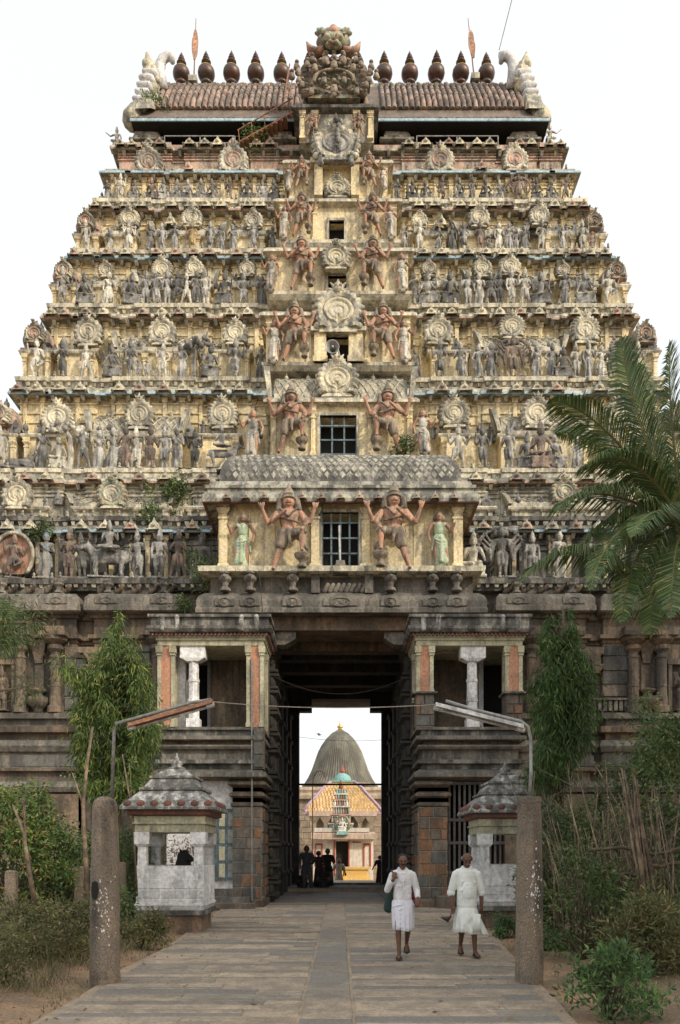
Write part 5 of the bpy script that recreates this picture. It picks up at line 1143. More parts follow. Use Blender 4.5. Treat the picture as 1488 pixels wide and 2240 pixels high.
# ------------------------------------------------ big painted guardians and maidens, with separate dress
def guard_parts():
    A = [(-1, (.23, 0, -.10), (.29, -.06, .08)), (1, (.23, 0, -.09), (.29, -.05, .09)), (-1, (.17, -.06, -.1), (.05, -.15, -.02)), (1, (.19, -.04, -.12), (.16, -.14, -.22))]
    b = MB(); hum(b, legs='guard', arms=A, crown=0, skirt=None, slim=1.3, hk=1.2)
    for s in (-1, 1): # open hands
        for q in range(4): b.cap((s*.292+(q-1.5)*.014, -.06, .84), (s*.296+(q-1.5)*.022, -.06, .90), .009, .007)
    b.cap((-.02, -.065, .905-.02), (.02, -.065, .905-.02), .012, .012)
    body = remesh(b, 'guardian_body', m_salmon, .009, 1)
    c = MB(); hum(c, legs='guard', arms=(), crown=0, skirt='short', body=False, hat=False) if 0 else None
    pel = V((0, 0, .5))
    c.cap((-.05, 0, .5), (-.085, -.01, .33), .08, .066); c.cap((.05, 0, .5), (.13, -.10, .47), .08, .064); c.cap((-.08, 0, .53), (.08, 0, .53), .05, .05, .95); c.cap((0, -.08, .52), (.02, -.09, .33), .03, .015)
    c.cap((.1, -.02, .47), (.2, .02, .3), .04, .02); c.cap((-.13, -.05, .72), (.10, -.09, .62), .016, .016)
    c.cap((-.10, -.04, .84), (.0, -.10, .70), .014, .014); c.cap((.10, -.04, .84), (.0, -.10, .70), .014, .014)
    cloth = remesh(c, 'guardian_dress', m_brownst, .01, 1)
    e = MB(); hc = V((0, -.015, .925)); e.cap(hc+V((0, .01, .05)), hc+V((0, .01, .14)), .078, .055); e.cap(hc+V((0, .01, .14)), hc+V((0, .01, .26)), .046, .010); e.lathe(hc+V((0, 0, .04)), [(.08, -.01), (.09, 0), (.08, .015)], 14); e.lathe(hc+V((0, 0, .1)), [(.065, -.01), (.072, 0), (.06, .012)], 14)
    for s in (-1, 1): e.cap(hc+V((s*.095, .0, .03)), hc+V((s*.11, 0, -.10)), .033, .036)
    e.ball(hc+V((0, .04, -.01)), .11, (1.05, .4, 1.05), 12)
    crown = remesh(e, 'guardian_crown', m_brownst, .009, 1)
    g = MB(); g.lathe((.15, -.10, 0), [(.05, 0), (.055, .03), (.03, .05), (.04, .09), (.075, .13), (.09, .18), (.06, .2), (.03, .21)], 12); g.cap((.15, -.1, .2), (.17, -.12, .56), .022, .026); g.ball((.17, -.12, .47), .036, n=8)
    club = remesh(g, 'club', m_brownst, .009, 1)
    f = MB(); hc2 = hc
    for s in (-1, 1): f.ball(hc+V((s*.022, -.056, .012)), .011, n=6)
    f.cap(hc+V((-.024, -.062, -.03)), hc+V((.024, -.062, -.03)), .009, .009)
    face = f.mesh('moustache_and_eyes', m_sdark, smooth=True)
    return body, cloth, crown, club, face
GP = guard_parts()
def maid_parts():
    b = MB(); hum(b, legs='contra', arms=[(-1, (.19, 0, -.1), (.17, -.05, -.24)), (1, (.21, 0, -.08), (.25, -.07, .02))], crown=0, slim=.9, lean=-.02)
    body = remesh(b, 'maiden_body', m_salmon, .009, 1)
    c = MB(); hum(c, legs='contra', skirt='long', body=False, hat=False, lean=-.02); c.cap((.02, 0, .46), (.05, -.01, .10), .105, .10, .85, 12); c.cap((-.02, -.01, .66), (-.02, -.01, .74), .088, .095, .85, 12)
    for k in range(5): c.tube([(-.1+.02*k, -.06, .5-.05*k), (0, -.10, .44-.07*k), (.08, -.07, .46-.06*k)], .012, 5)
    cloth = remesh(c, 'sari', m_sari, .01, 1)
    e = MB(); hc = V((-.02, -.015, .925)); e.ball(hc+V((0, .02, .02)), .08, (1, .8, 1), 10); e.cap(hc+V((0, 0, .06)), hc+V((0, 0, .13)), .045, .015)
    for s in (-1, 1): e.ball(hc+V((s*.075, .02, -.02)), .035, (1, .8, 1.5), 8)
    hair = remesh(e, 'headdress', m_brownst, .01, 1)
    return body, cloth, hair
MP = maid_parts()
def guardian(X, Yf, Yh, d, mir, label, dull=False):
    h = (Yf-Yh)/F*d/1.16; b = P(X, Yf, d); t = thing('guardian_statue', label, 'statue', b, 'club bearing guardians flanking the central windows')
    for nm, me, mt in (('body', GP[0], m_salmon), ('dress', GP[1], m_brownst), ('crown', GP[2], m_brownst), ('club', GP[3], m_brownst), ('moustache', GP[4], m_sdark)):
        o = bpy.data.objects.new(nm, me); link(o); o.parent = t; o.scale = (h*mir*1.24, h*1.15, h)
def maiden(X, Yf, Yh, d, mir, label, dress=None):
    h = (Yf-Yh)/F*d/1.07; b = P(X, Yf, d); t = thing('maiden_statue', label, 'statue', b, 'maidens beside the central guardians')
    for nm, me, mt in (('body', MP[0], m_salmon), ('sari', MP[1], m_sari), ('headdress', MP[2], m_brownst)):
        o = bpy.data.objects.new(nm, me); link(o); o.parent = t; o.scale = (h*mir*1.1, h*1.0, h)
        if nm == 'sari' and dress: o.material_slots[0].link = 'OBJECT'; o.material_slots[0].material = dress
lv = ['on the first storey porch wall', 'above the porch roof', 'beside the loudspeaker window', 'on the fourth storey', 'on the fifth storey', 'on the sixth storey', 'on the dormer under the crowning gable']
gl = [((632, 1248, 1062), (862, 1246, 1057), dp-.5), ((637, 992, 840), (848, 992, 838), d2-.3), ((645, 790, 655), (838, 786, 655), d3-.3), ((660, 634, 510), (816, 632, 510), d4-.25), ((660, 517, 416), (815, 517, 416), d5-.25), ((660, 410, 340), (808, 410, 330), d6-.25), ((682, 297, 242), (785, 297, 242), dd-.2)]
for (a, b, d), l in zip(gl, lv):
    guardian(*a, d, 1, f'salmon guardian statue with club {l}, left of centre'); guardian(*b, d, -1, f'salmon guardian statue with club {l}, right of centre')
ml = [((530, 1242, 1118), (963, 1240, 1115), dp-.22, None), ((552, 1000, 893), (927, 994, 892), d2-.3, m_spale), ((600, 792, 697), (885, 792, 697), d3-.2, m_spale), ((594, 637, 555), (880, 637, 552), d4-.2, m_spale), ((622, 522, 448), (855, 522, 448), d5-.2, m_spale), ((632, 414, 360), (840, 414, 362), d6-.2, m_spale)]
for (a, b, d, m_), l in zip(ml, lv):
    q = 'pale green sari' if m_ is None else 'pale dress'
    maiden(*a, d, -1, f'maiden statue in {q} {l}, left one', m_); maiden(*b, d, 1, f'maiden statue in {q} {l}, right one', m_)
# statues in the base niches
for X, l in ((4, 'dark stone niche figure in the base wall at left picture edge'), (1490, 'dark stone niche figure in the base wall at the right picture edge')):
    o = stat(X, 1556, 26.0, 'male', 'd', 1.35, l); o.material_slots[0].material = m_granite
# horn loudspeaker and window lamp
t = thing('horn_loudspeaker', 'grey horn loudspeaker on a leaning pole in the third storey window', 'loudspeaker', P(738, 797, d3-.35))
mb = MB(); hc_ = P(727, 758, d3-.75); rg = [(.06, .62), (.07, .4), (.12, .2), (.235, .0), (.25, .0), (.235, .015), (.13, .12), (.06, .3)]; nn_ = 20; mb.add([(hc_.x+r*cos(2*pi*k/nn_)+y*.12, hc_.y+y, hc_.z+r*sin(2*pi*k/nn_)) for r, y in rg for k in range(nn_)], [(i*nn_+k, i*nn_+(k+1) % nn_, (i+1)*nn_+(k+1) % nn_, (i+1)*nn_+k) for i in range(len(rg)-1) for k in range(nn_)]); mb.build('horn', m_steel, t, True)
mb = MB(); mb.ball(P(728, 758, d3-.68), .04); mb.build('horn_core', m_tube, t, True)
mb = MB(); mb.tube([P(733, 745, d3-.4), P(747, 790, d3-.4)], .03, 6); mb.ball(P(748, 787, d3-.45), .09); mb.build('pole', m_steel, t, True)
t = thing('tube_lamp', 'upright white tube lamp on a dark block before the porch window', 'lamp', P(745, 1257, dp-.3))
mb = MB(); mb.tube([P(744, 1230, dp-.3), P(742, 1150, dp-.3)], .035, 6); mb.build('tube', m_tube, t)
mb = MB(); q = P(745, 1257, dp-.3); mb.frus(q.x, q.y, q.z, q.z+.25, .24, .15, .22, .14); mb.frus(q.x, q.y, q.z+.25, q.z+.42, .16, .12, .13, .1); mb.build('block', m_granite_g, t)
# round red niche behind the dancer at far left
mb = MB(); q = P(30, 1215, TD(1265)+.22); ring = [V((q.x+.66*cos(a), q.y, q.z+.78*sin(a))) for a in [-.9+ (pi+1.8)*k/24 for k in range(25)]]; mb.tube(ring, .07, 6); n_ = mb.build('halo_arch', m_wash, tower, True)
mb = MB(); q.y += .08; mb.add([q]+[V((r_.x, q.y, r_.z)) for r_ in ring], [(0, k, k+1) for k in range(1, 25)]+[(0, 25, 1)]); mb.build('halo_backing', m_salmon, tower)
# red-backed halo for the many armed figure
# ================================================================ flags, wires
for (X, Yb, Yt, lean, l) in ((424, 185, 40, 5, 'left'), (1038, 180, 40, -14, 'right')):
    t = thing('flag_pole', f'slender pole with a furled rust red flag on the {l} half of the roof ridge', 'flag', P(X, Yb, YC)); 
    mb = MB(); q = P(X, Yb, YC); mb.box(q.x-.18, q.x+.18, q.y-.3, q.y+.1, q.z-.1, q.z+.14); mb.build('pedestal', m_wash, t)
    mb = MB(); mb.tube([P(X, Yb-4, YC), P(X+lean, Yt, YC)], [.035, .015], 5); mb.build('pole', m_rust, t)
    mb = MB(); n = 9; vs = []
    for k in range(n+1):
        f = k/n; c = P(X+lean*(.35+.5*f)+(0 if l == 'left' else 3), Yb-4-(Yb-Yt)*(.35+.45*f), YC-.03); w_ = .05+.1*sin(f*pi)
        vs += [c+V((-w_, .02*sin(k*2), 0)), c+V((w_*.9, -.04*cos(k*1.7), 0))]
    mb.add(vs, [(2*k, 2*k+1, 2*k+3, 2*k+2) for k in range(n)]); mb.add([v+V((0, .03, 0)) for v in vs], [(2*k, 2*k+2, 2*k+3, 2*k+1) for k in range(n)]); mb.build('furled_flag', m_salmon, t)
def wire(name, label, pts, r, m, sag=0, cat='wire'):
    mb = MB(); a, b = V(pts[0]), V(pts[1]); n = 24
    mb.tube([a+(b-a)*k/n-V((0, 0, sag*4*(k/n)*(1-k/n))) for k in range(n+1)], r, 4); return mb.thing(name, m, label, cat, a)
wire('overhead_cord', 'pale cord slung between the two street lamps across the passage mouth', (P(465, 1535, 10.2), P(951, 1541, 9.9)), .006, m_rope, .06)
wire('lightning_wire', 'thin wire rising from the right end of the roof into the sky', (P(1092, 110, 33), P(1135, -60, 32)), .018, m_steel)
wire('dangling_wire', 'thin wire dangling from the porch ledge down past the stone cornice', (P(567, 1248, 24.2), P(577, 1365, 23.6)), .012, m_wire)
wire('sagging_wire', 'dark wire sagging inside the upper passage mouth', (P(600, 1480, 24.6), P(892, 1480, 24.6)), .012, m_wire, .55)
wire('courtyard_wire', 'thin wire crossing the courtyard sky in front of the ribbed dome', (P(655, 1612, 48), P(840, 1618, 48)), .012, m_wire, .15)
mb = MB(); mb.tube([P(652, 1716, 36.0), P(840, 1716, 36.0)], .045, 6); mb.thing('iron_bar', m_wire, 'black iron bar across the inner gate opening', 'bar', P(652, 1716, 36.0))
# bird
mb = MB(); q = P(699, 1608, 50); mb.cap(q+V((-.05, 0, 0)), q+V((.1, 0, .02)), .04, .03); mb.add([q, q+V((.02, -.1, .12)), q+V((-.22, -.25, .05)), q+V((.12, 0, .02)), q+V((.2, .3, .1))], [(0, 1, 2), (0, 3, 4), (2, 1, 0), (4, 3, 0)]); mb.thing('bird', m_wire, 'small dark bird flying left of the ribbed dome', 'bird', q)
# ================================================================ ground, path
def th(x, y):
    e = max(0, abs(x+.1)-3.3-.02*max(0, y-16)); h = min(1, e/2.5)**1.5*.34
    h *= 1 if y < 17 else max(0, 1-(y-17)/4)
    h += .05*noise.noise(V((x*.9, y*.9, 0)))*min(1, e*1.5)+.02*noise.noise(V((x*4, y*4, 3)))*min(1, e*2)
    return h-.03-(.02 if e == 0 else 0)
xs = [-1500, -300, -80, -30]+[-18+.35*k for k in range(104)]+[30, 80, 300, 1500]; ys = [-1500, -300, -60, -15]+[-2+.35*k for k in range(75)]+[26, 32, 40.9, 41.0, 50, 100, 300, 2500]
mb = MB(); vs = [(x, y, (th(x, y) if abs(x) < 25 and y < 26 else -.05) if y < 41 else -.47) for y in ys for x in xs]; nx = len(xs)
mb.add(vs, [(j*nx+i, j*nx+i+1, (j+1)*nx+i+1, (j+1)*nx+i) for j in range(len(ys)-1) for i in range(nx-1)])
g = mb.build('ground', m_soil, None, True); struct(g)
def edgeL(y): return -2.98-.02*max(0, y-8)-(.0 if y < 16 else .02*(y-16))
def edgeR(y): return 2.28+.10*max(0, y-7.5) if y < 17 else 3.2
pe = [y for y in [-3, 2, 5, 7.5, 9, 11, 13, 15, 17, 20, 23, 25.4, 32.6]]
mb = MB(); vs = []
for y in pe:
    a, b = edgeL(y), edgeR(y)
    if y > 23.2: a, b = -2.36, 2.36
    vs += [(a+.06*sin(y*2.1), y, 0), (b+.06*sin(y*1.7), y, 0)]
k = len(vs)
mb.add(vs, [(2*i, 2*i+1, 2*i+3, 2*i+2) for i in range(len(pe)-1)]); path = mb.build('path', m_joint, None); struct(path)
cnt = 0; rest = MB()
def slab(x0, x1, y0, y1, m):
    global cnt
    h = .008+R.uniform(-.002, .006); g_ = R.uniform(.004, .012)
    mb = MB() if cnt < 300 else rest; mb.mi = 0 if cnt < 300 else m_pave.index(m)
    x0 += g_; x1 -= g_; y0 += g_; y1 -= g_; q = .012
    j = lambda: R.uniform(-.012, .012); a = [(x0+j(), y0+j()), (x1+j(), y0+j()), (x1+j(), y1+j()), (x0+j(), y1+j())]
    mb.add([(a[0][0], a[0][1], .001), (a[1][0], a[1][1], .001), (a[2][0], a[2][1], .001), (a[3][0], a[3][1], .001), (a[0][0]+q, a[0][1]+q, h), (a[1][0]-q, a[1][1]+q, h+.002), (a[2][0]-q, a[2][1]-q, h), (a[3][0]+q, a[3][1]-q, h+.001)], [(4, 5, 6, 7), (0, 1, 5, 4), (1, 2, 6, 5), (2, 3, 7, 6), (3, 0, 4, 7)])
    if cnt < 300: mb.build('paving_stone', m, path)
    cnt += 1
y = 6.6; cy_ = 6.6
while cy_ < 25:
    l = R.uniform(.7, 1.1); slab(-.40, .13, cy_, min(cy_+l, 25.3), R.choices(m_pave, (1, 3, 3))[0] if cy_ < 16.6 else m_pave[0]); cy_ += l
while y < 25.2:
    dy = R.uniform(.30, .46) if y < 18 else R.uniform(.5, .7)
    for (a, b) in ((edgeL(y)+.1, -.42), (.15, edgeR(y)-.1)):
        if y > 22.9: a, b = max(a, -2.3), min(b, 2.3)
        x = a
        while x < b-.15:
            l = R.uniform(.9, 2.2); e = min(x+l, b)
            if b-e < .35: e = b
            if R.random() < (.55 if y < 18 else .3):
                k = R.uniform(.35, .65); slab(x, e, y, y+dy*k, R.choices(m_pave, (4, 2, 1.6))[0]); slab(x, e, y+dy*k, y+dy, R.choices(m_pave, (5, 2, 1))[0])
            else: slab(x, e, y, y+dy, R.choices(m_pave, (5, 2, 1))[0])
            x = e
    y += dy
if rest.v: stuff(rest.build('paving_stones_far', m_pave, path))
mb = MB()
for r in range(11):
    for c in range(6): x = -2.34+c*.78+(.2 if r % 2 else 0)*0; b = MB(); b.box(x+.01, x+.77, 25.35+r*.65+.01, 25.35+(r+1)*.65-.01, .001, .014+R.uniform(0, .006)); b.build('paving_stone', R.choice(m_pave[1:]), path)
mb = MB(); mb.box(-40, 40, 42.6, 55, -.46, -.455); struct(mb.build('courtyard_floor', m_pave[0], None))
# ================================================================ courtyard beyond the passage
ds = 56.0
m_redp = mat('brick_red_paint', (.42, .10, .07), None, 4, bump=.1); m_whp = mat('clean_white_wall', (.74, .70, .64), (.66, .62, .56), 2, (.25, .22, .19), .5, 1.6, .3, bump=.1, thr=.6)
m_pkst = mat('pinkish_stone', (.60, .44, .34), (.5, .38, .3), 2, (.2, .17, .14), .4, 2, bump=.2); m_gold = mat('yellow_paint', (.80, .50, .12), (.72, .5, .2), 2, bump=.1)
m_otile = mat('glazed_orange_tile', (.60, .36, .13), (.66, .44, .20), 5, (.25, .18, .1), .5, 3, rough=.5, bump=.2); m_lilac = mat('lilac_paint', (.45, .33, .45), None, 3, bump=.1)
m_buff = mat('buff_stone', (.40, .31, .22), (.30, .25, .19), 2, (.12, .1, .08), .5, 1.5, .3, bump=.3); m_turq = mat('turquoise_paint', (.15, .36, .36), (.28, .45, .42), 4, bump=.1); m_coral = mat('coral_paint', (.5, .30, .24), None, 4, bump=.1)
m_rib = mat('dark_ribbed_roofing', (.15, .145, .115), (.20, .19, .15), .35, (.03, .03, .027), .5, .5, bump=.1); m_brass = mat('gilded_brass', (.75, .50, .15), None, 3, rough=.35, metal=.8, bump=0)
Zs = lambda Y, d=ds: PZ(Y, d); Xs = lambda X, d=ds: PX(X, d)
sh = thing('courtyard_shrine', 'white walled courtyard shrine with red framed panels seen through the passage', 'shrine', (Xs(749), ds, -.46))
def Bx(nm, m, X0, X1, Y0, Y1, d0, d1, par=sh, ref=None):
    r = ref or d0; mb = MB(); mb.box(PX(X0, r), PX(X1, r), d0, d1, PZ(Y1, r), PZ(Y0, r)); return mb.build(nm, m, par)
mb = MB(); holed(mb, Xs(683), Xs(817), ds, ds+.3, -.46, Zs(1835), Xs(735), Xs(762), -.46, Zs(1840)); mb.build('front_wall', m_whp, sh)
mb = MB(); mb.box(Xs(683), Xs(817), ds+.3, ds+4, -.46, Zs(1835)+.05); mb.build('shrine_body', m_black, sh)
for X0 in (689, 795):
    Bx('panel_frame', m_redp, X0, X0+3, 1845, 1895, ds-.06, ds); Bx('panel_frame', m_redp, X0+14, X0+17, 1845, 1895, ds-.06, ds); Bx('panel_frame', m_redp, X0, X0+17, 1845, 1849, ds-.08, ds)
for X0 in (731, 762): Bx('door_post', m_redp, X0, X0+3, 1838, 1915, ds-.08, ds)
Bx('notice_shelf', m_rust, 771, 790, 1841, 1844, ds-.1, ds)
mb = MB(); z0, z1 = Zs(1836), Zs(1824)
for k in range(6):
    a = Xs(681)+(Xs(821)-Xs(681))*k/6; b = Xs(681)+(Xs(821)-Xs(681))*(k+1)/6; e = MB(); e.add([(a+.01, ds-.7, z0), (b-.01, ds-.7, z0), (b-.01, ds+.3, z1+.15), (a+.01, ds+.3, z1+.15), (a+.01, ds-.62, z1), (b-.01, ds-.62, z1), (a+.01, ds+.3, z0), (b-.01, ds+.3, z0)], [(0, 1, 5, 4), (4, 5, 2, 3), (1, 0, 6, 7), (0, 4, 3, 6), (1, 7, 2, 5)]); e.build('eave_slab', m_pkst, sh)
Bx('parapet', m_whp, 688, 808, 1811, 1820, ds-.2, ds+3); Bx('roof_slab', m_pkst, 686, 812, 1820, 1826, ds-.1, ds+3)
# platform
pf = thing('yellow_platform', 'yellow painted stone platform before the courtyard shrine', 'platform', (Xs(782, 54), 54, -.46))
for (X0, X1, Y0, Y1) in ((753, 812, 1897, 1902), (756, 806, 1902, 1909), (758, 804, 1909, 1916), (754, 810, 1916, 1932)): Bx('platform_course', m_gold, X0, X1, Y0, Y1, 53.5+(.1 if X0 > 754 else 0), 55.4, pf, 53.5)
for k in range(3): Bx('step', m_gold, 738-k*2, 754, 1905+k*8, 1913+k*8, 53.6-k*.15, 55, pf, 53.6)
# little painted tower
tw_ = thing('small_painted_tower', 'small turquoise and coral painted tower of figures above the courtyard shrine door', 'temple tower', P(746, 1822, ds))
Y = 1822; hw = 29
for k in range(6):
    hh_ = [22, 20, 18, 15, 13, 10][k]; hw = [26, 21.5, 18.5, 16, 13.5, 11][k]; nb = [9, 8, 7, 6, 5, 4][k]; d0 = ds+.2+.12*k
    Bx('storey', m_turq, 746-hw, 746+hw, Y-hh_, Y, d0, ds+2, tw_, ds)
    Bx('storey_cornice', m_coral if k % 2 else m_whp, 746-hw-2, 746+hw+2, Y-hh_, Y-hh_+3, d0-.12, ds+2, tw_, ds)
    for q in range(nb):
        X = 746-hw+(q+.5)*2*hw/nb; f = MB(); c = P(X, Y-2, ds); c.y = d0-.1; r = .11; f.cap(c, c+V((0, 0, hh_*.0329*.35)), .085, .07); f.ball(c+V((0, 0, hh_*.0329*.58)), .06, n=8); f.build('tower_figure', R.choice([m_turq, m_pkst, m_whp, m_sblue, m_buff, m_coral]), tw_, True)
    Y -= hh_
f = MB(); f.cap(P(746, 1722, ds+.8), P(746, 1706, ds+.8), .18, .03); f.build('tower_finial', m_rust, tw_, True)
mb = MB(); c = P(749, 1826, ds-.6); mb.frus(c.x, c.y, c.z, c.z+.25, .42, .3, .36, .25); mb.build('lotus_base', m_turq, tw_)
o = inst('seated_figure', SM['ease'], tw_, c+V((0, 0, .2)), (1.25, 1.1, 1.15), (0, 0, 0), m_whp)
mb = MB(); q = c+V((0, .3, .7)); mb.tube([V((q.x+.5*cos(a), q.y, q.z+.65*sin(a))) for a in [-.5+(pi+1)*k/16 for k in range(17)]], .09, 6); mb.build('niche_arch', m_verd, tw_, True)
# orange tiled pavilion
dv = 62.0; pv = thing('tiled_pavilion', 'stone pavilion with a curved glazed orange tile roof behind the courtyard shrine', 'pavilion', (Xs(750, dv), dv, -.46))
prf = [(88, 1773), (76, 1757), (64, 1743), (53, 1730), (44, 1718), (34, 1709), (26, 1703)]
def q4(hw, Y): 
    w_ = hw/F*dv; z = PZ(Y, dv); c = Xs(750, dv); return c, w_, z
mb = MB(); rings = []
for (hw, Y) in prf:
    c, w_, z = q4(hw, Y); dy = w_*.8; rings.append([(c-w_, dv+4-dy, z), (c+w_, dv+4-dy, z), (c+w_, dv+4+dy, z), (c-w_, dv+4+dy, z)])
vs = [v for r_ in rings for v in r_]; mb.add(vs, [(i*4+k, i*4+(k+1) % 4, i*4+4+(k+1) % 4, i*4+4+k) for i in range(len(prf)-1) for k in range(4)]); pr_ = mb.build('roof', m_redst if 0 else m_otile, pv)
cnt2 = 0
for i in range(len(prf)-1):
    for hh2 in (0, .5):
        fz = lambda f: [prf[i][j]+(prf[i+1][j]-prf[i][j])*f for j in (0, 1)]
        h0, Y0 = fz(hh2); h1, Y1 = fz(hh2+.5); c, w0, z0 = q4(h0, Y0); _, w1_, z1 = q4(h1, Y1); y0 = dv+4-w0*.8; y1 = dv+4-w1_*.8; n = max(6, int(w0*2/.26))
        for k in range(n):
            if cnt2 > 290: break
            a0 = c-w0+2*w0*k/n; b0 = c-w0+2*w0*(k+1)/n; a1 = c-w1_+2*w1_*k/n; b1 = c-w1_+2*w1_*(k+1)/n; m0 = (a0+b0)/2
            e = MB(); e.add([(a0+.02, y0-.02, z0+.02), (m0, y0-.10, z0+.0), (b0-.02, y0-.02, z0+.02), (a1+.02, y1-.01, z1+.03), (m0, y1-.06, z1+.03), (b1-.02, y1-.01, z1+.03)], [(0, 1, 4, 3), (1, 2, 5, 4), (0, 2, 1)]); e.build('roof_tile', m_otile, pr_); cnt2 += 1
for s in (-1, 1):
    mb = MB(); mb.tube([(q4(hw, Y)[0]+s*q4(hw, Y)[1], dv+4-q4(hw, Y)[1]*.8-.05, q4(hw, Y)[2]+.05) for hw, Y in prf], .12, 6); mb.build('hip_ridge', m_lilac, pr_, True)
mb = MB(); c, w_, z = q4(88, 1773); mb.box(c-w_, c+w_, dv+4-w_*.8-.05, dv+4-w_*.8+.15, z-.22, z+.05); mb.build('eave_board', m_lilac, pr_)
mb = MB(); c, w_, z = q4(26, 1703); mb.frus(c, dv+4, z, z+.15, w_*1.1, w_, w_*1.1, w_); mb.lathe((c, dv+4, z+.15), [(.75, 0), (.7, .25), (.5, .5), (.25, .66), (.1, .7)], 14); mb.build('roof_crown', m_turq, pr_)
mb = MB(); mb.lathe((c, dv+4, z+.85), [(.12, 0), (.2, .12), (.2, .25), (.08, .32), (.12, .4), (.04, .5), (.02, .72)], 10); mb.build('red_finial', m_redp, pr_, True)
Bx('pavilion_frieze', m_pkst, 675, 825, 1773, 1784, dv+.8, dv+6, pv, dv)
for X in (687, 712, 788, 813):
    Bx('pavilion_column', m_buff, X-4, X+4, 1800, 1915, dv+.9, dv+1.3, pv, dv); mb = MB(); c = P(X, 1800, dv); mb.frus(c.x, dv+1.1, c.z, c.z+.55, .16, .15, .5, .3); mb.build('column_capital', m_buff, pv)
Bx('pavilion_wall', m_buff, 690, 810, 1784, 1915, dv+2.5, dv+5, pv, dv)
# stone hall behind
dh = 72.0; hl = thing('stone_hall', 'long low buff stone hall wall behind the tiled pavilion', 'hall', (0, dh, -.46))
Bx('hall_wall', m_buff, 560, 930, 1745, 1925, dh, dh+3, hl); mb = MB(); mb.mould([(PX(550, dh), dh), (PX(940, dh), dh), (PX(940, dh), dh+3), (PX(550, dh), dh+3)], [(-.1, PZ(1750, dh)), (.4, PZ(1748, dh)), (.4, PZ(1740, dh)), (.1, PZ(1734, dh)), (.2, PZ(1728, dh)), (0, PZ(1721, dh))], True, True); mb.build('hall_cornice', m_buff, hl)
for k in range(2):
    for s, (a, b) in enumerate(((648, 684), (818, 842))): pass
for (a, b) in ((640, 688), (815, 850)): ashlar(hl, PX(a, dh), PX(b, dh), dh, PZ(1900, dh), PZ(1760, dh), .55, 1.0, (0, 1, 0), thick=.05)
for o_ in list(sc.collection.objects):
    if o_.parent == hl and o_.name.startswith('stone_block'): o_.material_slots[0].link = 'OBJECT'; o_.material_slots[0].material = m_buff
# ribbed dome roof
db_ = 88.0; dm_ = thing('ribbed_dome_roof', 'dark ribbed bell shaped roof with a gilt finial rising behind the pavilion', 'dome', (PX(746, db_), db_, -.46))
pf_ = [(84, 1724), (80, 1718), (70, 1702), (62, 1685), (55, 1665), (48, 1645), (40, 1630), (30, 1616), (18, 1604), (6, 1597), (1, 1595)]
mb = MB(); n = 150; c = P(744, 1724, db_); vs = []
for (hw, Y) in pf_:
    for k in range(n):
        a = 2*pi*k/n; r = hw/F*db_*(1 if k % 2 else .975); vs.append((c.x+r*cos(a), c.y+r*sin(a), PZ(Y, db_)))
mb.add(vs, [(i*n+k, i*n+(k+1) % n, (i+1)*n+(k+1) % n, (i+1)*n+k) for i in range(len(pf_)-1) for k in range(n)]); mb.build('ribbed_roof', m_rib, dm_)
mb = MB(); mb.lathe((c.x, c.y, PZ(1597, db_)), [(.3, 0), (.2, .15), (.32, .3), (.32, .45), (.1, .55), (.16, .65), (.05, .8), (.02, 1.1)], 10); mb.build('gilt_finial', m_brass, dm_, True)
mb = MB(); mb.lathe((c.x, c.y, -.46), [(3.9, 0), (3.9, PZ(1722, db_)+.46), (4.3, PZ(1722, db_)+.48), (4.3, PZ(1720, db_)+.6)], 40); mb.build('drum', m_buff, dm_)
# hook lamp post in the courtyard
mb = MB(); mb.tube([P(684, 1935, 47), P(684, 1720, 47), P(686, 1700, 47), P(693, 1688, 47), P(703, 1686, 47), P(709, 1693, 47), P(711, 1700, 47)], .035, 6); q = P(684, 1935, 47); mb.thing('hook_lamp_post', m_rust, 'thin rust brown post with a hooked top in the courtyard', 'lamp post', q)
# ================================================================ foreground posts, lamps
def post(X, Yf, Yt, d, r0, r1, label, domed):
    b = P(X, Yf, d); b.z = 0; zt = PZ(Yt, d); t = thing('granite_post', label, 'stone post', b, 'granite posts either side of the path')
    mb = MB(); pr = [(r0, -.1), (r0*.99, .3), (r0*.96, zt*.5), (r1, zt-.22 if domed else zt-.1)]
    pr += [(r1*1.0, zt-.14), (r1*.88, zt-.06), (r1*.5, zt-.01), (.02, zt)] if domed else [(r1*1.04, zt-.08), (r1*1.04, zt-.01), (.02, zt)]
    P2 = []
    for i in range(len(pr)-1):
        for k in range(5): f = k/5; P2.append((pr[i][0]+(pr[i+1][0]-pr[i][0])*f, pr[i][1]+(pr[i+1][1]-pr[i][1])*f))
    P2.append(pr[-1]); mb.lathe((b.x, b.y, 0), P2, 36)
    mb.v = [(v[0]+.012*noise.noise(V(v)*5), v[1]+.012*noise.noise(V(v)*5+V((9, 0, 0))), v[2]) for v in mb.v]
    mb.build('shaft', m_pillar, t, True)
    sp = MB()
    for k in range(70):
        z = R.gauss(.95 if domed else 1.15, .22); a = -pi/2+R.gauss(.25, .28); rr = r0*.985+.004; w_ = abs(R.gauss(0, .006))+.003
        c = V((b.x+rr*cos(a), b.y+rr*sin(a), z)); tx = V((-sin(a), cos(a), 0))*w_; tz = V((0, 0, w_*R.uniform(1, 2.2))); sp.add([c-tx, c-tz, c+tx, c+tz], [(0, 1, 2, 3)])
    o = sp.build('lime_spatter', m_pillar_s, t); stuff(o); return t
post(230, 2150, 1742, 9.84, .19, .155, 'round granite post with domed top, lime spatter and a black stain left of the path', True)
post(1158, 2146, 1742, 9.84, .175, .150, 'round granite post with flat top right of the path before the shrine', False)
gp = bpy.data.objects['granite_post']; mb = MB(); vs_ = []
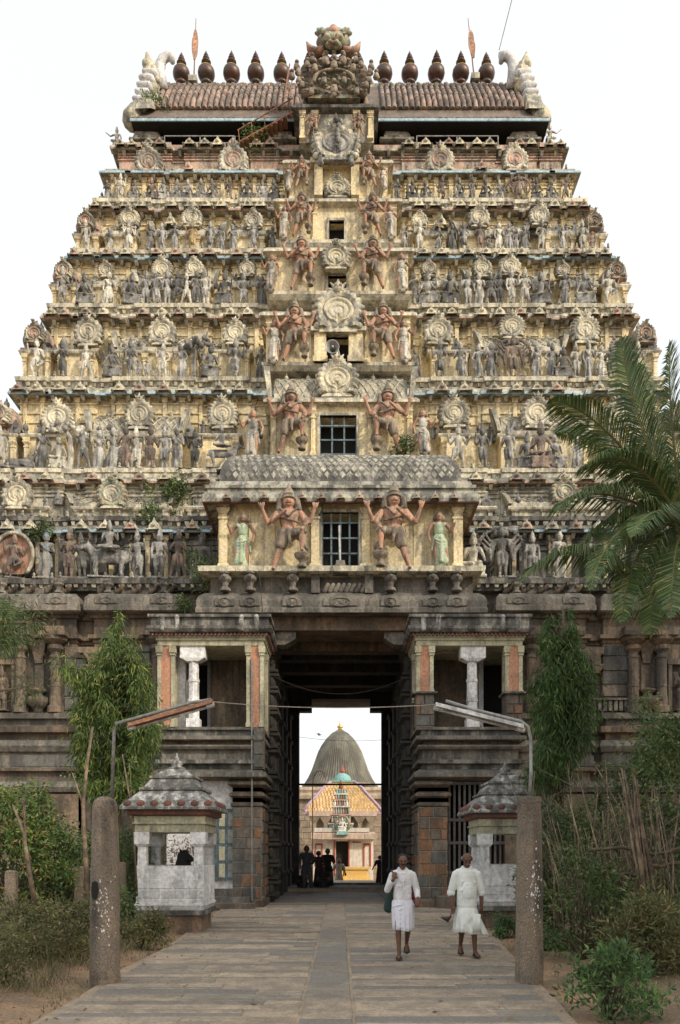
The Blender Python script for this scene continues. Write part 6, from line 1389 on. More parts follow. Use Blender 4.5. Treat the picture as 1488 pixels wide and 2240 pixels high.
for i in range(9):
    for j in range(9):
        u, v_ = (i-4)/4, (j-4)/4; k_ = 1/max(1, math.hypot(u, v_)*1.0) if math.hypot(u, v_) > .01 else 1; u *= k_; v_ *= k_; rr = 1+.22*noise.noise(V((u*2, v_*2, 1)))
        a = -pi/2-.40+u*.30*rr; vs_.append((gp.location.x+.197*cos(a), gp.location.y+.197*sin(a), 1.18+v_*.115*rr))
mb.add(vs_, [(i*9+j, i*9+j+1, i*9+j+10, i*9+j+9) for i in range(8) for j in range(8)]); mb.build('black_stain', m_hair, gp, True)
def lamp(pts, tray, tm_, label):
    t = thing('street_lamp', label, 'street lamp', V(pts[0])); mb = MB(); mb.tube(pts, .022, 8); mb.build('pole', m_steel, t, True)
    a, b = V(tray[0]), V(tray[1]); u = (b-a).normalized(); mb = MB(); up = V((0, 0, 1)); w_ = .075
    prof_ = [(-w_, -.01), (-w_*.55, .045), (w_*.55, .045), (w_, -.01)]
    vs = []
    for c in (a, b):
        for (o1, o2) in prof_: vs.append(c+V((0, o1, 0))+up*o2)
    mb.add(vs, [(0, 4, 5, 1), (1, 5, 6, 2), (2, 6, 7, 3), (3, 7, 4, 0), (0, 1, 2, 3), (7, 6, 5, 4)]); mb.build('lamp_tray', tm_, t)
    mb = MB(); mb.tube([a+u*.08-V((0, 0, .035)), b-u*.06-V((0, 0, .035))], .018, 8); mb.build('fluorescent_tube', m_tube, t, True)
    mb = MB(); mb.tube([a-u*.02+V((0, 0, -.02)), a+u*.09+V((0, 0, -.02))], .035, 8); mb.tube([b-u*.09+V((0, 0, -.02)), b+u*.02+V((0, 0, -.02))], .035, 8); mb.build('end_cap', m_tube, t)
    return t
q = 9.84
lamp([P(245, 1745, q), P(250, 1600, q), P(256, 1582, q), P(275, 1577, q), P(420, 1537, q+.1), P(462, 1530, q+.2)], (P(282, 1590, q), P(466, 1538, q+.2)), m_rust, 'rusty fluorescent street lamp rising from the left granite post')
lamp([P(1158, 1745, q), P(1162, 1690, q), P(1161, 1615, q), P(1155, 1590, q), P(1140, 1578, q), P(1040, 1553, q), P(975, 1533, q)], (P(1144, 1593, q), P(953, 1545, q-.1)), m_tube, 'white fluorescent street lamp rising from the right granite post')
# ================================================================ roadside shrines
def shrine(cx, d, label, idol):
    t = thing('roadside_shrine', label, 'shrine', (cx, d, 0), 'small whitewashed shrines either side of the path')
    hw = .70; y0, y1 = d, d+1.35; cyy = (y0+y1)/2
    def fr(nm, m, a, b, z0, z1, a1=None, b1=None):
        mb = MB(); mb.frus(cx, cyy, z0, z1, a, b, a if a1 is None else a1, b if b1 is None else b1); return mb.build(nm, m, t)
    hb = (y1-y0)/2; Z = lambda Y: PZ(Y, d)
    fr('stone_foot', m_redstone, hw*.9, hb*.9, -.05, .36); fr('stone_slab', m_mould, hw+.03, hb+.03, .36, .46); 
    fr('base_course', m_white, hw-.02, hb-.02, .46, .56, hw+.02, hb+.02); fr('base_course', m_white, hw+.04, hb+.04, .56, .62, hw, hb)
    fr('base_course', m_white, hw, hb, .62, .68); 
    mb = MB(); zt = 1.38
    mb.box(cx-hw, cx+hw, y0, y0+.14, .68, zt); mb.box(cx-hw, cx+hw, y1-.14, y1, .68, zt); mb.box(cx-hw, cx-hw+.14, y0+.14, y1-.14, .68, zt); mb.box(cx+hw-.14, cx+hw, y0+.14, y1-.14, .68, zt); mb.box(cx-hw+.14, cx+hw-.14, y0+.14, y1-.14, .68, 1.1)
    mb.build('low_wall', m_white, t)
    for r in range(2):
        for k in range(3):
            for z_ in ((.70, .95),): pass
    b2 = MB()
    for (a, b, z0, z1) in ((-.68, -.2, .70, .88), (-.18, .3, .70, .88), (.32, .68, .70, .88), (-.68, -.45, .90, 1.1), (-.43, .05, .90, 1.1), (.07, .68, .90, 1.1)):
        e = MB(); e.add([(cx+a+.01, y0-.001, z0+.008), (cx+b-.01, y0-.001, z0+.008), (cx+b-.01, y0-.001, z1-.008), (cx+a+.01, y0-.001, z1-.008), (cx+a+.02, y0-.012, z0+.018), (cx+b-.02, y0-.012, z0+.018), (cx+b-.02, y0-.012, z1-.018), (cx+a+.02, y0-.012, z1-.018)], [(4, 5, 6, 7), (0, 1, 5, 4), (1, 2, 6, 5), (2, 3, 7, 6), (3, 0, 4, 7)]); e.build('wall_block', m_white, t)
    zc_ = 2.07
    for sx in (-1, 1):
        for yy in (y0+.1, y1-.1):
            mb = MB(); x = cx+sx*(hw-.12); mb.frus(x, yy, zt-.04, zc_-.3, .095, .09, .085, .08); mb.frus(x, yy, zc_-.3, zc_-.24, .09, .09, .15, .13); mb.frus(x, yy, zc_-.24, zc_, .15, .13, .16, .13); mb.build('corner_post', m_white, t)
    fr('lintel', m_olive, hw+.02, hb+.02, zc_, zc_+.17); fr('lintel', m_olive, hw+.06, hb+.06, zc_+.17, zc_+.2); fr('lintel', m_olive, hw+.03, hb+.03, zc_+.2, zc_+.33); 
    fr('red_band', m_maroon, hw+.06, hb+.06, zc_+.33, zc_+.36, hw+.14, hb+.14); fr('red_band', m_maroon, hw+.14, hb+.14, zc_+.36, zc_+.46)
    ze_ = zc_+.46
    ro = fr('roof', m_shroof, hw+.27, hb+.27, ze_, ze_+.05, hw+.27, hb+.27)
    def rr(a, b, z0, a1, b1, z1): mb = MB(); mb.frus(cx, cyy, z0, z1, a, b, a1, b1); mb.build('roof_tier', m_shroof, ro)
    rr(hw+.27, hb+.27, ze_+.05, hw+.18, hb+.18, ze_+.18); rr(hw+.16, hb+.16, ze_+.18, hw-.10, hb-.10, ze_+.42); rr(hw-.05, hb-.05, ze_+.42, hw-.05, hb-.05, ze_+.47); rr(hw-.12, hb-.12, ze_+.47, hw-.26, hb-.26, ze_+.68); rr(hw-.22, hb-.22, ze_+.68, hw-.22, hb-.22, ze_+.73); rr(hw-.3, hb-.3, ze_+.73, hw-.5, hb-.5, ze_+.9)
    mb = MB(); mb.lathe((cx, cyy, ze_+.9), [(.17, 0), (.2, .03), (.1, .07), (.13, .12), (.11, .17), (.05, .2), (.06, .24), (.02, .28), (.01, .36)], 10); mb.build('roof_finial', m_shroof, ro, True)
    bo = MB()
    for k in range(7):
        x = cx-(hw+.12)+2*(hw+.12)*k/6
        for (yy, s_) in ((y0-.22, 1), (y1+.22, 1)): e = MB(); e.ball((x, yy, ze_+.11), .085, (1, .7, 1), 10); e.build('roof_boss', m_maroon, ro, True)
    for k in range(1, 6):
        y_ = cyy-(hb+.12)+2*(hb+.12)*k/6
        for x in (cx-hw-.22, cx+hw+.22): e = MB(); e.ball((x, y_, ze_+.11), .085, (.7, 1, 1), 10); e.build('roof_boss', m_maroon, ro, True)
    return t
shrine(-3.50, 16.0, 'small whitewashed shrine left of the path with a black bull idol inside', True)
shrine(3.82, 17.3, 'small whitewashed shrine half hidden behind the right granite post', False)
mb = MB(); reclining(mb); me = remesh(mb, 'bull_idol', m_hair, .016, 1); mb = MB(); mb.cap((0, 0, .1), (-.02, .05, .28), .2, .17); mb.cap((-.02, 0, .3), (.0, -.02, .46), .13, .13); mb.cap((.02, -.02, .47), (.16, -.05, .40), .10, .065); mb.cap((-.05, 0, .55), (-.08, 0, .62), .03, .012); mb.cap((.06, 0, .55), (.07, 0, .62), .03, .012); mb.cap((-.12, -.05, .08), (.2, -.1, .06), .08, .06); me = remesh(mb, 'bull_idol', m_hair, .012, 2); o = bpy.data.objects.new('bull_idol', me); link(o); o.location = (-3.36, 16.7, 1.1); o.scale = (1.05, 1, 1.02); tag(o, 'black stone reclining bull idol inside the left whitewashed shrine', 'idol')
mb = MB(); q = V((-3.25, 16.55, 1.1)); mb.cap(q, q+V((0, 0, .28)), .13, .11); mb.ball(q+V((0, 0, .42)), .11, (1, 1, 1.1)); mb.cap(q+V((.08, -.02, .42)), q+V((.17, -.02, .38)), .05, .03); o.data = remesh(mb, 'bull_idol', m_hair, .014, 1) if 0 else o.data
# ================================================================ people
def loft(mb, rings, n=64, thick=.006, cap=True):
    vs = []
    for (cx, cy, z, rx, ry, amp, kf, ph) in rings:
        for k in range(n):
            a = 2*pi*k/n; f = 1+amp*sin(kf*a+ph)+amp*.5*sin((kf*1.7+.3)//1*a+ph*2); vs.append((cx+rx*f*cos(a), cy+ry*f*sin(a), z+amp*.12*sin(3*a+ph)))
    m = len(rings); fs = [(i*n+k, i*n+(k+1) % n, (i+1)*n+(k+1) % n, (i+1)*n+k) for i in range(m-1) for k in range(n)]
    fs = [f[::-1] for f in fs] if rings[0][2] > rings[-1][2] else fs
    return mb.add(vs, fs)
def hand(mb, w_, dr, side, curl=.5, s=1.0):
    """palm and five separate fingers from wrist w_ pointing along dr, thumb on 'side'"""
    dr = V(dr).normalized(); side = V(side); side = (side-dr*side.dot(dr)).normalized(); nrm = dr.cross(side)
    pc = w_+dr*.045*s; mb.cap(w_, pc, .022*s, .026*s); mb.cap(pc-side*.018*s, pc+side*.02*s, .021*s, .021*s); mb.cap(pc+dr*.03*s-side*.026*s, pc+dr*.03*s+side*.026*s, .014*s, .014*s)
    for k, L in enumerate((.058, .07, .075, .066)):
        o = side*(k-1.5)*.0185*s; a = pc+dr*.035*s+o; b = a+(dr+nrm*curl*.5).normalized()*L*.5*s; c = b+(dr+nrm*curl*2.2).normalized()*L*.5*s; mb.cap(a, b, .0088*s, .008*s, n=8); mb.cap(b, c, .008*s, .0068*s, n=8)
    a = w_+dr*.02*s+side*.024*s; b = a+(dr*.6+side*.8).normalized()*.035*s; c = b+(dr+nrm*curl).normalized()*.03*s; mb.cap(a, b, .0105*s, .009*s, n=8); mb.cap(b, c, .009*s, .0075*s, n=8)
def headm(mb, c, tilt=0, s=1.0):
    T = lambda v: c+V((v[0]*s, (v[1]*cos(tilt)-v[2]*sin(tilt))*s, (v[1]*sin(tilt)+v[2]*cos(tilt))*s))
    mb.cap(T((0, .012, .03)), T((0, .0, .03)), .080*s, .078*s); mb.cap(T((0, .0, .0)), T((0, -.012, -.055)), .066*s, .050*s); mb.cap(T((0, -.03, -.085)), T((0, -.038, -.09)), .032*s, .03*s)
    mb.cap(T((0, -.078, .018)), T((0, -.094, -.02)), .010*s, .016*s, n=8); mb.cap(T((-.03, -.068, .03)), T((.03, -.068, .03)), .014*s, .014*s, n=8)
    for q in (-1, 1): mb.ball(T((q*.078, .012, .0)), .017*s, (.5, 1, 1.7), 8); mb.cap(T((q*.04, -.05, -.015)), T((q*.035, -.052, -.03)), .02*s, .018*s, n=8)
    mb.cap(T((-.02, -.073, -.05)), T((.02, -.073, -.05)), .012*s, .012*s, n=8); return T
def legp(mb, hip, knee, ank, toe, s=1.0):
    hip, knee, ank, toe = map(V, (hip, knee, ank, toe)); mb.cap(hip, knee, .075*s, .05*s); m = knee+(ank-knee)*.32+V((0, .018, 0)); mb.cap(knee, m, .046*s, .049*s); mb.cap(m, ank, .046*s, .029*s); mb.cap(ank+V((0, .02, -.03)), ank+V((0, .03, -.035)), .032*s, .032*s)
    mb.cap(ank, toe, .034*s, .03*s); 
    mb.cap(toe, toe+(toe-ank).normalized()*.045, .034*s, .022*s, 1)
def sandal(mb, ank, toe):
    a = V(ank); b = V(toe); dr = (b-a); dr.z = 0; dr.normalize(); sd = V((-dr.y, dr.x, 0)); h = a-dr*.05; t = b+dr*.07; z = a.z-.075
    zt = min(b.z-.034, z+.02) if a.z < .12 else b.z-.04
    vs = []
    for zz in (0, .022):
        for (c, w_, q) in ((h, .03, z), (a, .038, z), (b, .048, zt), (t, .03, zt)):
            vs += [V((c.x, c.y, q))+sd*w_+V((0, 0, zz)), V((c.x, c.y, q))-sd*w_+V((0, 0, zz))]
    fs = []
    for i in range(3): fs += [(2*i, 2*i+2, 2*i+3, 2*i+1), (8+2*i, 8+2*i+1, 8+2*i+3, 8+2*i+2), (2*i, 8+2*i, 8+2*i+2, 2*i+2), (2*i+1, 2*i+3, 8+2*i+3, 8+2*i+1)]
    fs += [(0, 1, 9, 8), (6, 14, 15, 7)]
    mb.add(vs, fs); mb.tube([V((b.x, b.y, zt+.01))+sd*.046, V((b.x, b.y, b.z+.032)), V((b.x, b.y, zt+.01))-sd*.046], .012, 6)
def put(me, name, par, mt=None):
    o = bpy.data.objects.new(name, me); link(o); o.parent = par; return o
# --- man with a bundle slung over his shoulder
L1 = V((.97, 12.05, .02)); t = thing('person', 'man with moustache in white shirt and short wrap, walking, bag over shoulder', 'person', L1)
b = MB(); T = headm(b, V((0, -.03, 1.49)), .08)
b.cap((0, .01, 1.33), (0, -.01, 1.42), .05, .046); b.cap((0, 0, .86), (0, 0, 1.02), .125, .115, .75); b.cap((0, 0, 1.02), (0, 0, 1.22), .115, .135, .72); b.cap((-.12, .01, 1.29), (.12, .01, 1.29), .05, .05)
legp(b, (-.08, 0, .84), (-.075, -.10, .47), (-.065, -.13, .09), (-.075, -.25, .045), .95); legp(b, (.08, 0, .84), (.085, -.02, .46), (.085, .26, .20), (.085, .24, .085), .95)
sh1, el1, wr1 = V((-.155, .01, 1.28)), V((-.235, .02, 1.05)), V((-.15, -.14, 1.22)); sh2, el2, wr2 = V((.16, .01, 1.28)), V((.225, .04, 1.04)), V((.225, -.14, .925))
b.cap(sh1, el1, .042, .038); b.cap(el1, wr1, .036, .027); b.cap(sh2, el2, .042, .038); b.cap(el2, wr2, .036, .027); hand(b, wr1, (.25, .2, 1), (1, 0, 0), 1.2); hand(b, wr2, (-.1, -.5, -.7), (-1, 0, .1), .9)
put(remesh(b, 'body', m_skin, .0062, 2), 'body', t)
h = MB(); h.cap(T((0, .025, .045)), T((0, .03, .02)), .082, .078); h.cap(T((-.05, .0, .07)), T((.05, .0, .07)), .036, .036); 
for q in (-1, 1): h.cap(T((q*.066, .0, .05)), T((q*.074, .01, .0)), .022, .012)
put(remesh(h, 'hair', m_hair, .006, 1), 'hair', t)
h = MB(); h.cap(T((-.028, -.092, -.036)), T((0, -.102, -.03)), .008, .010, n=8); h.cap(T((.028, -.092, -.036)), T((0, -.102, -.03)), .008, .010, n=8); h.build('moustache', m_hair, t, True, off=(0, 0, 0))
h = MB()
for q in (-1, 1): h.ball(T((q*.030, -.072, .010)), .0065, n=6)
h.build('eyes', m_hair, t, True, off=(0, 0, 0))
c = MB(); c.cap((0, .0, .85), (0, 0, 1.05), .142, .140, .80, 16); c.cap((0, 0, 1.05), (0, 0, 1.24), .138, .140, .76, 16); c.cap((-.115, .01, 1.30), (.115, .01, 1.30), .062, .062); c.cap((-.05, .01, 1.34), (.05, .01, 1.34), .055, .055); c.cap((0, -.01, 1.05), (0, -.035, .92), .12, .12, .85); c.cap(sh1, el1, .057, .052); c.cap(el1, el1+(wr1-el1)*.72, .05, .042); c.cap(sh2, el2, .057, .054); c.cap(el2, el2+(wr2-el2)*.78, .05, .045)
c.cap((-.05, -.03, 1.37), (-.01, -.085, 1.31), .024, .018); c.cap((.05, -.03, 1.37), (.01, -.085, 1.31), .024, .018); c.cap((-.05, .05, 1.385), (.05, .05, 1.385), .026, .026)
for k in range(16):
    a = R.uniform(-1.0, 1.0); z = R.uniform(.86, 1.2); c.cap((.13*sin(a), -.115*cos(a)-.005, z), (.13*sin(a+R.uniform(-.4, .4)), -.118*cos(a), z+R.uniform(-.13, -.03)), .014, .009, n=6)
put(remesh(c, 'shirt', m_cloth1, .0085, 1), 'shirt', t)
h = MB(); h.box(-.008, .008, -.150, -.146, .95, 1.26); h.box(.045, .052, -.145, -.140, 1.13, 1.20); h.build('shirt_placket', m_cloth2, t, off=(0, 0, 0))
c = MB(); loft(c, [(0, 0, .90, .150, .125, .0, 9, 0), (0, -.005, .86, .165, .140, .02, 9, .3), (0, -.01, .74, .172, .150, .03, 8, .8), (.005, -.01, .60, .165, .165, .05, 11, 1.2), (.01, -.005, .50, .16, .175, .07, 11, 1.6), (.015, .0, .435, .158, .18, .085, 11, 2.0), (.015, .0, .430, .145, .168, .085, 11, 2.0), (.01, 0, .60, .16, .14, .04, 8, 1.2)])
c.cap((-.01, -.145, .87), (.01, -.175, .45), .028, .03, .6); c.cap((.0, -.14, .87), (-.14, -.07, .80), .022, .03, .7); c.cap((.0, -.145, .86), (.15, -.06, .82), .02, .03, .7)
for k in range(6): c.tube([(-.12+.02*k, -.115-.005*k, .80-.06*k), (-.05, -.158, .83-.075*k), (.0, -.165, .84-.05*k)], .008, 5)
c.build('wrap', m_cloth3, t, True, off=(0, 0, 0))
for (a, b_) in (((-.065, -.13, .09), (-.075, -.25, .045)), ((.085, .26, .20), (.085, .24, .085))):
    c = MB(); sandal(c, a, b_); c.build('sandal', m_sandal, t, off=(0, 0, 0))
bag = MB(); bag.tube([(-.135, -.13, 1.27), (-.17, .02, 1.36), (-.2, .14, 1.2), (-.22, .17, 1.0)], .012, 6); bag.cap((-.19, .2, .95), (-.2, .2, .76), .05, .085, .7); o = bag.thing('shoulder_bag', mat('dark_green_cloth', (.02, .045, .035), None, 5, bump=.2), 'dark green cloth bag hanging behind the walking man with the moustache', 'bag', (0, 0, 0), smooth=True); o.location = L1
# --- older bald man
L2 = V((1.98, 12.15, .02)); t = thing('person', 'older balding man in loose white shirt and billowing wrap, looking down, walking', 'person', L2)
b = MB(); T = headm(b, V((0, -.045, 1.515)), .32)
b.cap((0, .02, 1.36), (0, -.015, 1.44), .055, .05); b.cap((0, 0, .88), (0, 0, 1.04), .14, .13, .8); b.cap((0, 0, 1.04), (0, 0, 1.24), .13, .14, .75); b.cap((-.12, .02, 1.30), (.12, .02, 1.30), .05, .05)
A1 = ((-.06, .24, .15), (-.065, .17, .06)); A2 = ((.125, -.04, .09), (.14, -.15, .045))
legp(b, (-.08, 0, .86), (-.07, -.02, .46), A1[0], A1[1]); legp(b, (.08, 0, .86), (.10, -.09, .48), A2[0], A2[1])
sh1, el1, wr1 = V((-.17, .01, 1.29)), V((-.24, .03, 1.0)), V((-.225, -.05, .80)); sh2, el2, wr2 = V((.17, .01, 1.29)), V((.24, .05, 1.0)), V((.235, .02, .79))
b.cap(sh1, el1, .044, .040); b.cap(el1, wr1, .04, .027); b.cap(sh2, el2, .044, .040); b.cap(el2, wr2, .04, .027); hand(b, wr1, (.1, -.2, -1), (1, -.6, 0), .9); hand(b, wr2, (0, -.1, -1), (-.6, -1, 0), .6)
put(remesh(b, 'body', m_skin, .0062, 2), 'body', t)
h = MB(); h.cap(T((-.06, .03, .02)), T((.06, .03, .02)), .034, .034); h.cap(T((0, .055, .02)), T((0, .06, -.02)), .055, .045)
h.cap(T((-.022, -.094, -.036)), T((.022, -.094, -.036)), .011, .011, n=8)
put(remesh(h, 'grey_hair', m_ghair, .006, 1), 'grey_hair', t)
c = MB(); c.cap((0, -.01, .80), (0, -.01, 1.05), .16, .155, .84, 16); c.cap((0, 0, 1.05), (0, 0, 1.26), .152, .148, .78, 16); c.cap((-.125, .02, 1.315), (.125, .02, 1.315), .066, .066); c.cap((-.05, .02, 1.355), (.05, .02, 1.355), .06, .06); c.cap((0, -.06, 1.08), (0, -.07, .98), .11, .11, .9); c.cap(sh1, sh1+(el1-sh1)*.8, .062, .064); c.cap(sh2, sh2+(el2-sh2)*.8, .062, .064)
for s_, e_ in ((sh1, el1), (sh2, el2)): q = s_+(e_-s_)*.95; c.cap(q, q+(e_-s_).normalized()*.02, .066, .066)
c.cap((-.06, -.02, 1.40), (-.015, -.10, 1.27), .026, .016); c.cap((.06, -.02, 1.40), (.015, -.10, 1.27), .026, .016); c.cap((-.05, .06, 1.40), (.05, .06, 1.40), .028, .028); c.cap((-.03, .02, .70), (.03, .02, .70), .13, .13, .9)
for k in range(16):
    a = R.uniform(-1.1, 1.1); z = R.uniform(.84, 1.2); c.cap((.145*sin(a), -.135*cos(a)-.005, z), (.145*sin(a+R.uniform(-.5, .5)), -.138*cos(a), z+R.uniform(-.15, -.03)), .013, .009, n=6)
sm = remesh(c, 'shirt', m_cloth2, .0085, 1)
for v in sm.vertices:
    if v.co.z < .70: v.co.z = .70+(v.co.z-.70)*.05
put(sm, 'shirt', t)
c = MB(); loft(c, [(0, 0, .80, .15, .13, .0, 7, 0), (0, -.005, .70, .178, .158, .03, 7, .4), (0, -.01, .58, .185, .17, .07, 11, .9), (.0, 0, .46, .19, .19, .10, 9, 1.4), (.01, .01, .385, .20, .20, .14, 9, 1.8), (.01, .01, .38, .185, .185, .14, 9, 1.8), (.01, 0, .55, .17, .15, .05, 7, .9)])
c.add([(.10, -.14, .68), (.17, -.02, .70), (.36, .02, .33), (.22, -.16, .37), (.30, -.04, .36), (.10, -.15, .66), (.16, .05, .69), (.34, .06, .33)], [(0, 1, 4, 3), (1, 2, 4), (1, 6, 7, 2), (0, 3, 5)])
for k in range(7): c.tube([(-.16+.012*k, -.08, .70-.03*k), (-.08+.02*k, -.175, .50-.01*k), (.05, -.178, .60-.03*k+.05)], .009, 5)
for k in range(6): c.tube([(.08+.02*k, -.16, .68), (.07+.018*k, -.19, .42)], .012, 5)
c.build('wrap', m_cloth2, t, True, off=(0, 0, 0))
for (a, b_) in (A1, A2): c = MB(); sandal(c, a, b_); c.build('sandal', m_sandal, t, off=(0, 0, 0))
c = MB(); c.add([(-.42, -.02, .62), (-.24, -.08, .64), (-.30, -.05, .54), (-.24, .02, .64), (-.33, -.1, .60)], [(0, 4, 1), (0, 2, 4), (4, 2, 1), (0, 1, 3), (0, 3, 2), (1, 2, 3)]); c.tube([(-.24, -.05, .74), (-.26, -.04, .63)], .008, 5); o = c.thing('folded_pouch', m_sandal, 'small dark pouch hanging from the older man\'s right hand', 'pouch', (0, 0, 0)); o.location = L2
# --- people further in
def far_person(X, Yf, Yh, d, kind, mt_s, mt_l, label, gz=.14, mir=1, hairm=m_hair):
    z0 = gz; h = PZ(Yh, d)-z0; t = thing('person', label, 'person', (PX(X, d), d, z0)); k = h/.99
    arms = {'m': [(-1,)+DOWN, (1,)+BENT], 'w': [(-1,)+((.2, 0, -.1), (.26, -.04, -.22)), (1,)+DOWN]}['m' if kind == 'man' else 'w']
    b = MB(); hum(b, legs='contra', arms=arms, crown=0, slim=.95); put(remesh(b, 'body', m_skin, .012, 1), 'body', t).scale = (k*mir, k, k)
    c = MB(); c.cap((0, 0, .52), (0, 0, .74), .092, .104, .8, 14); c.cap((-.1, 0, .79), (.1, 0, .79), .052, .052)
    for s in (-1, 1): c.cap((s*.125, 0, .79), (s*.17, 0, .66), .045, .042)
    put(remesh(c, 'top', mt_s, .012, 1), 'top', t).scale = (k*mir, k, k)
    c = MB()
    if kind == 'man': c.cap((-.05, 0, .5), (-.06, 0, .06), .075, .05); c.cap((.05, 0, .5), (.11, -.02, .06), .075, .05)
    else: loft(c, [(0, 0, .56, .09, .075, 0, 8, 0), (0, 0, .4, .115, .10, .04, 8, 0), (0, 0, .2, .125, .11, .07, 8, .4), (0, 0, .02, .15, .13, .09, 8, .7)], 40)
    c.build('trousers' if kind == 'man' else 'skirt', mt_l, t, True, off=(0, 0, 0)).scale = (k*mir, k, k)
    e = MB(); e.ball((0, .012, .945), .064, (1, 1, 1), 10)
    if kind != 'man': e.ball((0, .06, .92), .035, n=8)
    e.build('hair', hairm, t, True, off=(0, 0, 0)).scale = (k, k, k); return t
cb = mat('dark_blue_grey_cloth', (.07, .08, .10), None, 5, bump=.1); cd = mat('dark_brown_cloth', (.045, .028, .022), None, 5, bump=.1); ck = mat('charcoal_cloth', (.02, .018, .018), None, 5, bump=.1); cr_ = mat('crimson_cloth', (.26, .025, .05), (.2, .02, .05), 5, bump=.2); cw = mat('striped_pale_cloth', (.55, .5, .42), (.35, .3, .26), 9, bump=.1)
far_person(671, 1955, 1851, 33.0, 'man', cb, cb, 'man in grey blue clothes standing at the left of the passage threshold')
far_person(697, 1948, 1862, 34.2, 'woman', cd, cd, 'slim figure in dark brown standing between two men in the passage')
far_person(717, 1945, 1857, 34.6, 'man', ck, ck, 'man in charcoal clothes turning away inside the passage')
far_person(742, 1935, 1879, 43.5, 'woman', cw, cw, 'figure in a pale patterned wrap walking in the courtyard', -.46)
far_person(831, 1938, 1872, 37.6, 'woman', cd, cd, 'dark draped figure standing at the right of the passage end')
def squat(X, Y, d, gz, top, low, label, s=1.0, mir=1, hairm=m_hair):
    t = thing('person', label, 'person', (PX(X, d), d, gz)); b = MB()
    b.cap((0, .05, .15), (0, 0, .45), .15, .14, .8); b.cap((0, 0, .45), (0, -.02, .55), .13, .06); b.cap((0, -.03, .6), (0, -.04, .68), .06, .06); b.ball((0, -.05, .74), .095, (.9, 1, 1.15)); b.ball((0, -.145, .73), .015)
    for q in (-1, 1):
        b.cap((q*.1, .05, .14), (q*.2, -.25, .28), .09, .065); b.cap((q*.2, -.25, .28), (q*.12, -.2, .05), .055, .04); b.cap((q*.12, -.2, .03), (q*.12, -.33, .03), .035, .028)
        b.cap((q*.16, 0, .52), (q*.22, -.15, .35), .05, .04); b.cap((q*.22, -.15, .35), (q*.06, -.3, .34), .036, .028); b.cap((q*.06, -.3, .34), (q*.03, -.36, .34), .03, .02)
    put(remesh(b, 'body', m_skin, .012, 1), 'body', t).scale = (s, s, s)
    c = MB(); c.cap((0, .05, .16), (0, 0, .47), .185, .16, .85); c.cap((-.12, 0, .52), (.12, 0, .52), .07, .07)
    for q in (-1, 1): c.cap((q*.16, 0, .52), (q*.2, -.1, .42), .066, .06)
    put(remesh(c, 'blouse', top, .012, 1), 'blouse', t).scale = (s, s, s)
    c = MB(); c.cap((-.14, -.1, .14), (.14, -.1, .14), .13, .13, 1.6); c.cap((-.19, -.24, .24), (.19, -.24, .24), .09, .09); c.cap((0, -.1, .06), (0, -.2, .06), .22, .2, 1)
    me_ = remesh(c, 'skirt', low, .014, 1)
    for v in me_.vertices: v.co.z = max(v.co.z, 0)
    put(me_, 'skirt', t).scale = (s, s, s)
    e = MB(); e.ball((0, -.03, .765), .1, (.95, 1, 1)); e.ball((0, .07, .74), .05); put(remesh(e, 'hair', hairm, .012, 1), 'hair', t).scale = (s, s, s)
squat(921, 1980, 24.6, .0, cr_, cr_, 'woman in crimson sitting against the right jamb of the passage', 1.15)
squat(934-22, 1975, 25.2, .0, cd, ck, 'dark haired person sitting just behind the woman in crimson', 1.2)
squat(708, 1946, 33.6, .14, ck, ck, 'dark crouching person low in the passage beside the standing group', 1.2)
squat(662, 1950, 33.4, .14, ck, ck, 'dark crouching person at the left foot of the passage opening', .9)
# ================================================================ vegetation
def rv(s=1): return V((R.gauss(0, s), R.gauss(0, s), R.gauss(0, s)))
def leaf(mb, p, dr, L, w_, sid=None):
    dr = dr.normalized(); sd = dr.cross(sid or rv()); 
    if sd.length < 1e-3: sd = V((1, 0, 0))
    sd.normalize(); n = sd.cross(dr)*w_*.35; m = p+dr*L*.45
    mb.add([p, m-sd*w_/2+n, p+dr*L, m+sd*w_/2+n], [(0, 1, 2), (0, 2, 3)])
def clump(mb, c, r, n, L, w_, droop=0.0, out=.6, rz=1.0):
    for _ in range(n):
        o = rv(.5); o.z *= rz; o = o*r
        dr = o.normalized()*out+rv(.5)+V((0, 0, -droop)); leaf(mb, c+o, dr, L*R.uniform(.6, 1.3), w_*R.uniform(.7, 1.2))
def gnd(x, y): return th(x, y) if y < 26 else 0
def plant(name, label, cat, base_, tips, nleaf, L, w_, m, rcl=.3, droop=0, bark=m_bark, r0=.03, group=None, out=.6, rz=1, stemk=1.0, trunk=None, taper=False):
    t = thing(name, label, cat, base_, group); b = V(base_); st = MB(); fo = MB()
    top = max(tips, key=lambda q: q[2])
    if trunk: st.tube(trunk, [r0*(1-.65*i/(len(trunk)-1)) for i in range(len(trunk))], 8)
    for q in tips:
        q = V(q)
        if trunk:
            ks = min(range(len(trunk)), key=lambda i: abs(trunk[i][2]-(q.z-.35*stemk))); a = V(trunk[ks]); rr = r0*.4
        else: a = b; rr = r0
        m1 = a+(q-a)*.5+V((R.uniform(-.1, .1), R.uniform(-.1, .1), R.uniform(0, .15)))*(q-a).length
        st.tube([a, m1, q], [rr, rr*.7, rr*.3], 5); kt = min(1, (top[2]-q.z)*.5+.3) if taper else 1; clump(fo, q, rcl*R.uniform(.75, 1.25)*kt, int(nleaf*max(.35, kt)), L, w_, droop, out, rz)
    st.build('trunk' if trunk else 'stems', bark, t, True); f = fo.build('crown' if trunk else 'foliage', m, t); f['kind'] = 'stuff'; return t
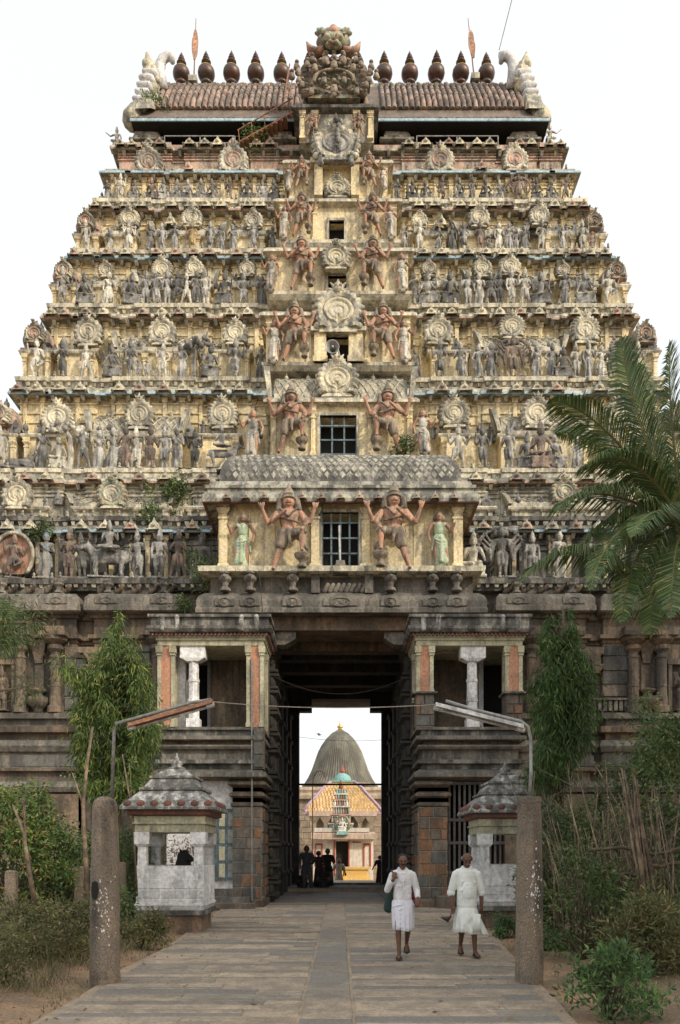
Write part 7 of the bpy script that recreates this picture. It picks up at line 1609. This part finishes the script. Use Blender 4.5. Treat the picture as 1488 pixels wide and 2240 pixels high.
# mast trees with hanging leaves
def mast(X, d, pts, label, m, n):
    bx = PX(X, d); b = (bx, d, gnd(bx, d)); tips = []
    for (X_, Y_, s) in pts:
        for k in range(s): ks_ = min(12, 2+(Y_-1340)*.12); c = P(X_+R.gauss(0, ks_), Y_+R.gauss(0, ks_), d+R.uniform(-.75, .75)*min(1, (Y_-1340)/150+.2)); tips.append((c.x, c.y, c.z))
    ztop = max(t_[2] for t_ in tips); tr = [(bx+.05*sin(k), d, b[2]+(ztop-b[2])*k/8) for k in range(9)]
    return plant('mast_tree', label, 'tree', b, tips, n, .19, .030, m, .22, 1.15, r0=.09, group='tall drooping trees before the base wall', out=.5, rz=1.4, trunk=tr, taper=True)
pl_ = [(262, 1345, 2), (260, 1375, 4), (262, 1400, 6), (255, 1425, 8), (275, 1440, 6), (240, 1455, 8), (290, 1455, 7), (220, 1475, 7), (262, 1480, 10), (300, 1490, 9), (160, 1478, 5), (185, 1500, 7), (225, 1515, 10), (270, 1530, 12), (310, 1535, 9), (200, 1550, 8), (240, 1570, 12), (290, 1580, 12), (322, 1580, 5), (190, 1610, 9), (230, 1620, 11), (280, 1630, 12), (320, 1630, 5), (195, 1660, 8), (240, 1670, 11), (290, 1680, 10), (205, 1710, 8), (250, 1720, 10), (300, 1730, 8)]
mast(258, 18.5, pl_, 'tall drooping mast tree with yellow green tips left of the left porch', m_l_mast, 105)
pr2 = [(1203, 1352, 2), (1245, 1342, 2), (1243, 1378, 4), (1200, 1390, 5), (1240, 1410, 7), (1205, 1425, 8), (1255, 1440, 8), (1220, 1460, 10), (1268, 1475, 8), (1195, 1490, 7), (1235, 1500, 12), (1275, 1515, 7), (1205, 1535, 9), (1245, 1550, 12), (1275, 1560, 6), (1195, 1580, 8), (1230, 1600, 12), (1265, 1610, 7), (1195, 1640, 8), (1230, 1655, 10), (1185, 1690, 7), (1220, 1700, 8)]
mast(1228, 17.0, pr2, 'tall narrow dark green mast tree with two tips right of the right porch', m_l_mast2, 105)
# left undergrowth
def bush(X, d, w_, h, n, label, m, L=.09, lw=.05, name='bush', rcl=.28, nl=150, cat='bush', droop=.2, X2=None):
    bx = PX(X, d); b = (bx, d, gnd(bx, d)-.02); tips = []
    for k in range(n):
        a = R.uniform(0, 2*pi); r = R.random()**.5; z = R.uniform(.12, 1); q = (1-.5*z*z); tips.append((bx+w_*r*q*cos(a), d+w_*.6*r*q*sin(a), b[2]+h*z))
    return plant(name, label, cat, b, tips, nl, L, lw, m, rcl, droop, r0=.014, group=None)
m_l_fresh = leafmat('fresh_bush_leaf', (.06, .12, .03), (.14, .21, .05), (.30, .22, .08), .3)
bush(30, 14.5, 1.15, 2.45, 34, 'large fresh green bush with broad leaves at the left picture edge', m_l_fresh, .12, .05, nl=170)
bush(120, 15.5, 1.0, 1.9, 26, 'dense green bush behind the second fence post on the left', m_l_bush)
bush(205, 16.2, .95, 1.9, 24, 'dark green bush under the left mast tree', m_l_bush)
bush(290, 17.4, .8, 2.1, 22, 'feathery dark bush between the left mast tree and the left shrine', m_l_bush, .1, .025)
bush(255, 14.0, .6, .9, 14, 'low green bush behind the left granite post', m_l_bush, .08, .035, rcl=.2)
bush(310, 13.6, .5, .65, 12, 'low weedy clump beside the left shrine foot', m_l_olive, .07, .03, rcl=.18)
bush(330, 18.6, .7, 3.2, 18, 'light feathery shrub rising behind the left shrine roof', m_l_bush, .07, .02, rcl=.3, nl=90)
bush(60, 11.2, .8, .75, 20, 'weedy clump of pale leaves at the foot of the leftmost fence post', m_l_olive, .08, .028, rcl=.22)
bush(150, 12.0, .7, .8, 18, 'weedy clump left of the left granite post', m_l_olive, .09, .025, rcl=.22)
bush(10, 9.6, .6, .7, 14, 'pale weeds at the lower left picture edge', m_l_olive, .07, .022, rcl=.2)
def grass(name, label, x0, x1, y0, y1, n, h, m):
    mb = MB()
    for _ in range(n):
        x = R.uniform(x0, x1); y = R.uniform(y0, y1)
        if noise.noise(V((x*1.3, y*1.3, 5))) < -.12: continue
        z = gnd(x, y); dr = V((R.gauss(0, .45), R.gauss(0, .45), 1)); leaf(mb, V((x, y, z-.01)), dr, h*R.uniform(.4, 1.2), .012)
    o = mb.build(name, m); return stuff(o, label, 'grass')
grass('grass', 'straggly grass and weeds covering the left verge', -7.5, -3.55, 7.5, 15.5, 7000, .28, m_l_grass)
grass('grass', 'sparse short grass along the edges of the path', -3.7, -2.95, 6.5, 15, 1500, .07, m_l_grass)
bush(1275, 11.9, .7, 1.6, 20, 'ragged green bush in front of the left part of the stick fence', m_l_bush, .09, .03, nl=90)
bush(1380, 11.6, .8, 1.5, 14, 'thin leafy bush in front of the middle of the stick fence', m_l_bush, .09, .035, nl=60)
bush(1330, 12.6, .9, 2.9, 22, 'airy yellowing shrub above the stick fence', m_l_olive, .07, .03, rcl=.34, nl=60)
bush(1180, 13.9, .3, 1.9, 12, 'upright green sprays directly behind the right granite post', m_l_bush, .09, .03, rcl=.2)
bush(398, 19.6, .6, 2.0, 14, 'dry orange leaved bush behind the left shrine', m_l_dry, .09, .04, nl=70)
grass('grass', 'sparse dry grass on the right verge', 2.9, 6.5, 8, 17, 2200, .12, m_l_grass)
# bare saplings
def sapling(pts, r, label, tips=()):
    mb = MB(); mb.tube(pts, [r*(1-.6*i/(len(pts)-1)) for i in range(len(pts))], 6); t = thing('sapling', label, 'sapling', pts[0]); mb.build('stem', m_stick, t, True)
    for tp in tips:
        e = MB(); e.tube([V(tp[0]), V(tp[1])], [r*.45, r*.15], 5); e.build('branch', m_stick, t, True); f = MB(); clump(f, V(tp[1]), .16, 26, .09, .04); f.build('leaves', m_l_bush, t)['kind'] = 'stuff'
d = 13.0
sapling([P(78, 1985, d), P(60, 1880, d), P(52, 1820, d), P(28, 1760, d)], .045, 'bare forked sapling standing behind the leftmost fence post', [(P(52, 1820, d), P(57, 1720, d)), (P(60, 1880, d), P(50, 1740, d))])
d = 14.0
sapling([P(193, 1975, d), P(186, 1850, d), P(182, 1760, d), P(192, 1660, d), P(203, 1590, d)], .05, 'tall bare sapling stem left of the left granite post', [(P(182, 1760, d), P(158, 1690, d))])
d = 16.0
sapling([P(300, 1960, d), P(290, 1780, d), P(268, 1650, d)], .03, 'thin bare stem behind the left granite post', [(P(290, 1780, d), P(284, 1670, d))])
for (X, Yt, d, w_, l) in ((24, 1904, 13.2, .085, 'leftmost leaning granite fence post in the weeds'), (174, 1895, 15.0, .08, 'granite fence post between the bushes left of the round post'), (266, 1886, 16.0, .075, 'granite fence post just right of the round post')):
    mb = MB(); x = PX(X, d); zt = PZ(Yt, d); mb.frus(x, d, gnd(x, d)-.1, zt-.02, w_*1.05, w_, w_*.95, w_*.9); mb.frus(x, d, zt-.02, zt, w_*.95, w_*.9, w_*.6, w_*.6); mb.v = [(v[0]+.01*(v[2] > 1), v[1], v[2]) for v in mb.v]; mb.thing('fence_post', m_pillar, l, 'fence post', (x, d, gnd(x, d)), 'granite fence posts on the left verge')
for k in range(2):
    z = 1.05-k*.4; wire('fence_wire', ('upper' if k == 0 else 'lower')+' fence wire strung between the granite fence posts', ((PX(24, 13.2), 13.2, z), (PX(266, 16), 16.0, z)), .005, m_wire, .05)
# top left overhanging feathery branch, trunk outside the picture
b0 = (-5.9, 9.6, gnd(-5.9, 9.6)); tips = []
for k in range(26):
    c = P(R.gauss(-25, 38), R.gauss(1372, 28), 9.5+R.uniform(-.6, .6)); tips.append(tuple(c))
for k in range(14): tips.append((-6.2+R.gauss(0, .9), 9.6+R.gauss(0, .7), 4.6+R.gauss(0, .6)))
plant('feathery_tree', 'feathery leaved tree reaching in at the left picture edge', 'tree', b0, tips, 170, .09, .016, m_l_bush, .22, .5, r0=.10, trunk=[(-5.9, 9.6, b0[2]), (-5.8, 9.6, 1.6), (-5.6, 9.6, 3.2), (-5.3, 9.6, 4.2)])
# right hand thicket
m_l_dull = leafmat('thicket_leaf', (.035, .07, .022), (.10, .15, .045), (.2, .19, .08), .25)
bush(1215, 14.6, .75, 2.5, 30, 'dense dark thicket just right of the right granite post', m_l_dull, .09, .03)
bush(1290, 13.8, .8, 2.1, 26, 'dark green thicket growing through the stick fence', m_l_dull, .09, .03)
bush(1370, 15.0, 1.0, 3.1, 30, 'tall tangled thicket behind the stick fence', m_l_dull, .08, .035)
bush(1455, 14.0, .9, 3.3, 30, 'leafy thicket at the right picture edge behind the stick fence', m_l_bush, .09, .045)
bush(1420, 10.2, .62, .95, 26, 'rounded olive green bush right of the path at the fence foot', m_l_olive, .10, .028, rcl=.22, droop=-.3)
bush(1470, 11.0, .6, .8, 16, 'olive green bush cut by the right picture edge', m_l_olive, .1, .028, rcl=.22)
bush(1205, 13.2, .35, .4, 8, 'small green weed clump behind the right granite post', m_l_shrub, .08, .03, rcl=.13)
bush(1250, 16.5, .7, 3.4, 18, 'airy orange tipped shrub rising before the right mast tree', m_l_olive, .06, .02, rcl=.28, nl=60)
bush(1110, 15.3, .3, .45, 8, 'small weed clump at the foot of the right shrine', m_l_shrub, .07, .03, rcl=.12)
# dry stick fence: every stick a piece
sf = thing('stick_fence', 'fence of leaning dry sticks and branches right of the path', 'fence', (4.6, 12.4, .2))
for k in range(50):
    f = k/50; X = 1255+f*260+R.gauss(0, 10); d = 12.9-f*1.2+R.uniform(-.25, .25); x = PX(X, d); z0 = gnd(x, d); h = R.uniform(1.3, 2.6); ln = R.gauss(-.28, .22)*h*.5
    mid = V((x+ln*.5+R.gauss(0, .04), d+R.gauss(0, .05), z0+h*.5)); r = R.uniform(.009, .024); mb = MB(); mb.tube([V((x, d, z0-.05)), mid, V((x+ln, d+R.gauss(0, .12), z0+h))], [r, r*.85, r*.4], 5)
    if R.random() < .5: q = mid+V((R.gauss(0, .25), R.gauss(0, .1), R.uniform(.3, .7))); mb.tube([mid, q], [r*.5, r*.2], 4)
    mb.build('stick', m_stick, sf, True)
for (a, b_, d) in (((1255, 1910), (1400, 1915), 12.2), ((1340, 1920), (1500, 1885), 11.8), ((1300, 1995), (1440, 2005), 12.0), ((1290, 1860), (1500, 1850), 11.9)):
    mb = MB(); p, q = P(*a, d), P(*b_, d); n = 6; mb.tube([p+(q-p)*k/n+V((0, 0, R.gauss(0, .04))) for k in range(n+1)], .028, 6); mb.build('cross_rail', m_bark, sf, True)
sf2 = thing('stick_bundle', 'bundle of pale cut branches leaning on the stick fence', 'sticks', tuple(P(1430, 1960, 11.4)))
for k in range(16):
    p = P(1420+R.uniform(-20, 25), 1960+R.uniform(-15, 15), 11.4+R.uniform(-.1, .1)); q = P(1375+R.gauss(0, 16), 1700+R.uniform(-40, 50), 11.5+R.uniform(-.1, .1)); mb = MB(); r = R.uniform(.014, .026); mb.tube([p, (p+q)/2+V((R.gauss(0, .04), 0, 0)), q], [r, r*.85, r*.5], 6); mb.build('stick', m_stick, sf2, True)
for k in range(16):      # loose bare branches over the thicket
    X = R.uniform(1200, 1480); d = R.uniform(12.6, 14.5); x = PX(X, d); p = V((x, d, 1.2)); q = p+V((R.gauss(0, .6), R.gauss(0, .2), R.uniform(1.2, 2.2)))
    mb = MB(); m_ = (p+q)/2+V((R.gauss(0, .12), 0, 0)); mb.tube([V((x, d, gnd(x, d))), p, m_, q], [.02, .017, .012, .005], 5)
    for j in range(3): c = p+(q-p)*R.uniform(.3, .9); mb.tube([c, c+V((R.gauss(0, .25), R.gauss(0, .1), R.uniform(.1, .4)))], [.007, .003], 4)
    mb.build('bare_branch', m_stick, sf, True)
# foreground leafy shrub
bx = PX(1335, 7.9); tips = []
for k in range(46):
    a = R.uniform(0, 2*pi); r = R.random()**.6*.46; h = R.uniform(.1, .82)*(1-.45*(r/.46)**2); tips.append((bx+r*cos(a)+.05, 7.9+.7*r*sin(a), gnd(bx, 7.9)+h))
plant('shrub', 'bright green leafy shrub growing from the dirt at lower right', 'shrub', (bx, 7.9, gnd(bx, 7.9)), tips, 34, .085, .036, m_l_shrub, .10, -.55, r0=.008, out=.7)
# litter and stones by the shrub
for (X, Y, w_, m_, l) in ((1290, 2135, .10, m_granite_g, 'grey stone lying left of the foreground shrub'), (1425, 2170, .09, m_granite, 'dark stone lying right of the foreground shrub')):
    d = 1.65*F/(Y-1865); q = P(X, Y, d); q.z = gnd(q.x, q.y); mb = MB(); mb.ball((q.x, q.y, q.z+.02), w_, (1.3, .8, .5), 8); mb.v = [(v[0]+.02*noise.noise(V(v)*9), v[1], v[2]+.02*noise.noise(V(v)*7)) for v in mb.v]; mb.thing('stone', m_, l, 'stone', q)
lf = MB()
for _ in range(420):
    x = R.choice([-1, 1])*abs(R.gauss(2.9, .9))-.1; y = R.uniform(7, 24)
    if abs(x) > 5: continue
    z = max(th(x, y), .012)+.006; a = R.uniform(0, 6.3); leaf(lf, V((x, y, z)), V((cos(a), sin(a), R.uniform(0, .25))), R.uniform(.03, .08), R.uniform(.015, .035))
lf.build('leaf_litter', m_l_dry)
o_ = bpy.data.objects['leaf_litter']; stuff(o_, 'scattered dry leaf litter along both edges of the path', 'litter')
# weeds rooted on the tower
for (X, Y, d, n, rr, l) in ((372, 1090, TD(1100)+.2, 12, .42, 'spindly wild fig growing on the lower left storeys of the tower'), (455, 1245, 25.2, 10, .36, 'leafy weed at the left foot of the porch wall on the tower'), (560, 312, 31.4, 9, .34, 'green weed on the veranda ledge beneath the iron stair'), (885, 980, d2-.1, 6, .25, 'green weed on the porch roof beside the right guardian'), (100, 1165, TD(1165), 6, .25, 'weed on the lowest cornice at far left of the tower'), (330, 1130, TD(1130), 6, .25, 'weed creeping along the lowest cornice left of the porch'), (340, 235, 31.8, 6, .28, 'weed growing at the left end of the tiled roof'), (395, 1322, 25.6, 4, .18, 'small weed below the stone cornice beside the left porch roof')):
    c = P(X, Y, d); tips = [tuple(c+V((R.gauss(0, rr*.7), R.uniform(-.25, 0), R.gauss(rr*.2, rr*.7)))) for _ in range(n)]
    plant('wall_weed', l, 'plant', tuple(c+V((0, .15, -.25))), tips, 60, .12, .06, m_l_bush if X != 560 else m_l_fresh, .24, .2, r0=.012)
# coconut palm
pc = P(1500, 1165, 13.0); t = thing('coconut_palm', 'coconut palm with long arching fronds filling the right side of the picture', 'palm tree', (6.6, 13.6, gnd(6.6, 13.6)))
mb = MB(); mb.tube([(6.6, 13.6, .0), (6.5, 13.5, 2), (6.25, 13.2, 4.6), tuple(pc+V((0, 0, -.1)))], [.2, .15, .13, .12], 12); mb.build('trunk', m_bark, t, True)
def bez(p, q, r, s, f): return p*(1-f)**3+q*3*f*(1-f)**2+r*3*f*f*(1-f)+s*f**3
def frond(p0, p1, p2, p3, L=.62, n=82, hang=.6, wob=.1, nm='frond'):
    ra = MB(); fo = MB(); N = 16; pts = [bez(p0, p1, p2, p3, k/N) for k in range(N+1)]; ra.tube(pts, [.03*(1-.85*k/N) for k in range(N+1)], 6)
    for k in range(n):
        f = .10+.90*k/n; c = bez(p0, p1, p2, p3, f); tg = (bez(p0, p1, p2, p3, min(1, f+.02))-bez(p0, p1, p2, p3, f-.02)).normalized(); sd = tg.cross(V((0, 0, 1)))
        if sd.length < .15: sd = V((0, -1, 0))
        sd.normalize(); ll = L*(sin(pi*min(1, f*.93+.09))**.6)*R.uniform(.85, 1.1)
        for sg in (-1, 1):
            d0 = (tg*.75+sd*sg*1.0+V((0, 0, .15))+rv(.06)).normalized(); d1 = (d0+V((0, 0, -hang))+rv(wob*.6)).normalized(); w_ = .0145; pw = tg*w_
            a = c; b = c+d0*ll*.5; e = b+d1*ll*.55; pw2 = (d0.cross(sd.cross(tg))).normalized()*w_ if 0 else pw
            fo.add([a-pw*.6, a+pw*.6, b+pw, b-pw, e], [(0, 1, 2, 3), (3, 2, 4)])
    o = fo.build(nm, m_l_palm, t); r_ = ra.build('frond_rib', m_rachis, o, True)
m_rachis = mat('palm_rib', (.20, .20, .08), (.16, .13, .06), 5, bump=.1)
def Q(X, Y, d): return P(X, Y, d)
FR = [ # base, control, control, tip
 ((1445, 1110, 13.0), (1400, 960, 12.9), (1375, 850, 12.8), (1356, 735, 12.7), .66, .35),
 ((1430, 1090, 13.0), (1360, 960, 12.7), (1290, 890, 12.4), (1200, 872, 12.1), .72, .6),
 ((1440, 1120, 13.0), (1370, 1000, 13.4), (1280, 930, 13.8), (1212, 950, 14.2), .7, .7),
 ((1480, 1120, 13.0), (1470, 980, 13.0), (1462, 860, 13.0), (1465, 742, 13.0), .6, .4),
 ((1470, 1120, 13.0), (1420, 950, 13.5), (1400, 850, 13.8), (1392, 790, 14.0), .6, .5),
 ((1450, 1180, 13.0), (1360, 1060, 12.4), (1260, 1060, 11.9), (1215, 1120, 11.7), .7, .9),
 ((1430, 1330, 12.4), (1350, 1200, 12.1), (1200, 1160, 11.9), (1132, 1285, 11.7), .58, 1.3),
 ((1470, 1200, 13.0), (1400, 1100, 12.2), (1320, 1150, 11.6), (1290, 1300, 11.3), .7, 1.2),
 ((1480, 1230, 13.0), (1410, 1150, 12.4), (1370, 1230, 12.0), (1360, 1370, 11.8), .7, 1.3),
 ((1490, 1240, 13.0), (1450, 1200, 12.3), (1420, 1280, 12.0), (1425, 1400, 11.9), .62, 1.3),
 ((1490, 1200, 13.0), (1470, 1120, 12.0), (1430, 1080, 11.3), (1380, 1180, 10.9), .7, .9),
 ((1500, 1200, 13.0), (1480, 1040, 13.4), (1440, 960, 14.0), (1400, 960, 14.6), .7, .7),
 ((1500, 1160, 13.0), (1520, 1020, 13.2), (1540, 920, 13.4), (1570, 860, 13.6), .7, .6),
 ((1500, 1180, 13.0), (1560, 1060, 12.6), (1650, 1050, 12.2), (1720, 1160, 11.8), .7, .8),
 ((1500, 1180, 13.0), (1540, 1090, 14.2), (1600, 1120, 15.4), (1650, 1260, 16.2), .7, .9),
 ((1490, 1160, 13.0), (1430, 1010, 12.6), (1340, 970, 12.3), (1265, 1030, 12.1), .7, .8),
 ((1490, 1190, 13.0), (1430, 1090, 12.8), (1330, 1110, 12.6), (1255, 1210, 12.4), .7, 1.1),
 ((1490, 1190, 13.0), (1450, 1100, 13.4), (1390, 1120, 13.8), (1330, 1240, 14.0), .7, 1.1),
 ((1490, 1200, 13.0), (1480, 1160, 12.0), (1470, 1220, 11.5), (1468, 1360, 11.3), .7, 1.2),
 ((1490, 1200, 13.0), (1480, 1100, 14.0), (1440, 1130, 15.0), (1400, 1270, 15.6), .7, 1.0)]
for (a, b, c, e, L, h) in FR: frond(pc if a[1] < 1300 else Q(*a), Q(*b), Q(*c), Q(*e), L*1.0, 112, h*1.15)
for k in range(5):
    mb = MB(); a = R.uniform(0, 6); mb.ball(pc+V((.22*cos(a), .22*sin(a), -.35)), .13, (1, 1, 1.2), 10); mb.build('coconut', m_verd, t, True)
# feathery branch low right
b1 = (5.7, 10.6, gnd(5.7, 10.6)); tips = [tuple(P(R.gauss(1475, 32), R.gauss(1620, 38), 10.6+R.uniform(-.5, .5))) for _ in range(26)]
plant('leafy_tree', 'small leaved tree reaching in at the right picture edge below the palm', 'tree', b1, tips, 80, .08, .035, m_l_bush, .2, .2, r0=.05, trunk=[(5.7, 10.6, b1[2]), (5.6, 10.6, 1.4), (5.35, 10.6, 2.9)])
# tall shade trees on the right, outside the picture: they keep the path and the stone base in shade
m_l_big = leafmat('shade_tree_leaf', (.04, .08, .025), (.09, .14, .05), None, .2)
SH = [(14.0, -3.0, 17), (19.5, 2.5, 22), (24.0, -4.5, 24), (18.5, 9.0, 23), (24.5, 6.0, 25), (16.0, -10.0, 20), (29.5, 0.5, 27), (22.5, 13.5, 22), (13.5, 4.5, 15.5)]
for i, (x, y, h) in enumerate(SH):
    tips = []
    for k in range(46):
        a = R.uniform(0, 2*pi); z = R.uniform(.22, 1); r = 4.4*(1-abs(z-.55)**1.6*1.7)*R.random()**.5; tips.append((x+r*cos(a), y+r*sin(a), h*z))
    plant('shade_tree', f'{["young","broad","tall","spreading","dense","slender","lofty","bushy","low"][i]} leafy tree standing right of the path outside the view', 'tree', (x, y, 0), tips, 75, .55, .30, m_l_big, 1.5, .2, r0=.3, trunk=[(x, y, h*.9*k/6) for k in range(7)], group='shade trees right of the path')
